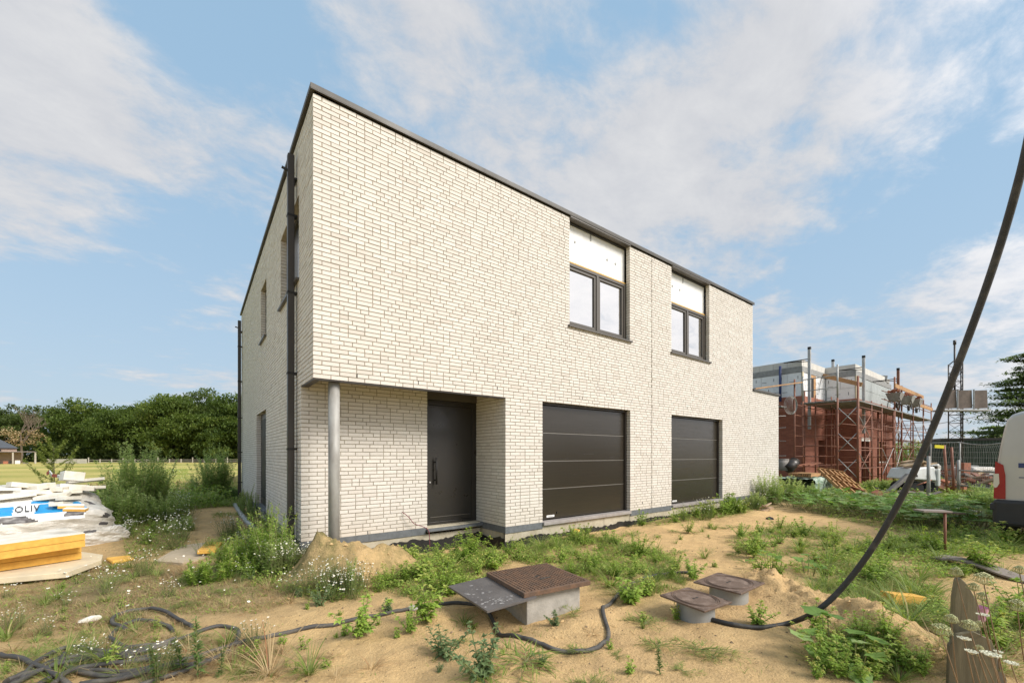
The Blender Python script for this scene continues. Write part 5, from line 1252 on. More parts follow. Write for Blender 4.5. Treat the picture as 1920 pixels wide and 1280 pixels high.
q = MB(); q.tube([mc_+Vector((0, 0, 5)), mc_+Vector((0, 0, 8.0))], .045, 8); q.tube([cr4[0]+Vector((0, 0, 6.7)), mc_+Vector((0, 0, 7.0)), cr4[1]+Vector((0, 0, 6.7))], .03, 6); q.tube([mc_+Vector((0, 0, 7.9)), mc_+Vector((0, 0, 8.15))], .07, 8); q.build('mast_head', 'dark_pipe', hoist)
for k, (a, b_) in enumerate(((-1.17, -.50), (-.45, .38), (.52, 1.25))):
    q = MB(); c0 = mc_+rt*a-fw*.55; c1 = mc_+rt*b_-fw*.55; q.beam(c0+Vector((0, 0, 4.65)), c1+Vector((0, 0, 4.68)), .03, 1.02); q.build('mesh_panel', 'brownmesh', hoist)
for a in (-.47, .44): q = MB(); q.beam(mc_+rt*a-fw*.6+Vector((0, 0, 4.05)), mc_+rt*a-fw*.6+Vector((0, 0, 5.22)), .07, .07); q.build('panel_upright', 'silver', hoist)
q = MB(); q.beam(mc_-rt*1.25-fw*.3+Vector((0, 0, 4.06)), mc_+rt*1.35-fw*.3+Vector((0, 0, 4.06)), .7, .09); q.build('platform', 'silver', hoist)
q = MB(); q.obox(mc_-fw*.3+Vector((0, 0, .5)), (1.1, .9, .9), (0, 0, -YAW)); q.build('base_unit', 'greyband', hoist)
# ---- container with corrugated side
ca, cb_ = Vector(D(1764, 852, 27)), Vector(D(1945, 852, 25.2)); cd = (cb_-ca); cd.z = 0; Lc = cd.length; cd.normalize(); cn = Vector((cd.y, -cd.x, 0)); 
if cn.dot(Vector((CX, CY, 0))-ca) < 0: cn = -cn
ct = tag(empty('container', (ca.x, ca.y, 0)), 'dark green corrugated site container behind the mesh fence', 'container')
q = MB(); n = 60; P_ = []
for k in range(n+1):
    p = ca+cd*(Lc*k/n)+cn*(.03 if (k//1) % 2 else 0); P_ += [(p.x, p.y, .15), (p.x, p.y, 2.45)]
q.add(P_, [(2*k, 2*k+2, 2*k+3, 2*k+1) for k in range(n)]); q.build('corrugated_side', 'greentarp', ct)
def cbox(s0, s1, d0, d1, z0, z1, nm_, mm):
    P_ = [ca+cd*a-cn*b_ for a, b_ in ((s0, d0), (s1, d0), (s1, d1), (s0, d1))]; q = MB(); q.add([(p.x, p.y, z0) for p in P_]+[(p.x, p.y, z1) for p in P_], BOXF); q.build(nm_, mm, ct)
cbox(0, Lc, .06, 2.4, .15, 2.45, 'container_body', 'greentarp'); cbox(-.02, Lc+.02, -.06, 2.45, 2.452, 2.60, 'top_rail', 'dark_pipe'); cbox(-.02, Lc, -.04, 2.4, 0, .148, 'bottom_rail', 'dark_pipe')
# ---- mesh fence panels
def fence_panel(a, b_, label, posts=(1, 1), zt_=2.05, bulge=.10, nv=26, nh=9, sag=.0):
    a = Vector(a); b_ = Vector(b_); a.z = b_.z = 0; d_ = b_-a; n_ = Vector((-d_.y, d_.x, 0)).normalized()
    o_ = tag(empty('mesh_fence', (a.x, a.y, 0)), label, 'fence', 'temporary mesh fence panels')
    for e_, pp in zip((a, b_), posts):
        if pp: q = MB(); q.tube([e_+Vector((0, 0, -.05)), e_+Vector((0, 0, zt_))], .024, 8); q.build('post', 'galv', o_)
    q = MB(); q.tube([a+d_*k/12+Vector((0, 0, zt_-sag*4*(k/12)*(1-k/12))) for k in range(13)], .02, 6); q.build('top_rail', 'galv', o_)
    q = MB(); q.tube([a+Vector((0, 0, .2)), b_+Vector((0, 0, .2))], .018, 6); q.build('bottom_rail', 'galv', o_)
    q = MB()
    for k in range(1, nv): q.tube([a+d_*k/nv+n_*(bulge*math.sin(j/8*PI))+d_.normalized()*(.07*math.sin(j/8*2*PI+k*.2)) + Vector((0, 0, .2+(zt_-.2-sag*.8)*j/8)) for j in range(9)], .0045, 3, caps=False)
    for k in range(1, nh): z = .2+(zt_-.2)*k/nh; q.tube([a+n_*bulge*math.sin(k/nh*PI)+Vector((0, 0, z-sag*0)), b_+n_*bulge*math.sin(k/nh*PI)+Vector((0, 0, z))], .0045, 3, caps=False)
    tag(q.build('wire_mesh', 'galv', o_), kind='stuff')
fence_panel(D(1800, 852, 16.8), D(1902, 852, 14.2), 'mesh fence panel with wavy wires between the hoist and the van', sag=.13)
fence_panel(D(1745, 852, 17.6), D(1799, 852, 16.9), 'narrow mesh fence panel left of the wavy one, below the hoist', posts=(1, 0), nv=12)
# low galvanised gate rails in front
p = D(1797, 852, 16.0); lf = tag(empty('rail_fence', (p[0], p[1], 0)), 'low grey steel rail gate with two horizontal tubes left of the van', 'gate')
a_ = Vector((p[0], p[1], 0)); b_ = Vector(D(1895, 852, 13.6)); b_.z = 0
q = MB(); q.tube([a_, a_+Vector((0, 0, 1.35))], .045, 8); q.build('gate_post', 'galv', lf)
for z in (.95, .38): q = MB(); q.tube([a_+Vector((0, 0, z)), b_+Vector((0, 0, z))], .028, 8); q.build('gate_rail', 'galv', lf)
p = D(1741, 852, 14.4); q = MB(); q.tube([(p[0], p[1], -.1), (p[0], p[1], 1.5)], .05, 8); tag(q.build('grey_post', 'galv'), 'upright grey steel post standing alone left of the red-brown props', 'post')
for (u0, u1, vt, t_, lb) in ((1777, 1770, 834, 16.0, 'left leaning red-brown prop under the yellow sign'), (1789, 1784, 838, 16.4, 'right leaning red-brown prop beside the hoist base')):
    a_ = D(u0, 915, t_); b_ = D(u1, vt, t_); q = MB(); q.tube([(a_[0], a_[1], -.05), b_], .04, 8); tag(q.build('steel_prop', 'rustred'), lb, 'prop', 'leaning red-brown props')
b_ = D(1761, 837, 15.8); q = MB(); q.obox(b_, (.34, .03, .12), (0, R(4), -YAW)); tag(q.build('yellow_sign', 'yellowsign'), 'small blank yellow sign fixed to the leaning prop', 'sign')
# white machine with boards on it
p = D(1716, 852, 16.2); mx_, my_ = p[0], p[1]
mw = tag(empty('site_dumper', (mx_, my_, 0)), 'white compact building machine with junk piled on top, half behind the black cable', 'machine')
def lo(a, b_, z): v_ = Vector((mx_, my_, 0))+rt*a+fw*b_; return (v_.x, v_.y, z)
q = MB(); q.add([lo(-.62, -.4, .62), lo(.45, -.4, .55), lo(.45, .6, .55), lo(-.62, .6, .62), lo(-.48, -.35, 1.02), lo(.42, -.35, 1.10), lo(.42, .55, 1.10), lo(-.48, .55, 1.02)], BOXF); q.build('hood', 'machine', mw, bevel=.05)
q = MB(); q.add([lo(.46, -.42, .35), lo(.56, -.42, .35), lo(.56, .5, .35), lo(.46, .5, .35), lo(.46, -.42, 1.0), lo(.56, -.42, 1.0), lo(.56, .5, 1.0), lo(.46, .5, 1.0)], BOXF); q.build('side_panel', 'machine', mw, bevel=.02)
for (a, z, w_, h_) in ((-.42, .76, .26, .09), (.14, .76, .10, .12)): q = MB(); q.add([lo(a-w_/2, -.415, z-h_/2), lo(a+w_/2, -.415, z-h_/2-.02), lo(a+w_/2*.8, -.41, z+h_/2), lo(a-w_/2, -.41, z+h_/2)], [(0, 1, 2, 3)]); q.build('dark_opening', 'black', mw)
for a, b_ in ((-.2, -.2), (.35, -.2), (-.2, .5), (.35, .5)): q = MB(); c0 = Vector(lo(a, b_-.1, .25)); c1 = Vector(lo(a, b_+.1, .25)); q.tube([c0, c1], .25, 16); q.build('wheel', 'rubber', mw)
q = MB(); q.beam(lo(-1.35, -.2, .0), lo(-.55, -.3, .78), .16, .12); q.build('chute', 'greybarrel', mw)
r_ = random.Random(4)
for k in range(6):
    q = MB(); q.obox(lo(-.3+.15*k, .1+r_.uniform(-.2, .2), 1.16+.06*k*(k < 4)), (.55, .35, .05), (r_.uniform(-.4, .4), r_.uniform(-.4, .4), r_.uniform(0, 3))); tag(q.build('junk_board', 'card'), ['tan board at the left end of the junk on the white machine', 'broad tan board on top of the white machine', 'tilted tan board in the middle of the junk pile', 'highest tan board of the junk pile', 'tan board under the highest one on the machine', 'rightmost tan board on the white machine'][k], 'board')
bx, by = D(1738, 852, 17.2)[:2]; stonebag = MB(); 
for j in range(1): pass
o_, _ = wrapped('big_bag', bx-.55, bx+.35, by-.4, by+.4, 0, 1.15, [], 'cream builder\'s bag behind the white machine', 'bag', 77, .06)
# rubble and stacks behind the fence
def pile(u, t_, n, mats, z0, spread, label, seed, size=(.3, .2, .1)):
    x, y = D(u, 852, t_)[:2]; r_ = random.Random(seed); o_ = tag(empty('material_pile', (x, y, 0)), label, 'pile of materials')
    for k in range(n):
        q = MB(); q.obox((x+r_.gauss(0, spread), y+r_.gauss(0, spread), z0+abs(r_.gauss(0, .2))), [s_*r_.uniform(.6, 1.5) for s_ in size], [r_.uniform(-.5, .5) for _ in range(2)]+[r_.uniform(0, 3)]); q.build('piece', r_.choice(mats), o_)
pile(1830, 17.5, 26, ['greyplank', 'card', 'dark_pipe', 'rustred'], .25, .55, 'jumbled heap of boards and rods behind the rail gate', 1, (.8, .15, .06))
pile(1862, 18, 22, ['pot', 'card', 'whitefoam'], .45, .45, 'heap of broken terracotta blocks near the van lamp', 2)
pile(1800, 16.6, 16, ['pot', 'card', 'rustred'], .05, .4, 'low scatter of red rubble at the foot of the gate post', 3)
pile(1765, 19, 18, ['greyplank', 'rustred', 'dark_pipe'], .3, .6, 'dark scrap heap behind the two leaning props', 4, (.9, .12, .08))
pile(1700, 15.2, 12, ['greyplank', 'pot'], .03, .6, 'flat scatter of broken boards in front of the white machine', 5, (.5, .2, .03))
x, y = D(1825, 852, 19)[:2]; q = MB(); q.obox((x, y, .55), (1.3, .9, .9), (0, 0, -.5)); tag(q.build('wrapped_crate', 'film', bevel=.12), 'pale plastic-covered crate behind the rail gate', 'crate')
x, y = D(1806, 852, 18)[:2]; q = MB(); q.obox((x, y, .6), (.35, .3, 1.2), (0, 0, -.5)); tag(q.build('red_block_stack', 'pot'), 'narrow upright stack of red blocks right of the gate post', 'block stack')
x, y = D(1858, 852, 17.6)[:2]
for k in range(6): q = MB(); q.obox((x-.5+.2*k, y+.1*k, .32), (.19, .3, .14), (0, 0, -.4)); o_ = q.build('pale_bag', 'whitefoam', bevel=.03); tag(o_, ['leftmost', 'second from left', 'third from left', 'third from right', 'second from right', 'rightmost'][k]+' small pale bag in the row beneath the terracotta heap', 'bag', 'row of pale bags')
# ---- pallets, drum, green wrapped pallet
def pallet(o_, origin, ex, ey, ez, mt='plank', n=6):
    origin, ex, ey, ez = Vector(origin), Vector(ex).normalized(), Vector(ey).normalized(), Vector(ez).normalized()
    def pb(x0, x1, y0, y1, z0, z1, nm_):
        P_ = [origin+ex*a+ey*b_+ez*c for a, b_, c in ((x0, y0, z0), (x1, y0, z0), (x1, y1, z0), (x0, y1, z0), (x0, y0, z1), (x1, y0, z1), (x1, y1, z1), (x0, y1, z1))]; q = MB(); q.add(P_, BOXF); q.build(nm_, mt, o_)
    for k in range(3): pb(0, 1.2, k*.35, k*.35+.1, .024, .118, 'bearer')
    for k in range(n): w_ = 1.2/n; pb(k*w_+.01, (k+1)*w_-.04, 0, .8, .12, .142, 'top_slat')
    for k in range(3): pb(k*.53, k*.53+.1, 0, .8, 0, .022, 'bottom_slat')
gx, gy = D(1507, 852, 17.2)[:2]
gp, _ = wrapped('green_wrapped_pallet', gx-1.15, gx+1.0, gy-.75, gy+.6, 0, .62, [], 'pale green film-wrapped pallet at the far corner of the cream house', 'wrapped pallet', 91, .05)
for c in gp.children: c.data.materials.clear(); c.data.materials.append(M['greenwrap'])
pl = tag(empty('pallet', (gx-1.0, gy-.4, .66)), 'orange wooden pallet lying flat on the green wrapped pallet', 'pallet'); pallet(pl, (gx-.95, gy-.55, .67), (1, -.05, 0), (.05, 1, 0), (0, 0, 1))
def drum(u, v, t_, label, tilt, r=.24, h=.62, mt='greybarrel'):
    x, y, z = D(u, v, t_); q = MB(); d_ = Vector(tilt).normalized(); a_ = Vector((x, y, z)); q.tube([a_-d_*h/2, a_-d_*h*.1, a_+d_*h*.1, a_+d_*h/2], [r, r*1.03, r*1.03, r], 20); q.tube([a_+d_*(h/2-.02), a_+d_*(h/2+.012)], r*1.04, 20); tag(q.build('drum', mt), label, 'drum', 'two drums behind the flat pallet')
drum(1466, 871, 18.2, 'upright grey drum half hidden by the far house corner', (0, 0, 1), .26, .5); drum(1484, 872, 18.0, 'tilted dark drum beside the upright one', (1, -.4, .9), .2, .55, 'dark_pipe')
for k, (du, zt_, lb) in enumerate(((0, .98, 'left of two orange pallets leaning towards the grass'), (18, .95, 'right one of the two leaning orange pallets'))):
    a_ = Vector(D(1533+du, 852, 17.0)); a_.z = zt_; b_ = Vector(D(1588+du*1.1, 852, 15.6)); b_.z = .0; d_ = (b_-a_).normalized(); s_ = d_.cross(Vector((0, 0, 1))).normalized(); s_ = (rt*1.0+fw*.5).normalized(); s_ = (s_-d_*s_.dot(d_)).normalized(); n_ = d_.cross(s_)
    if n_.z < 0: n_ = -n_
    o_ = tag(empty('leaning_pallet', a_), lb, 'pallet', 'leaning orange pallets')
    for j in range(4): q = MB(); c = a_+s_*(j*.24); q.beam(c, c+d_*2.5, .045, .12); q.build('bearer', 'plank', o_)
    for j in range(7): q = MB(); c = a_+d_*(.05+j*.39)+n_*.075; q.beam(c-s_*.03, c+s_*.76, .09, .02); q.build('slat', 'plank', o_)
for k in range(3): a_ = D(1497+10*k, 872, 17.5); b_ = D(1525+6*k, 867, 18.5); q = MB(); q.beam(a_, b_, .08, .04); tag(q.build('loose_lath', 'rustred'), ['left lath stacked above the flat pallet', 'middle lath stacked above the flat pallet', 'right lath stacked above the flat pallet'][k], 'lath', 'laths above the flat pallet')
# overhead wire
q = MB(); q.tube([D(1742, 797, 40), D(1800, 787, 40), D(1850, 777, 40), D(1990, 745, 40)], .03, 4); tag(q.build('overhead_wire', 'dark_pipe'), 'thin overhead wire running behind the hoist to the dark conifer', 'wire')
# ================================================================== FAR LEFT
fb = D(0, 852, 67); bx, by = fb[0], fb[1]
fwl = Vector((bx-CX, by-CY, 0)).normalized(); rtl = Vector((fwl.y, -fwl.x, 0))
fh = tag(empty('farmhouse', (bx, by, 0)), 'low pink brick house with dark slate roof at the far left edge', 'house')
def fl(a, b_, z): v_ = Vector((bx, by, 0))+rtl*a+fwl*b_; return (v_.x, v_.y, z)
def flbox(a0, a1, b0, b1, z0, z1, nm_, mm, p_):
    q = MB(); q.add([fl(a0, b0, z0), fl(a1, b0, z0), fl(a1, b1, z0), fl(a0, b1, z0), fl(a0, b0, z1), fl(a1, b0, z1), fl(a1, b1, z1), fl(a0, b1, z1)], BOXF); return q.build(nm_, mm, p_)
flbox(-9, 1.75, 0, 6, 0, 2.55, 'wall', 'pinkrender', fh)
q = MB(); q.add([fl(-9.5, -.4, 2.6), fl(1.95, -.4, 2.6), fl(1.95, 6.4, 2.6), fl(-9.5, 6.4, 2.6), fl(-9.5, 3, 6), fl(-2.2, 3, 5.6)], [(0, 1, 5, 4), (1, 2, 5), (2, 3, 4, 5), (3, 0, 4), (3, 2, 1, 0)]); q.build('roof', 'roofslate', fh)
flbox(-.35, 0.12, -.05, .02, 2.05, 2.4, 'window', 'black', fh)
cp = tag(empty('carport', fl(2, -3, 0)), 'open carport with thin flat roof beside the farmhouse', 'carport')
flbox(-4, 3.8, -3.6, -.1, 1.95, 2.07, 'roof', 'greyplank', cp)
for a, b_ in ((1.2, -3.5), (3.55, -3.5), (3.6, -.6)): flbox(a, a+.18, b_, b_+.2, -.1, 1.948, 'pillar', 'fencewood', cp)
flbox(-4, 2.2, -.4, -.2, -.1, 1.9, 'back_wall', 'pinkrender', cp)
for k, (a, w_, h_, mm, lb) in enumerate(((-.6, .7, .35, 'dark_pipe', 'low dark box at the left under the carport'), (.3, .5, .5, 'pot', 'reddish box in the shade of the carport'), (.9, .25, .6, 'dark_pipe', 'tall dark box behind the left carport pillar'), (1.5, .55, .62, 'whitefoam', 'pale square box beside the left carport pillar'), (2.3, .6, .3, 'greyplank', 'low grey box right of the pale one under the carport'))):
    o_ = flbox(a, a+w_, -3.0, -2.6, -.1, h_, 'stored_box', mm, None); tag(o_, lb, 'box', 'goods stored under the carport')
# whitewashed wall panels
a_ = D(88, 852, 70); b_ = D(163, 852, 71); ww = tag(empty('low_wall', (a_[0], a_[1], 0)), 'low whitewashed panel wall across the field, right of the carport', 'wall')
for k in range(4):
    p0 = Vector(a_)+(Vector(b_)-Vector(a_))*(k/4); p1 = Vector(a_)+(Vector(b_)-Vector(a_))*((k+1)/4); p0.z = p1.z = .40; q = MB(); q.beam(p0+Vector((0, 0, .0)), p1-(p1-p0).normalized()*.06, .12, [.84, .78, .86, .80][k]); q.build('wall_panel', 'whitewall', ww)
# post and rail fence
fn = tag(empty('field_fence', D(165, 852, 73)), 'pale post and rail fence along the far side of the field', 'fence')
prev = None
for k, u in enumerate(np.linspace(166, 448, 14)):
    p = D(u, 852, 73+6*(k/13)); q = MB(); q.box(p[0]-.08, p[0]+.08, p[1]-.08, p[1]+.08, -.3, .75 if k % 3 else 1.05); q.build('fence_post', 'fencewood', fn)
    if prev is not None:
        for z in (.25, .6): q = MB(); q.beam((*prev[:2], z), (*p[:2], z), .04, .07); q.build('fence_rail', 'fencewood', fn)
    prev = p
# barrier tape
P_ = [D(88, 888, 11.5), D(93, 884, 11.4), D(98, 891, 11.2), D(108, 892, 11.0), D(118, 897, 10.8)]; q = MB()
for k, (a, b_) in enumerate(zip(P_[:-1], P_[1:])): q.beam(a, b_, .02, .08, k % 2)
tag(q.build('barrier_tape', ['redtape', 'whitetape']), 'scrap of red and white barrier tape caught in the bushes behind the pallet', 'barrier tape')

def hm(x, y): return gs(x, y, .25, -.30, .50, .36)*.5+gs(x, y, .80, -.42, .36, .30)*.45
# ================================================================== PLANTS
def nrm(a): return a/np.maximum(np.linalg.norm(a, axis=-1, keepdims=True), 1e-9)
def leaves(P, Dr, L, W, droop=.3, fold=.25, seed=0, up=None):
    """P base points, Dr directions, L lengths, W widths -> verts (n,6,3); each leaf is a folded blade of 4 triangles"""
    g = np.random.default_rng(seed); n = len(P); Dr = nrm(Dr); Z_ = np.tile([0, 0, 1.], (n, 1)) if up is None else up
    S_ = nrm(np.cross(Dr, Z_)+g.normal(0, .12, (n, 3))); N_ = np.cross(S_, Dr)
    L = L[:, None]; W = W[:, None]
    mid = P+Dr*L*.5+N_*L*.06; tip = P+Dr*L-Z_*L*droop
    a = P+Dr*L*.40+S_*W*.5+N_*W*fold; b_ = P+Dr*L*.40-S_*W*.5+N_*W*fold
    c = P+Dr*L*.72+S_*W*.34+N_*W*fold*.6-Z_*L*droop*.45; d = P+Dr*L*.72-S_*W*.34+N_*W*fold*.6-Z_*L*droop*.45
    V_ = np.stack([P, a, c, tip, d, b_, mid-Z_*L*droop*.15], 1)
    f = np.array([(0, 1, 6), (1, 2, 6), (2, 3, 6), (3, 4, 6), (4, 5, 6), (5, 0, 6)])
    return V_.reshape(-1, 3), (f[None]+(np.arange(n)*7)[:, None, None]).reshape(-1, 3), 6
def blades(P, Dr, L, W, bend, seed=0, segs=3):
    g = np.random.default_rng(seed); n = len(P); Dr = nrm(Dr)
    hz = Dr.copy(); hz[:, 2] = 0; hz = nrm(hz+g.normal(0, .05, (n, 3))*[1, 1, 0]); S_ = nrm(np.cross(hz, [0, 0, 1.]))
    rows = []
    for k in range(segs+1):
        f = k/segs; c = P+Dr*(L*f)[:, None]+hz*(L*bend*f*f*.7)[:, None]-np.array([0, 0, 1.])*(L*bend*f*f*.75)[:, None]
        w = (W*(1-f**1.6)*.5+.0004)[:, None]
        rows += [c+S_*w, c-S_*w]
    V_ = np.stack(rows, 1); q = []
    for k in range(segs): q.append((2*k, 2*k+1, 2*k+3, 2*k+2))
    m_ = 2*(segs+1); return V_.reshape(-1, 3), (np.array(q)[None]+(np.arange(n)*m_)[:, None, None]).reshape(-1, 4), segs
class PB:   # plant builder: triangles, material index and tint per face
    def __init__(s): s.V = []; s.F = []; s.M = []; s.T = []; s.n = 0
    def add(s, V_, F_, mi, tint):
        F_ = np.asarray(F_)
        if F_.shape[1] == 4: F_ = np.concatenate([F_[:, [0, 1, 2]], F_[:, [0, 2, 3]]]); tint = np.concatenate([tint, tint]) if np.ndim(tint) else tint
        s.V.append(np.asarray(V_, float)); s.F.append(F_+s.n); s.M.append(np.full(len(F_), mi)); s.T.append(np.full(len(F_), tint) if np.ndim(tint) == 0 else tint); s.n += len(V_)
    def leaf(s, P, Dr, L, W, mi=1, droop=.3, fold=.25, seed=0, tint=None, up=None):
        if len(P) == 0: return
        V_, F_, k = leaves(np.asarray(P, float), np.asarray(Dr, float), np.asarray(L, float), np.asarray(W, float), droop, fold, seed, up)
        g = np.random.default_rng(seed+5); t_ = np.repeat(np.clip(g.normal(.42, .22, len(P)) if tint is None else tint, 0, 1), k); s.add(V_, F_, mi, t_)
    def blade(s, P, Dr, L, W, bend, mi=1, seed=0, tint=None, segs=3):
        if len(P) == 0: return
        V_, F_, k = blades(np.asarray(P, float), np.asarray(Dr, float), np.asarray(L, float), np.asarray(W, float), np.asarray(bend, float), seed, segs)
        g = np.random.default_rng(seed+5); t_ = np.repeat(np.clip(g.normal(.42, .22, len(P)) if tint is None else tint, 0, 1), k)
        # faces are listed leaf by leaf
        s.add(V_, F_, mi, t_)
    def tube(s, pts, r0, r1, mi=0, n=4):
        q = MB(); m_ = len(pts); q.tube(pts, [r0+(r1-r0)*k/(m_-1) for k in range(m_)], n, caps=False); s.add(np.array(q.v), np.array(q.f), mi, .3)
    def disc(s, P, Nn, R_, mi, n=6, seed=0):
        P = np.asarray(P, float); Nn = nrm(np.asarray(Nn, float)); A_ = nrm(np.cross(Nn, [0.3, .9, .1])); B_ = np.cross(Nn, A_); th = 2*PI*np.arange(n)/n
        V_ = P[:, None]+(A_[:, None]*np.cos(th)[None, :, None]+B_[:, None]*np.sin(th)[None, :, None])*np.asarray(R_)[:, None, None]
        V_ = np.concatenate([P[:, None]+Nn[:, None]*.15*np.asarray(R_)[:, None, None], V_], 1); f = np.array([(0, 1+k, 1+(k+1) % n) for k in range(n)])
        s.add(V_.reshape(-1, 3), (f[None]+(np.arange(len(P))*(n+1))[:, None, None]).reshape(-1, 3), mi, .5)
    def mesh(s, name, mats):
        return meshdata(name, np.concatenate(s.V), np.concatenate(s.F), mats, midx=np.concatenate(s.M), tint=np.concatenate(s.T))
def sph(g, n, up=0.0):
    d = nrm(g.normal(0, 1, (n, 3))); d[:, 2] = np.abs(d[:, 2])*(1-up)+up; return nrm(d)
# ---- prototypes of single weeds
def leafy(seed, h=.32, nst=5, leaf=.07, mat_='leaf', nl=26, wid=.45):
    g = np.random.default_rng(seed); b_ = PB()
    for k in range(nst):
        a = 2*PI*k/nst+g.uniform(-.5, .5); lean = g.uniform(.15, .75) if k else .08; hh = h*g.uniform(.6, 1.0) if k else h
        n = 6; pts = []; p = np.array([0, 0, -.02])
        for j in range(n): f = j/(n-1); pts.append((math.cos(a)*lean*hh*f, math.sin(a)*lean*hh*f, -.02+hh*(f-.18*lean*f*f)))
        b_.tube(pts, .0045, .0018)
        ls = np.sort(g.uniform(.12, 1, nl)); P_ = np.array([[np.interp(q, np.linspace(0, 1, n), [pp[c] for pp in pts]) for c in range(3)] for q in ls])
        th = np.arange(nl)*2.4+g.uniform(0, 6); el = g.uniform(.1, .8, nl); Dr = np.stack([np.cos(th), np.sin(th), el], -1)
        L = leaf*(1.15-.55*ls)*g.uniform(.7, 1.25, nl); b_.leaf(P_, Dr, L, L*wid*g.uniform(.8, 1.2, nl), 1, .35, .2, seed*10+k, tint=np.clip(g.normal(.3, .15, nl)+.35*ls, 0, 1))
        m_ = 9; P_ = np.tile(np.array(pts[-1]), (m_, 1)); b_.leaf(P_, sph(g, m_, .35), leaf*.55*g.uniform(.6, 1.1, m_), leaf*.25*np.ones(m_), 1, .2, .2, seed*11+k, tint=np.full(m_, .75))
    return b_.mesh('leafy_weed', ['stem', mat_])
def tuft(seed, n=46, h=.26, w=.007, mat_='grass', spread=1.0):
    g = np.random.default_rng(seed); th = g.uniform(0, 2*PI, n); r0 = g.uniform(0, .03, n); P_ = np.stack([np.cos(th)*r0, np.sin(th)*r0, np.full(n, -.015)], -1)
    Dr = np.stack([np.cos(th), np.sin(th), g.uniform(.5, 2.4, n)/spread], -1); b_ = PB(); b_.blade(P_, Dr, h*g.uniform(.5, 1.2, n), w*g.uniform(.6, 1.3, n), g.uniform(.1, .7, n), 0, seed, segs=4); return b_.mesh('grass_tuft', [mat_])
def sprawl(seed, n=16, r=.28):
    g = np.random.default_rng(seed); b_ = PB()
    for k in range(n):
        a = g.uniform(0, 2*PI); L = r*g.uniform(.4, 1.1); pts = [(math.cos(a+.25*math.sin(k)*f)*L*f, math.sin(a+.25*math.sin(k)*f)*L*f, .012+.05*f*(1-f)*2) for f in np.linspace(0, 1, 5)]; b_.tube(pts, .002, .001, 0, 3)
        m_ = 9; ls = g.uniform(.1, 1, m_); P_ = np.array([[np.interp(q, np.linspace(0, 1, 5), [pp[c] for pp in pts]) for c in range(3)] for q in ls]); th = a+g.choice([-1, 1], m_)*g.uniform(.3, 1.1, m_)
        b_.blade(P_, np.stack([np.cos(th), np.sin(th), g.uniform(.2, .9, m_)], -1), g.uniform(.04, .10, m_), np.full(m_, .006), g.uniform(.2, .6, m_), 1, seed*9+k)
    return b_.mesh('sprawling_grass', ['stem', 'grass'])
def spike(seed, h=.45, nl=170, leaf=.055, mat_='thistle', w=.12, nst=1, tip=.5):
    g = np.random.default_rng(seed); b_ = PB()
    for k in range(nst):
        lx, ly = g.uniform(-.12, .12, 2)*(1 if nst > 1 else .5); ox, oy = g.uniform(-.07, .07, 2)*(nst > 1); hh = h*g.uniform(.75, 1.05)
        pts = [(ox+lx*f, oy+ly*f, -.02+hh*f) for f in np.linspace(0, 1, 5)]; b_.tube(pts, .005, .002)
        n = nl; ls = g.uniform(.05, 1, n)**.8; P_ = np.stack([ox+lx*ls, oy+ly*ls, -.02+hh*ls], -1); th = np.arange(n)*2.4; Dr = np.stack([np.cos(th), np.sin(th), g.uniform(.2, 1.4, n)], -1)
        L = leaf*(1.2-.7*ls)*g.uniform(.7, 1.2, n); b_.leaf(P_, Dr, L, L*w*2, 1, .3, .15, seed*7+k, tint=np.clip(g.normal(.25, .15, n)+tip*ls**2, 0, 1))
    return b_.mesh('narrow_leaved_weed', ['stem', mat_])
def bushy(seed, h=1.6, r=.7, nst=60, nl=120, leaf=.05, mat_='bush', w=.28):
    """a mugwort-like stand: upright stems set with small leaves"""
    g = np.random.default_rng(seed); S_ = PB(); L_ = PB()
    for k in range(nst):
        a = g.uniform(0, 2*PI); rr = r*.55*math.sqrt(g.random()); ox, oy = math.cos(a)*rr, math.sin(a)*rr; ln = g.uniform(.4, 1.5)*rr/r; hh = h*g.uniform(.60, 1.03)*(1-.40*(rr/(r*.55))**2); a2 = a+g.normal(0, .5)
        pts = [(ox+math.cos(a2)*ln*hh*.5*f**1.4, oy+math.sin(a2)*ln*hh*.5*f**1.4, -.05+hh*f) for f in np.linspace(0, 1, 5)]; S_.tube(pts, .006, .0015, 0, 3)
        ls = g.uniform(.10, 1, nl); P_ = np.array([np.interp(ls, np.linspace(0, 1, 5), [pp[c] for pp in pts]) for c in range(3)]).T
        br_ = (.16*h/1.6)*(1-ls)**.7*g.random(nl); th = g.uniform(0, 2*PI, nl); P_ = P_+np.stack([np.cos(th)*br_, np.sin(th)*br_, br_*.7], -1)
        Dr = np.stack([np.cos(th), np.sin(th), g.uniform(.2, 1.5, nl)], -1); L = leaf*1.25*(1.15-.45*ls)*g.uniform(.6, 1.3, nl); L_.leaf(P_, Dr, L, L*w*1.25*g.uniform(.7, 1.3, nl), 0, .25, .15, seed*13+k, tint=np.clip(g.normal(.30, .15, nl)+.45*ls**2, 0, 1))
    return S_.mesh('stems', ['stem']), L_.mesh('foliage', [mat_])
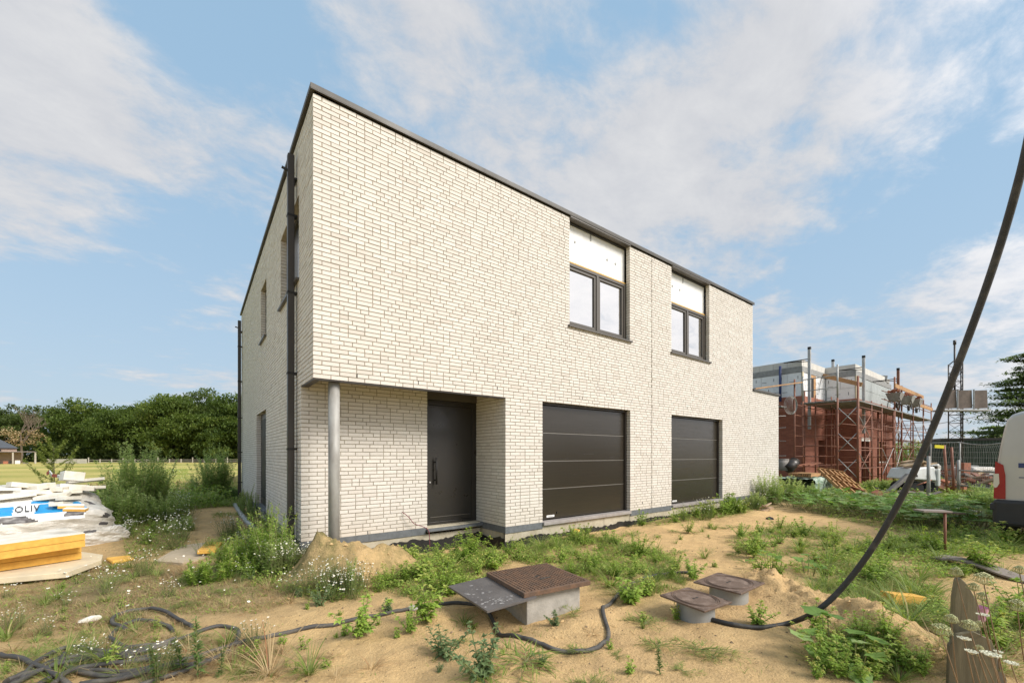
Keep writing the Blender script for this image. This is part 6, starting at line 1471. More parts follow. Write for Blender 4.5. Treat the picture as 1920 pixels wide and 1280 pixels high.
def daisies(seed, n=26, h=.32, r=.22):
    g = np.random.default_rng(seed); b_ = PB(); heads = []
    for k in range(n):
        a = g.uniform(0, 2*PI); rr = r*math.sqrt(g.random()); hh = h*g.uniform(.6, 1.1); p = [(math.cos(a)*rr*.35, math.sin(a)*rr*.35, -.02), (math.cos(a)*rr*.7, math.sin(a)*rr*.7, hh*.6), (math.cos(a)*rr, math.sin(a)*rr, hh)]; b_.tube(p, .002, .001, 0, 3); heads.append(p[-1])
        m_ = 16; f = g.uniform(0, .95, m_); P_ = np.array([np.interp(f, [0, .6, 1], [q[c] for q in p]) for c in range(3)]).T; b_.leaf(P_, sph(g, m_, .1), .035*g.uniform(.6, 1.3, m_), np.full(m_, .006), 1, .2, .1, seed*17+k)
    heads = np.array(heads); Nn = np.stack([g.normal(0, .35, n), g.normal(-.3, .35, n), np.ones(n)], -1); R_ = g.uniform(.007, .012, n)
    for j in range(9):   # petals
        pass
    b_.disc(heads+[0, 0, .004], Nn, R_, 2, 9); b_.disc(heads+[0, 0, .0065]+nrm(Nn)*.002, Nn, R_*.42, 3, 6)
    return b_.mesh('daisy_clump', ['stem', 'thistle', 'petal', 'yolk'])
PR = {}
PR['leafy'] = [leafy(1, .34, 6, .075), leafy(2, .24, 5, .06), leafy(3, .42, 7, .08, nl=30), leafy(4, .30, 6, .07)]
PR['small'] = [leafy(5, .15, 4, .045, nl=14), leafy(6, .11, 4, .04, nl=12), leafy(7, .13, 3, .05, nl=12)]
PR['greyw'] = [leafy(8, .24, 7, .04, 'greyleaf', 30, .5), leafy(9, .18, 6, .04, 'greyleaf', 26, .5)]
PR['tuft'] = [tuft(1), tuft(2, 60, .34, .008), tuft(3, 34, .18), tuft(4, 50, .42, .009)]
PR['dry'] = [tuft(11, 40, .24, .004, 'dry', 1.6), tuft(12, 60, .18, .004, 'dry', 2.2), tuft(13, 46, .34, .004, 'dry', 1.2)]
PR['sprawl'] = [sprawl(1), sprawl(2, 22, .34), sprawl(3, 12, .2)]
PR['spike'] = [spike(1), spike(2, .38, 150), spike(3, .30, 130, .05)]
PR['tallweed'] = [spike(5, .75, 190, .06, 'bush', .18, 4), spike(6, .62, 160, .06, 'leaf', .2, 5), spike(7, .85, 150, .055, 'bush', .16, 3)]
PR['daisy'] = [daisies(1), daisies(2, 34, .40, .28), daisies(3, 18, .25, .18)]
def weed(kind, x, y, sc=1.0, label=None, cat='weed', group=None, name=None, var=None, rz=None, dz=0):
    me = PR[kind][random.randrange(len(PR[kind])) if var is None else var]
    o = bpy.data.objects.new(name or {'leafy': 'leafy_weed', 'small': 'seedling', 'greyw': 'grey_leaved_weed', 'tuft': 'grass_tuft', 'dry': 'dry_grass_tuft', 'sprawl': 'sprawling_grass', 'spike': 'narrow_leaved_weed', 'tallweed': 'tall_weed', 'daisy': 'daisy_clump'}[kind], me)
    COL.objects.link(o); o.location = (x, y, Hs(x, y)+dz); o.rotation_euler = (random.uniform(-.16, .16), random.uniform(-.16, .16), random.uniform(0, 2*PI) if rz is None else rz); o.scale = (sc*random.uniform(.8, 1.25), sc*random.uniform(.8, 1.25), sc*random.uniform(.75, 1.15)); return tag(o, label, cat, group)
# single weeds one can point to, by photo position
W = [('leafy', 678, 1195, .9, 'upright leafy weed alone on the sand in front of the long cable'), ('small', 645, 1190, 1.0, 'tiny weed just left of the upright leafy weed on the bare sand'),
     ('greyw', 835, 1235, 1.5, 'sprawling grey-green weed between cable loop and lower edge'), ('greyw', 905, 1275, 2.0, 'big grey-leaved weed cut off by the lower edge, left of the centre'),
     ('sprawl', 985, 1245, 1.7, 'dark sprawling grass in front of the cable loop'), ('leafy', 800, 1175, 1.2, 'pale leafy weed left of the chamber, in front of the cable'),
     ('tuft', 870, 1165, .9, 'grass tuft growing under the plywood, beside the cable'), ('leafy', 770, 1190, .6, 'small leafy weed in front of the cable, left of the pale one'), ('sprawl', 1075, 1160, .6, 'little sprawling weed on the sand right in front of the chamber'),
     ('small', 1205, 1165, 1.2, 'small grass-like seedling between chamber and near riser'), ('sprawl', 1210, 1172, .8, 'flat grass plant on the sand left of the near riser'), ('spike', 1238, 1268, .8, 'blue-green upright weed at the lower edge below the near riser'),
     ('small', 1178, 1262, .8, 'tiny sprout left of the blue-green upright weed'), ('leafy', 1418, 1175, .75, 'round bright green weed just behind the black cable'), ('leafy', 1300, 1085, .85, 'upright green weed behind the far riser'), ('tuft', 1275, 1090, .6, 'grass tuft left of the far riser by the cable end'),
     ('leafy', 1268, 1160, .55, 'small pale weed touching the near riser on its left'), ('leafy', 1425, 1085, 1.0, 'purple-stemmed leafy weed right behind the far riser'), ('leafy', 1460, 1080, 1.15, 'taller broad-leaved weed right of the far riser'), ('sprawl', 1310, 1222, .9, 'flat dark grass on the sand below the near riser'),
     ('leafy', 1530, 1195, 1.0, 'leafy weed at the foot of the sand ridge beside the cable'), ('small', 1145, 1215, .7, 'sprout by the outer bend of the cable loop'), ('small', 478, 1235, 1.1, 'small dry sprout right of the hose coil'), ('spike', 345, 1262, 1.15, 'dark narrow-leaved weed rising through the hose coil, leftmost'),
     ('spike', 372, 1270, 1.25, 'second dark narrow-leaved weed in the coil, tallest'), ('spike', 300, 1280, 1.1, 'dark narrow-leaved weed at the lower edge in front of the coil'), ('spike', 410, 1268, .8, 'short narrow-leaved weed right of the tallest one in the coil'), ('tuft', 170, 1222, 1.0, 'green grass tuft behind the hose coil'),
     ('tuft', 70, 1225, .7, 'thin grass tuft left of the hose coil'), ('small', 210, 1245, 1.2, 'small weed between the hoses'), ('greyw', 600, 1135, 1.0, 'round low grey-green weed in front of the daisies'), ('greyw', 560, 1120, .7, 'smaller grey-green weed left of the round one'),
     ('tuft', 770, 1080, .9, 'grass tuft at the right foot of the sand heap'), ('tallweed', 598, 985, .7, 'thin tall weed before the galvanised column'), ('tallweed', 640, 985, .45, 'sparse weed stem growing at the foot of the column'), ('small', 690, 1005, 1.3, 'seedling against the grey plinth right of the column'),
     ('tuft', 1500, 1035, 1.1, 'grass clump on the sand right of the centre, before the big leaves'), ('leafy', 1385, 1035, .8, 'low leafy weed on the open sand before the narrow garage'), ('small', 1195, 1030, 1.5, 'small weed on the open sand below the wide garage, left one'), ('small', 1225, 1040, 1.3, 'small weed on the open sand below the wide garage, right one'),
     ('leafy', 1135, 1012, .7, 'leafy weed beside the yellow foam block'), ('dry', 505, 1262, 1.4, 'dry brownish grass clump at the lower edge right of the coil'), ('tuft', 580, 1268, .8, 'thin grass clump at the lower edge right of the dry one'), ('leafy', 1330, 990, .7, 'leafy weed below the narrow garage door'), ('leafy', 1290, 1000, .8, 'weed left of the one below the narrow garage door'),
     ('tuft', 1760, 1055, .9, 'grass tuft at the left end of the warped plank'), ('tuft', 1880, 1080, 1.0, 'grass tuft in front of the warped plank near the right edge'), ('leafy', 1650, 1070, .9, 'leafy weed left of the pin with the board')]
for kd, u, v, sc, lb in W:
    x, y = G(u, v); weed(kd, x, y, sc, lb)
KW = dict(leafy=('green leafy weed', 'weed', 'leafy weeds'), small=('small seedling', 'weed', 'seedlings'), tuft=('green grass tuft', 'grass', 'grass tufts'), dry=('dry straw-coloured grass tuft', 'grass', 'dry tufts'), sprawl=('flat sprawling grass', 'grass', 'sprawling grasses'), daisy=('white-flowered daisy clump', 'daisies', 'daisy clumps'), tallweed=('tall slender weed', 'weed', 'tall weeds'), greyw=('grey-leaved weed', 'weed', 'grey-leaved weeds'))
# patches of single weeds: alike within a patch
def patch(poly, n, kinds, scr, label, group, seed, mind=.12, cat='weed', nz=0):
    g = random.Random(seed); xs = [p[0] for p in poly]; ys = [p[1] for p in poly]; pts = []; tries = 0
    while len(pts) < n and tries < n*40:
        tries += 1; x, y = g.uniform(min(xs), max(xs)), g.uniform(min(ys), max(ys))
        if not inpoly(np.array([x]), np.array([y]), poly)[0]: continue
        if hm(x, y) > .06: continue
        if y > -.12 and x > 0 and not (y < .6 and 1 < x < 2.9): continue
        if abs(x-1.6) < .48 and abs(y+2.55) < .5: continue
        if any((x-a)**2+(y-b_)**2 < mind**2 for a, b_ in pts): continue
        if nz and float(vnoise(np.array([x]), np.array([y]), nz, seed)[0]) < -.08: continue
        pts.append((x, y)); kd = g.choice(kinds); wd_ = KW[kd]; weed(kd, x, y, g.uniform(*scr), wd_[0]+' '+label, wd_[1], wd_[2]+' '+group)
patch(Z['mid'], 60, ['leafy', 'leafy', 'small', 'tuft'], (.7, 1.15), 'in the thicket below the front door step', 'below the front door', 1, .11)
patch(Z['mid2'], 84, ['leafy', 'tuft', 'leafy', 'tuft', 'small'], (.6, 1.05), 'in the thicket behind the concrete chamber', 'behind the concrete chamber', 2, .12)
patch(Z['corner'], 40, ['tallweed', 'daisy', 'leafy', 'daisy', 'greyw'], (.6, 1.0), 'in the tall flowering stand at the near house corner', 'at the near house corner', 3, .10)
patch(PX((500, 1060), (600, 1040), (690, 1095), (660, 1125), (540, 1115)), 30, ['daisy'], (.7, 1.0), 'in front of the sand heap', 'in front of the sand heap', 4, .09)
patch(Z['house_strip'], 46, ['leafy', 'tuft', 'leafy', 'daisy', 'small'], (.8, 1.5), 'in the strip along the foot of the facade', 'along the facade', 5, .16)
patch(PX((1400, 925), (1470, 905), (1500, 930), (1420, 945)), 14, ['tallweed', 'leafy', 'tallweed'], (1.0, 1.9), 'at the far corner of the cream house', 'at the far house corner', 6, .3)
patch(Z['right_mid'], 40, ['leafy', 'tuft', 'sprawl', 'leafy'], (.7, 1.1), 'in the green island on the open sand', 'in the island on the open sand', 7, .18, nz=.8)
patch(Z['right_big'], 90, ['tuft', 'leafy', 'tuft', 'leafy', 'sprawl', 'tuft'], (.8, 1.35), 'in the green ground behind the sand ridge', 'behind the sand ridge', 8, .12, nz=.9)
patch(PX((1530, 1279), (1540, 1222), (1640, 1225), (1730, 1279)), 30, ['leafy', 'leafy', 'tuft'], (.5, .85), 'in the clump on the near side of the sand ridge', 'on the near side of the ridge', 9, .08)
patch(Z['right_edge'], 34, ['tuft', 'dry', 'leafy', 'small'], (.7, 1.1), 'around the old stake', 'around the old stake', 10, .09)
patch(Z['left_dry'], 74, ['dry', 'dry', 'tuft', 'small', 'dry', 'tuft', 'dry', 'sprawl', 'dry', 'daisy'], (.5, .95), 'between pallet and hose coil', 'between pallet and hose coil', 11, .09)
patch(Z['left_low'], 56, ['dry', 'small', 'tuft', 'dry', 'sprawl', 'tuft', 'dry', 'dry', 'daisy'], (.45, .85), 'around the hose coil', 'around the hose coil', 12, .08)
patch(Z['daisy_left'], 44, ['daisy', 'tuft', 'daisy', 'leafy'], (.8, 1.3), 'left of the path', 'left of the path', 13, .18)
patch(PX((440, 960), (470, 950), (530, 1000), (500, 1015)), 18, ['leafy', 'tallweed', 'small'], (.7, 1.1), 'between drain pipe and house wall', 'beside the drain pipe', 14, .2)
patch(Z['corner_bl'], 16, ['dry', 'small', 'tuft'], (.5, .9), 'on the sand right of the coil near the lower edge', 'near the lower edge', 15, .12)
patch([G(560, 1130), G(900, 1150), G(1250, 1180), G(1440, 1279), G(640, 1279)], 26, ['small', 'sprawl', 'greyw', 'sprawl', 'dry'], (.4, .9), 'scattered over the bare foreground sand', 'on the bare foreground sand', 16, .3)
patch([G(1130, 1010), G(1400, 985), G(1420, 1060), G(1300, 1075)], 26, ['small', 'sprawl', 'tuft'], (.6, 1.0), 'scattered over the open sand below the garages', 'on the sand below the garages', 17, .3)
# ---- what nobody could count: joined grass, leaf litter and low cover
def scatter(poly, n, seed, nz=0, thr=-.1):
    g = np.random.default_rng(seed); xs = [p[0] for p in poly]; ys = [p[1] for p in poly]; x = g.uniform(min(xs), max(xs), n*4); y = g.uniform(min(ys), max(ys), n*4)
    k = inpoly(x, y, poly) & (hm(x, y) < .09) & ~((x > -.02) & (y > -.06)) & ~((np.abs(x-1.6) < .42) & (np.abs(y+2.55) < .45))
    if nz: k &= (vnoise(x, y, nz, seed)+.6*vnoise(x, y, nz*3, seed+1)) > thr
    return x[k][:n], y[k][:n]
GB = PB(); DB = PB(); LB = PB()
def grass_in(nm_, n, h, w, nz=1.2, thr=-.1, seed=1, B=GB, bend=(.2, .8), mi=0):
    g = np.random.default_rng(seed); x, y = scatter(Z[nm_] if isinstance(nm_, str) else nm_, n, seed, nz, thr); k = len(x); th = g.uniform(0, 2*PI, k)
    B.blade(np.stack([x, y, H(x, y)-.004], -1), np.stack([np.cos(th), np.sin(th), g.uniform(.6, 2.6, k)], -1), h*g.uniform(.35, 1.2, k), w*g.uniform(.6, 1.3, k), g.uniform(*bend, k), mi, seed, segs=3)
def cover_in(nm_, n, L, nz=1.2, thr=-.1, seed=1, B=LB, hmax=.08, w=.45):
    g = np.random.default_rng(seed); x, y = scatter(Z[nm_] if isinstance(nm_, str) else nm_, n, seed, nz, thr); k = len(x); th = g.uniform(0, 2*PI, k); hh = g.random(k)**1.6*hmax
    l_ = L*g.uniform(.5, 1.3, k); B.leaf(np.stack([x, y, H(x, y)+hh], -1), np.stack([np.cos(th), np.sin(th), g.uniform(-.1, .9, k)], -1), l_, l_*w, 0, .25, .2, seed, tint=np.clip(g.normal(.3, .18, k)+hh/hmax*.3, 0, 1))
grass_in('left_dry', 2600, .10, .004, 1.4, 0, 1); grass_in('left_low', 2000, .09, .004, 1.6, .05, 2); grass_in('daisy_left', 5000, .2, .006, 0, 0, 3); grass_in('mid', 3000, .14, .005, 1.5, 0, 4); grass_in('mid2', 4500, .16, .006, 1.5, -.05, 5)
grass_in('house_strip', 5000, .20, .006, 1, -.05, 6); grass_in('right_mid', 2600, .14, .006, 1, .05, 7); grass_in('right_big', 11000, .17, .006, .9, 0, 8); grass_in('far_right', 16000, .30, .010, .6, -.1, 9); grass_in('pumpkin', 9000, .2, .008, .7, -.2, 10)
grass_in('right_edge', 2600, .16, .005, 2, 0, 11); grass_in('corner', 4200, .16, .005, 0, 0, 12); grass_in('bush_left', 6000, .3, .008, 0, 0, 13); grass_in('bottom_right', 900, .14, .006, 2, 0, 15); grass_in('left_far', 22000, .34, .012, .3, -.3, 16)
grass_in([(17, -9), (48, -9), (48, 1), (17, 1.2)], 26000, .35, .016, .3, -.1, 17); grass_in([(-.9, 1.5), (-.1, 1.5), (-.1, 10.5), (-.9, 10.5)], 1500, .16, .006, .6, .12, 18)
for k_, (P_, n_, h_) in enumerate((([(-3.4, -5.6), (1.5, -5.6), (1.5, -1.2), (-3.4, 1.4)], 2200, .06), ([(1.5, -5.6), (9, -5.6), (9, -.1), (3.2, -.1)], 2600, .07))): grass_in(P_, n_, h_, .004, 1.1, .28, 40+k_)
grass_in('left_dry', 6500, .12, .003, 1.4, -.1, 21, DB, (.5, 1.1)); grass_in('left_low', 4200, .11, .003, 1.6, 0, 22, DB, (.5, 1.1)); grass_in('right_edge', 1500, .2, .0035, 2, -.1, 23, DB); grass_in('far_right', 5000, .3, .008, .7, 0, 24, DB); grass_in('daisy_left', 1500, .16, .004, 0, 0, 25, DB)
grass_in([(-5, 12.8), (3, 12.8), (3, 22), (-22, 22), (-22, 12)], 9000, .35, .02, .2, -.1, 26, DB)
cover_in('mid', 4200, .045, 1.5, -.1, 31); cover_in('mid2', 5200, .045, 1.5, 0, 32); cover_in('house_strip', 4200, .06, 1, -.05, 33, hmax=.15); cover_in('right_big', 8000, .05, .9, 0, 34); cover_in('pumpkin', 5000, .07, .7, -.2, 35, hmax=.15)
cover_in('bush_left', 9000, .06, 0, 0, 36, hmax=.35); cover_in('left_far', 30000, .11, .3, -.3, 37, hmax=.5); cover_in('corner', 4000, .045, 0, 0, 38, hmax=.12); cover_in('far_right', 9000, .10, .5, -.05, 39, hmax=.25); cover_in('left_dry', 1300, .03, 2, .1, 40, hmax=.03); cover_in('right_mid', 1600, .05, 1, .05, 41)
cover_in([(17, -9), (48, -9), (48, 1), (17, 1.2)], 12000, .14, .3, -.05, 42, hmax=.3); cover_in('daisy_left', 2400, .05, 0, 0, 43)
tag(mk('grass', GB.mesh('grass', ['grass'])), 'green grass growing in patches over the plot', 'grass', None, 'stuff')
tag(mk('dry_grass', DB.mesh('dry_grass', ['dry'])), 'dry straw-coloured grass in patches over the plot', 'dry grass', None, 'stuff')
tag(mk('low_leaves', LB.mesh('low_leaves', ['leaf'])), 'low leafy ground cover between the larger weeds', 'ground cover', None, 'stuff')
# litter of straw and twigs
g = np.random.default_rng(77); TB = PB(); x = g.uniform(-4, 9, 5200); y = g.uniform(-5.6, 4, 5200); k = ~((x > 0) & (y > -.05)) & ((vnoise(x, y, 1.2, 55) > -.05) | (g.random(5200) < .25)); x, y = x[k], y[k]; k = len(x); th = g.uniform(0, 2*PI, k)
TB.blade(np.stack([x, y, H(x, y)+.006], -1), np.stack([np.cos(th), np.sin(th), g.uniform(-.05, .15, k)], -1), .05*g.uniform(.4, 1.6, k), np.full(k, .003), g.uniform(-.1, .1, k), 0, 5, segs=1); tag(mk('straw_litter', TB.mesh('straw_litter', ['dry'])), 'bits of straw and twig scattered over the sand', 'litter', None, 'stuff')
# small white and yellow flowers far off among the weeds
g = np.random.default_rng(78); FB_ = PB()
for P_, n_, h_ in ((Z['bush_left'], 260, .55), (Z['daisy_left'], 420, .32), (Z['house_strip'], 120, .28), (Z['far_right'], 260, .35), (Z['left_dry'], 60, .16), (Z['pumpkin'], 70, .3), (PX((60, 880), (200, 880), (200, 900), (60, 900)), 60, .6)):
    x, y = scatter(P_, n_, 79+n_); k = len(x); hh = h_*g.uniform(.6, 1.1, k); c = np.stack([x, y, H(x, y)+hh], -1); Nn = np.stack([g.normal(0, .3, k), g.normal(-.3, .3, k), np.ones(k)], -1); r_ = g.uniform(.007, .015, k); FB_.disc(c, Nn, r_, 0, 6); FB_.disc(c+nrm(Nn)*.003, Nn, r_*.4, 1, 5)
tag(mk('wild_flowers', FB_.mesh('wild_flowers', ['petal', 'yolk'])), 'small white flowers dotted through the weeds', 'flowers', None, 'stuff')
# ---- bushes
def bush_thing(name, u, v, label, seed, h, r, nst, nl, leaf, mat_='bush', w=.28, t_=None, group=None, cat='shrub', xy=None):
    x, y = xy if xy else (G(u, v) if t_ is None else D(u, 852, t_)[:2]); o = tag(empty(name, (x, y, Hs(x, y))), label, cat, group); a, b_ = bushy(seed, h, r, nst, nl, leaf, mat_, w)
    mk('stems', a, o, True); mk('foliage', b_, o, True); return o
bush_thing('mugwort_bush', 262, 950, 'tall feathery grey-green bush, largest left of the house', 1, 2.05, .72, 105, 190, .062, t_=10.0)
bush_thing('mugwort_bush', 312, 965, 'lower dark bush at the right foot of the tallest one', 2, .8, .6, 46, 120, .06, t_=9.2)
bush_thing('mugwort_bush', 225, 965, 'low dark bush left of the tallest one', 3, 1.0, .7, 60, 120, .06, t_=8.6)
bush_thing('mugwort_bush', 403, 905, 'rounded feathery bush close to the far end of the house wall', 4, 2.0, .62, 75, 170, .07, t_=14.4)
bush_thing('mugwort_bush', 372, 905, 'thin pale bush left of the rounded one', 5, 1.2, .5, 26, 90, .06, t_=14.6)
bush_thing('mugwort_bush', 345, 965, 'small low bush beside the path', 6, .4, .35, 26, 80, .045, t_=8.2)
bush_thing('mugwort_bush', 298, 925, 'yellow-green bush peeping out right of the tallest one', 7, 1.35, .4, 30, 90, .06, 'sapleaf', t_=10.6)
for k, (u, t_, h_, lb) in enumerate(((30, 11, .75, 'dark low bush at the far left edge behind the pallet'), (85, 10.5, .70, 'flower-dotted low bush behind the pallet, below the sapling'), (150, 11, .78, 'dark low bush behind the pallet, right of the sapling'), (185, 10.4, .8, 'dark low bush between pallet and the tallest bush'), (385, 12.8, .42, 'low bush at the foot of the rounded one'), (437, 14.4, .5, 'small bush touching the rear downpipe'))): bush_thing('low_bush', u, 0, lb, 20+k, h_, .8, 50, 110, .06, 'thistle' if k % 2 else 'bush', .4, t_=t_)
bush_thing('mugwort_bush', 1442, 915, 'tall feathery weed bush at the far front corner of the house', 8, 1.25, .5, 50, 110, .055, t_=13.0)
bush_thing('mugwort_bush', 1475, 912, 'second feathery bush right of the far house corner', 9, 1.0, .7, 50, 110, .06, t_=14.2)
bush_thing('mugwort_bush', 1415, 930, 'low white-flowering bush by the narrow garage door', 10, .55, .45, 40, 90, .05, t_=12.2)
bush_thing('mugwort_bush', 1370, 935, 'leafy low bush against the right jamb of the narrow garage', 11, .62, .35, 34, 80, .06, 'leaf', .4, t_=11.2)
bush_thing('mugwort_bush', 1520, 920, 'grey-green weed bush before the green wrapped pallet', 12, .65, .9, 60, 100, .06, t_=15.0)
bush_thing('mugwort_bush', 1860, 935, 'dense green bush left of the van bumper', 13, .75, .6, 60, 110, .055, t_=11.5)
bush_thing('mugwort_bush', 1850, 900, 'dark bush behind the rail gate near the van', 14, .8, .7, 50, 100, .06, t_=14)
bush_thing('mugwort_bush', 1645, 905, 'low bush at the foot of the right scaffold standards', 15, .6, .8, 50, 90, .07, t_=17.5)
bush_thing('corner_bush', 540, 0, 'bright feathery weed stand before the near downpipe', 16, 1.02, .42, 46, 120, .045, 'leaf', .22, xy=(-.42, .55))
bush_thing('corner_bush', 500, 0, 'lower feathery weed stand left of the bright one', 17, .62, .42, 40, 100, .045, 'leaf', .22, xy=(-.75, .75))
bush_thing('corner_bush', 570, 0, 'feathery weed stand rising beside the sand heap', 18, .80, .3, 16, 80, .045, 'bush', .22, xy=(-.40, .2))
bush_thing('corner_bush', 450, 0, 'low feathery weeds at the left end of the stand by the corner', 19, .4, .45, 40, 90, .045, 'leaf', .25, xy=(-1.05, .55))
# ---- large leaved patches
def fan_leaf(P_, d_, L, B, mi=0, seed=0, lobes=5, tint=.5):
    """one broad lobed leaf: real piece with its own edges"""
    g = random.Random(seed); d_ = Vector(d_).normalized(); s_ = d_.cross(Vector((0, 0, 1)))
    if s_.length < .1: s_ = Vector((1, 0, 0))
    s_.normalize(); n_ = s_.cross(d_); P_ = Vector(P_); c = P_+d_*L*.35; V_ = [c-n_*L*.06]; m_ = lobes*2+2
    for k in range(m_+1):
        a = -PI*.94+2*PI*.94*k/m_; rr = L*(.62 if k % 2 else .45)*(1+.18*math.cos(a))*g.uniform(.9, 1.1); V_.append(c+d_*math.cos(a)*rr+s_*math.sin(a)*rr*.92+n_*(.05*L*math.cos(2*a)+g.uniform(-.04, .04)*L))
    B.add(np.array([tuple(v) for v in V_]), np.array([(0, 1+k, 2+k) for k in range(m_)]), mi, tint)
def pumpkin_plant(x, y, label, n, R_, L, seed, group=None, name='broad_leaved_plant', hmax=.3, single=False):
    g = random.Random(seed); o = tag(empty(name, (x, y, Hs(x, y))), label, 'broad-leaved plant', group); S_ = PB(); B = PB(); z0 = Hs(x, y)
    for k in range(n):
        a = g.uniform(0, 2*PI); rr = R_*math.sqrt(g.random()); h_ = hmax*g.uniform(.4, 1.0); px, py = math.cos(a)*rr, math.sin(a)*rr
        S_.tube([(px*.5, py*.5, -.03), (px*.85, py*.85, h_*.6), (px, py, h_)], .005, .003, 0, 4); d_ = (math.cos(a+g.uniform(-1, 1)), math.sin(a+g.uniform(-1, 1)), g.uniform(-.35, .35))
        if single:
            b1 = PB(); fan_leaf((px, py, h_), d_, L*g.uniform(.7, 1.15), b1, 0, seed*50+k, 5, g.uniform(.2, .8)); mk('large_leaf', b1.mesh('large_leaf', ['bigleaf']), o, True)
        else: fan_leaf((px, py, h_), d_, L*g.uniform(.6, 1.2), B, 0, seed*50+k, 5, g.uniform(.1, .9))
    mk('stems', S_.mesh('stems', ['stem']), o, True)
    if not single: mk('foliage', B.mesh('foliage', ['bigleaf']), o, True)
    return o
pp = [(1490, 950), (1530, 958), (1575, 962), (1600, 945), (1640, 952), (1680, 948), (1720, 955), (1760, 962), (1650, 975), (1700, 985), (1740, 985), (1800, 955), (1830, 972), (1560, 940), (1780, 985), (1845, 990), (1620, 965), (1520, 942), (1590, 955), (1660, 962), (1710, 968), (1770, 950), (1810, 985)]
pos_ = ['first from the left', 'second from the left', 'in the left front', 'at the left back', 'left of the middle', 'in the middle back', 'right of the cable', 'right of the middle', 'in the middle front', 'in the right front', 'before the dark board', 'by the steel tubes', 'left of the van', 'at the far left back', 'beside the pin board', 'nearest the van bumper', 'left of the cable', 'beside the rough grass', 'behind the left front ones', 'just left of the cable foot', 'behind the dark board', 'before the gate rails', 'below the van bumper']
for k, (u, v) in enumerate(pp): x, y = G(u, v); pumpkin_plant(x, y, 'creeping broad-leaved plant '+pos_[k]+' of the big leafy patch', 46, .66, .17, 100+k, 'creeping broad-leaved plants in the big patch', hmax=.42)
x, y = G(1590, 1262); pumpkin_plant(x, y, 'large-leaved plant with lobed leaves at the lower right, beside the cable', 9, .22, .15, 5, single=True, hmax=.26)
x, y = G(1560, 1225); pumpkin_plant(x, y, 'lobed broad-leaved seedling just behind the cable, lower right', 4, .10, .16, 6, single=True, hmax=.30)
x, y = G(1515, 1075); pumpkin_plant(x, y, 'broad-leaved plant amid the grass right of the risers', 8, .2, .14, 7, single=True, hmax=.25)
x, y = G(1445, 1075); pumpkin_plant(x, y, 'purple-flowered broad plant behind the sand ridge, right of the far riser', 10, .2, .12, 8, single=True, hmax=.30)
# ---- wild carrots round the stake
heads = [(1793, 1072, 2.55, 0, .030, .034), (1845, 1085, 2.3, 0, .045, .036), (1826, 1072+28, 2.35, 0, .028, .026), (1842, 1118, 2.6, 0, .03, .03), (1784, 1160, 2.35, 0, .030, .028), (1765, 1180, 2.25, 0, .044, .034), (1818, 1172, 2.3, 0, .038, .032), (1838, 1170, 2.6, 0, .024, .024),
         (1912, 1068, 2.5, 0, .03, .028), (1908, 1135, 2.4, 0, .04, .04), (1808, 1197, 2.3, 1, .028, .012), (1822, 1222, 2.2, 1, .026, .014), (1858, 1227, 2.15, 1, .038, .014), (1836, 1214, 2.4, 0, .02, .018), (1896, 1243, 2.2, 1, .028, .010), (1872, 1222, 2.5, 1, .02, .012), (1843, 1152, 2.5, 1, .03, .006)]
wh = ['resting on the tip of the old stake', 'largest dried one, right of the stake tip', 'small one joined to the left of the largest', 'pale one below the largest', 'closed one left of the stake board', 'widest low one at the left of the stake', 'ribbed one before the stake board', 'small faint one right of the ribbed one', 'highest at the right edge', 'big one at the right edge, lower', 'flat cream one low in front of the board', 'flat one above the rounded board', 'white flat one right of the split stump', 'tiny one above the white flat one', 'white one low at the right', 'faint white one between the two right ones', 'flat white one seen edge-on across the stake']
for k, ((u, v, t_, kd, r_, th_), w_) in enumerate(zip(heads, wh)):
    c = Vector(D(u, v, t_)); o = tag(empty('wild_carrot', (c.x+.25, c.y-.1, 0)), 'wild carrot head '+w_, 'wild carrot', 'wild carrot heads around the old stake'); g = random.Random(k)
    root = Vector((c.x+.30+.1*g.random(), c.y-.12*g.random(), Hs(c.x+.3, c.y)-.05)); q = MB(); q.tube([root, root.lerp(c, .5)+Vector((.02, .01, .01)), c-Vector((0, 0, th_*.8))], .0028, 5); q.build('stalk', 'reddishstem', o)
    q = MB(); n = 34
    for j in range(n):
        a = j*2.4; rr = math.sqrt((j+.5)/n); base = c-Vector((0, 0, th_*.9)); tip_ = c+Vector((math.cos(a)*r_*rr, math.sin(a)*r_*rr, (th_*(.5-.35*rr*rr) if not kd else th_*.4)))
        if kd == 0: mid_ = base+Vector((math.cos(a)*r_*rr*1.25, math.sin(a)*r_*rr*1.25, th_*.6)); tip_ = c+Vector((math.cos(a)*r_*rr*.8, math.sin(a)*r_*rr*.8, th_*(1.0-.6*rr)))
        else: mid_ = base.lerp(tip_, .5)
        q.tube([base, mid_, tip_], [.0008, .0011, .0014], 3)
        q.obox(tip_, (r_*.22, r_*.22, r_*.13), (g.uniform(-.5, .5), g.uniform(-.5, .5), a))
    q.build('umbel', 'umbel' if kd else 'seedhead', o)
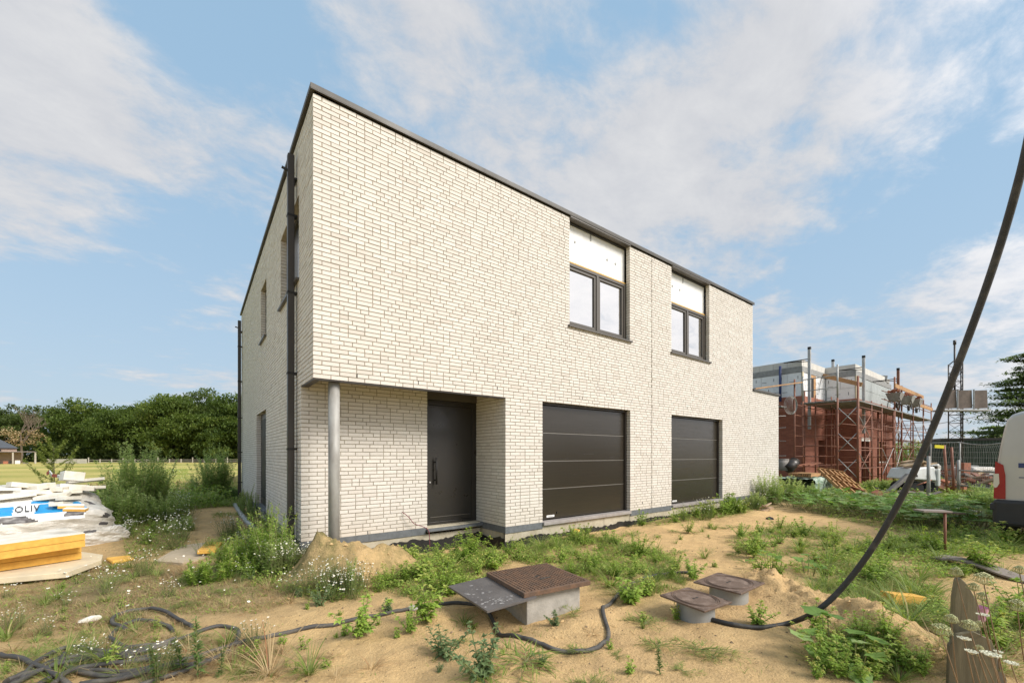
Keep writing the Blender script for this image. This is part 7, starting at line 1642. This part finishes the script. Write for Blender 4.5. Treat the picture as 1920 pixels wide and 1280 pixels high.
# ---- young tree in the bushes
x, y = D(100, 852, 12)[:2]; sp_ = tag(empty('sapling', (x, y, 0)), 'yellow-green sapling standing behind the wrapped pallet', 'sapling'); g = np.random.default_rng(3); T_ = PB(); L_ = PB()
T_.tube([(0, 0, 0), (.02, 0, .8), (0, .02, 1.75)], .018, .005, 0, 5)
for k in range(15):
    z0 = .45+.085*k; a = k*2.4; L = (.62 if k < 9 else .4)*(1-.35*k/15); e_ = 1.1+.05*k; pts = [(0, 0, z0), (math.cos(a)*L*.6, math.sin(a)*L*.6, z0+L*.35*e_), (math.cos(a)*L, math.sin(a)*L, z0+L*.85*e_)]; T_.tube(pts, .006, .002, 0, 4)
    n = 190; f = g.uniform(.12, 1, n); P_ = np.array([np.interp(f, [0, .5, 1], [q[c] for q in pts]) for c in range(3)]).T+g.normal(0, .02, (n, 3)); L_.leaf(P_, sph(g, n, .2), .06*g.uniform(.6, 1.3, n), .028*np.ones(n), 0, .3, .2, k)
mk('trunk', T_.mesh('trunk', ['bark']), sp_, True); mk('crown', L_.mesh('crown', ['sapleaf']), sp_, True)
# ---- trees
def crown_mesh(seed, R_, Ht, n, blobs, leaf, mat_, flat=.8, zlow=.12, gap=0, name='crown'):
    """leaf clumps on many small lobes spread through the crown's volume"""
    g = np.random.default_rng(seed); c = []; 
    while len(c) < blobs:
        p = g.uniform(-1, 1, 3); rr = np.linalg.norm(p)
        if rr > 1 or rr < .35: continue
        z = (p[2]*.5+.5); prof = 1 if z > .35 else .72+.8*z
        c.append((p[0]*R_*prof, p[1]*R_*prof, Ht*(zlow+(1-zlow)*z)*.93))
    c = np.array(c); br_ = R_*g.uniform(.17, .34, blobs); per = n//blobs; B = PB(); P_ = []; Dr = []
    for i in range(blobs):
        d_ = nrm(g.normal(0, 1, (per, 3))); d_[:, 2] = d_[:, 2]*.75+.15; rad = br_[i]*(g.random(per)**.35); q = c[i]+d_*rad[:, None]*[1.15, 1.15, .62]; P_.append(q); Dr.append(d_*.6+g.normal(0, .5, (per, 3))+[0, 0, .1])
    P_ = np.concatenate(P_); Dr = np.concatenate(Dr); k = len(P_); B.leaf(P_, Dr, leaf*g.uniform(.6, 1.4, k), leaf*.62*g.uniform(.7, 1.2, k), 0, .1, .2, seed, tint=np.clip(np.repeat(g.normal(.4, .16, blobs), per)+g.normal(0, .13, k), 0, 1)); return B.mesh(name, [mat_]), c
def trunk_mesh(seed, Ht, c, r=.35, mat_='bark', nb=14):
    g = random.Random(seed); B = PB(); top_ = (g.uniform(-.6, .6), g.uniform(-.6, .6), Ht*.72); B.tube([(0, 0, -.5), (.1, 0, Ht*.25), (top_[0]*.6, top_[1]*.6, Ht*.5), top_], r, r*.25, 0, 8)
    idx_ = list(range(len(c))); g.shuffle(idx_)
    for i in idx_[:nb]: p = c[i]; z0 = min(p[2]*.6, Ht*.6); B.tube([(top_[0]*.5*z0/Ht, top_[1]*.5*z0/Ht, z0), (p[0]*.5, p[1]*.5, (z0+p[2])*.52), tuple(p)], r*.35, r*.08, 0, 5)
    return B.mesh('trunk', [mat_])
pro = []
for k, (R_, Ht, n, bl, lf, mt_) in enumerate(((6.0, 12.5, 15000, 120, .50, 'tree_leaf'), (6.8, 13.5, 17000, 140, .50, 'tree_leaf'), (5.2, 12.0, 13000, 100, .48, 'tree_leaf'), (6.2, 14.0, 15000, 120, .5, 'tree_dark'))):
    cm, cc = crown_mesh(200+k, R_, Ht, n, bl, lf, mt_, zlow=.06); pro.append((cm, trunk_mesh(300+k, Ht, cc), Ht))
def tree(k, u, t_, scale, label, rz=0, group='trees along the far edge of the field', sx=1.0):
    x, y = D(u, 852, t_)[:2]; o = tag(empty('broad_tree', (x, y, -.3), rz), label, 'tree', group); o.scale = (scale*sx, scale*sx, scale); mk('trunk', pro[k][1], o, True); mk('crown', pro[k][0], o, True); return o
# target heights from the photograph's skyline
sk = [(-25, 88, 751, 3, 'dark tree cut off by the left edge of the picture'), (152, 86, 752, 0, 'broad tree right of the gappy one'), (200, 84, 757, 2, 'tree above the right half of the white wall'), (238, 84, 754, 1, 'round tree left of the middle of the wood edge'), (283, 86, 748, 0, 'lighter tree in the middle of the wood edge'),
      (328, 82, 738, 1, 'tall tree rising left of the highest crown'), (372, 88, 730, 3, 'highest dark crown of the wood edge'), (408, 80, 752, 2, 'lower light green tree before the highest crown'), (440, 84, 739, 0, 'tree next to the rear downpipe of the house'), (475, 84, 745, 1, 'tree mostly hidden behind the house corner')]
for k, (u, t_, v, p_, lb) in enumerate(sk):
    zt_ = CZ+(VH-v)/F*t_; tree(p_, u, t_, zt_/pro[p_][2]*(1.0, 1.07, .95, 1.05, 1.0, 1.06, 1.08, .92, 1.05, 1.0)[k], lb, rz=k*1.3, sx=.86)
for k, (u, t_, v, p_) in enumerate(((175, 98, 760, 3), (258, 98, 758, 3), (305, 99, 750, 2), (350, 99, 738, 3), (425, 98, 742, 3), (215, 99, 764, 0))):
    zt_ = CZ+(VH-v)/F*t_; tree(p_, u, t_, zt_/pro[p_][2], ['dark tree in the second row above the white wall', 'dark tree in the second row at the middle', 'second row tree left of the highest crown', 'second row tree under the highest crown', 'second row tree near the downpipe', 'second row tree between the white wall and the middle'][k], rz=k*2.1, group='second row of trees')
for k, (u, p_) in enumerate(((-110, 1), (-230, 0), (-390, 2), (-600, 1))): tree(p_, u, 84-7*k, .95, ['first', 'second', 'third', 'fourth'][k]+' tree of the wood edge left of the picture', rz=k*1.7)
# the gappy tree and the half dead one before it
for (u, t_, v, lb, sd, n_, bl_) in ((66, 90, 753, 'gappy dark tree with sky showing through its crown', 401, 5200, 64), (98, 92, 765, 'smaller gappy tree right of the half dead one', 402, 4800, 56), (30, 92, 752, 'dark leafy tree behind the half dead one', 403, 7000, 80)):
    zt_ = CZ+(VH-v)/F*t_; cm, cc = crown_mesh(sd, 4.6, zt_, n_, bl_, .52, 'tree_dark', zlow=.20); x, y = D(u, 852, t_)[:2]; o = tag(empty('broad_tree', (x, y, -.3)), lb, 'tree', 'trees along the far edge of the field'); mk('trunk', trunk_mesh(sd, zt_, cc, .3, nb=24), o, True); mk('crown', cm, o, True)
def bare(seed, Ht, spread, r, mat_):
    g = random.Random(seed); B = PB()
    def grow(p, d_, L, rr, lv):
        q = p+d_*L+Vector((g.uniform(-.1, .1)*L, g.uniform(-.1, .1)*L, 0)); B.tube([tuple(p), tuple(p.lerp(q, .5)+Vector((g.uniform(-.06, .06)*L, 0, 0))), tuple(q)], rr, rr*.6, 0, 4 if lv else 7)
        if lv < 5:
            for _ in range(3 if lv < 4 else 2): nd = (d_+Vector((g.uniform(-1, 1), g.uniform(-1, 1), g.uniform(-.1, .6)))*spread).normalized(); grow(q, nd, L*g.uniform(.6, .82), rr*.58, lv+1)
    grow(Vector((0, 0, -.3)), Vector((0, 0, 1)), Ht*.33, r, 0); return B.mesh('trunk', [mat_])
x, y = D(38, 852, 76)[:2]; o = tag(empty('dead_tree', (x, y, 0)), 'half dead pale tree standing before the wood, just right of the carport', 'tree'); mk('trunk', bare(5, 10.5, .62, .24, 'deadbark'), o, True)
cm, cc = crown_mesh(404, 3.2, 7.0, 700, 40, .34, 'dry', zlow=.45); mk('withered_leaves', cm, o, True)
# undergrowth added along the wood edge, shade at its foot put into the tint
B = PB(); g = np.random.default_rng(9)
for u0, u1, t_, hz_, n_ in ((60, 480, 80.5, 3.2, 9000), (-40, 110, 83, 3.6, 3000)):
    u = g.uniform(u0, u1, n_); P_ = np.array([D(a, 852, t_+b_)[:2] for a, b_ in zip(u, g.uniform(0, 4, n_))]); hh = hz_*(.6+.8*(vnoise(P_[:, 0], P_[:, 1], .25, 4)+.5))*g.random(n_); P3 = np.stack([P_[:, 0], P_[:, 1], hh], -1); B.leaf(P3, sph(g, n_, 0), .6*g.uniform(.5, 1.3, n_), .4*np.ones(n_), 0, .1, .2, 3, tint=np.clip(g.normal(.12, .12, n_), 0, 1))
tag(mk('undergrowth', B.mesh('undergrowth', ['tree_dark'])), 'added undergrowth, its leaves darkened as shade at the foot of the wood', 'undergrowth', None, 'stuff')
# ---- conifer and light tree at the right
def layered(seed, Ht, R_, tiers, per, leaf, mat_):
    g = np.random.default_rng(seed); T_ = PB(); L_ = PB(); T_.tube([(0, 0, -.3), (.05, 0, Ht*.5), (0, 0, Ht)], .26, .03, 0, 7)
    for k in range(tiers):
        f = k/tiers; z0 = Ht*(.12+.86*f); nb = 5
        for j in range(nb):
            a = g.uniform(0, 2*PI); L = R_*(1-f*.80)*g.uniform(.55, 1.15); up = g.uniform(-.02, .28); pts = [(0, 0, z0), (math.cos(a)*L*.5, math.sin(a)*L*.5, z0+L*up*.6), (math.cos(a)*L, math.sin(a)*L, z0+L*up)]; T_.tube(pts, .05*(1-f*.7), .012, 0, 4)
            n = int(per*2.4*L/R_)+6; q = g.uniform(.22, 1.05, n); P_ = np.array([np.interp(q, [0, .5, 1], [pp_[c] for pp_ in pts]) for c in range(3)]).T; wd = L*.26*(1.1-q*.5); P_ = P_+np.stack([g.normal(0, 1, n)*wd, g.normal(0, 1, n)*wd, g.normal(0, .055, n)+.05], -1); L_.leaf(P_, sph(g, n, .0)*[1, 1, .5], leaf*g.uniform(.6, 1.3, n), leaf*.5*np.ones(n), 0, .05, .2, seed+k*9+j)
    return T_.mesh('trunk', ['bark']), L_.mesh('crown', [mat_])
x, y = D(1938, 852, 34)[:2]; o = tag(empty('conifer', (x, y, 0)), 'dark layered conifer at the right edge above the van', 'tree'); a, b_ = layered(3, 10.2, 5.0, 19, 230, .26, 'conifer'); mk('trunk', a, o, True); mk('crown', b_, o, True)
x, y = D(1872, 852, 44)[:2]; o = tag(empty('light_tree', (x, y, 0)), 'lower yellow-green tree left of the conifer', 'tree'); a, b_ = layered(8, 4.9, 3.9, 8, 420, .24, 'tree_leaf'); mk('trunk', a, o, True); mk('crown', b_, o, True)
# ---- maize field
B = PB(); g = np.random.default_rng(12); n = 0
for ix in range(26):
    for iy in range(60):
        x0, y0 = 44+ix*.75, -12+iy*.36
        x0 += g.normal(0, .06); y0 += g.normal(0, .05); h_ = g.uniform(2.1, 2.75); k = 9; zz = g.uniform(.3, .95, k)*h_; th = np.arange(k)*PI+g.normal(0, .5, k)+g.uniform(0, 3)
        if ix > 7 and iy % 2: continue
        B.blade(np.stack([np.full(k, x0), np.full(k, y0), zz], -1), np.stack([np.cos(th), np.sin(th), g.uniform(1, 2, k)], -1), .75*g.uniform(.7, 1.2, k), np.full(k, .085), g.uniform(.5, 1.1, k), 0, ix*60+iy, segs=3); B.blade(np.array([[x0, y0, 0]]), np.array([[.02, 0, 1.]]), np.array([h_]), np.array([.05]), np.array([.0]), 0, 1, segs=1, tint=np.array([.4]))
        B.blade(np.tile([[x0, y0, h_-.05]], (3, 1)), g.normal(0, .35, (3, 3))+[0, 0, 1], np.full(3, .35), np.full(3, .03), np.full(3, .3), 0, 2, segs=2, tint=np.full(3, 1.0))
tag(mk('maize_field', B.mesh('maize_field', ['maize'])), 'ripening maize field behind scaffolding and container', 'maize', None, 'stuff')
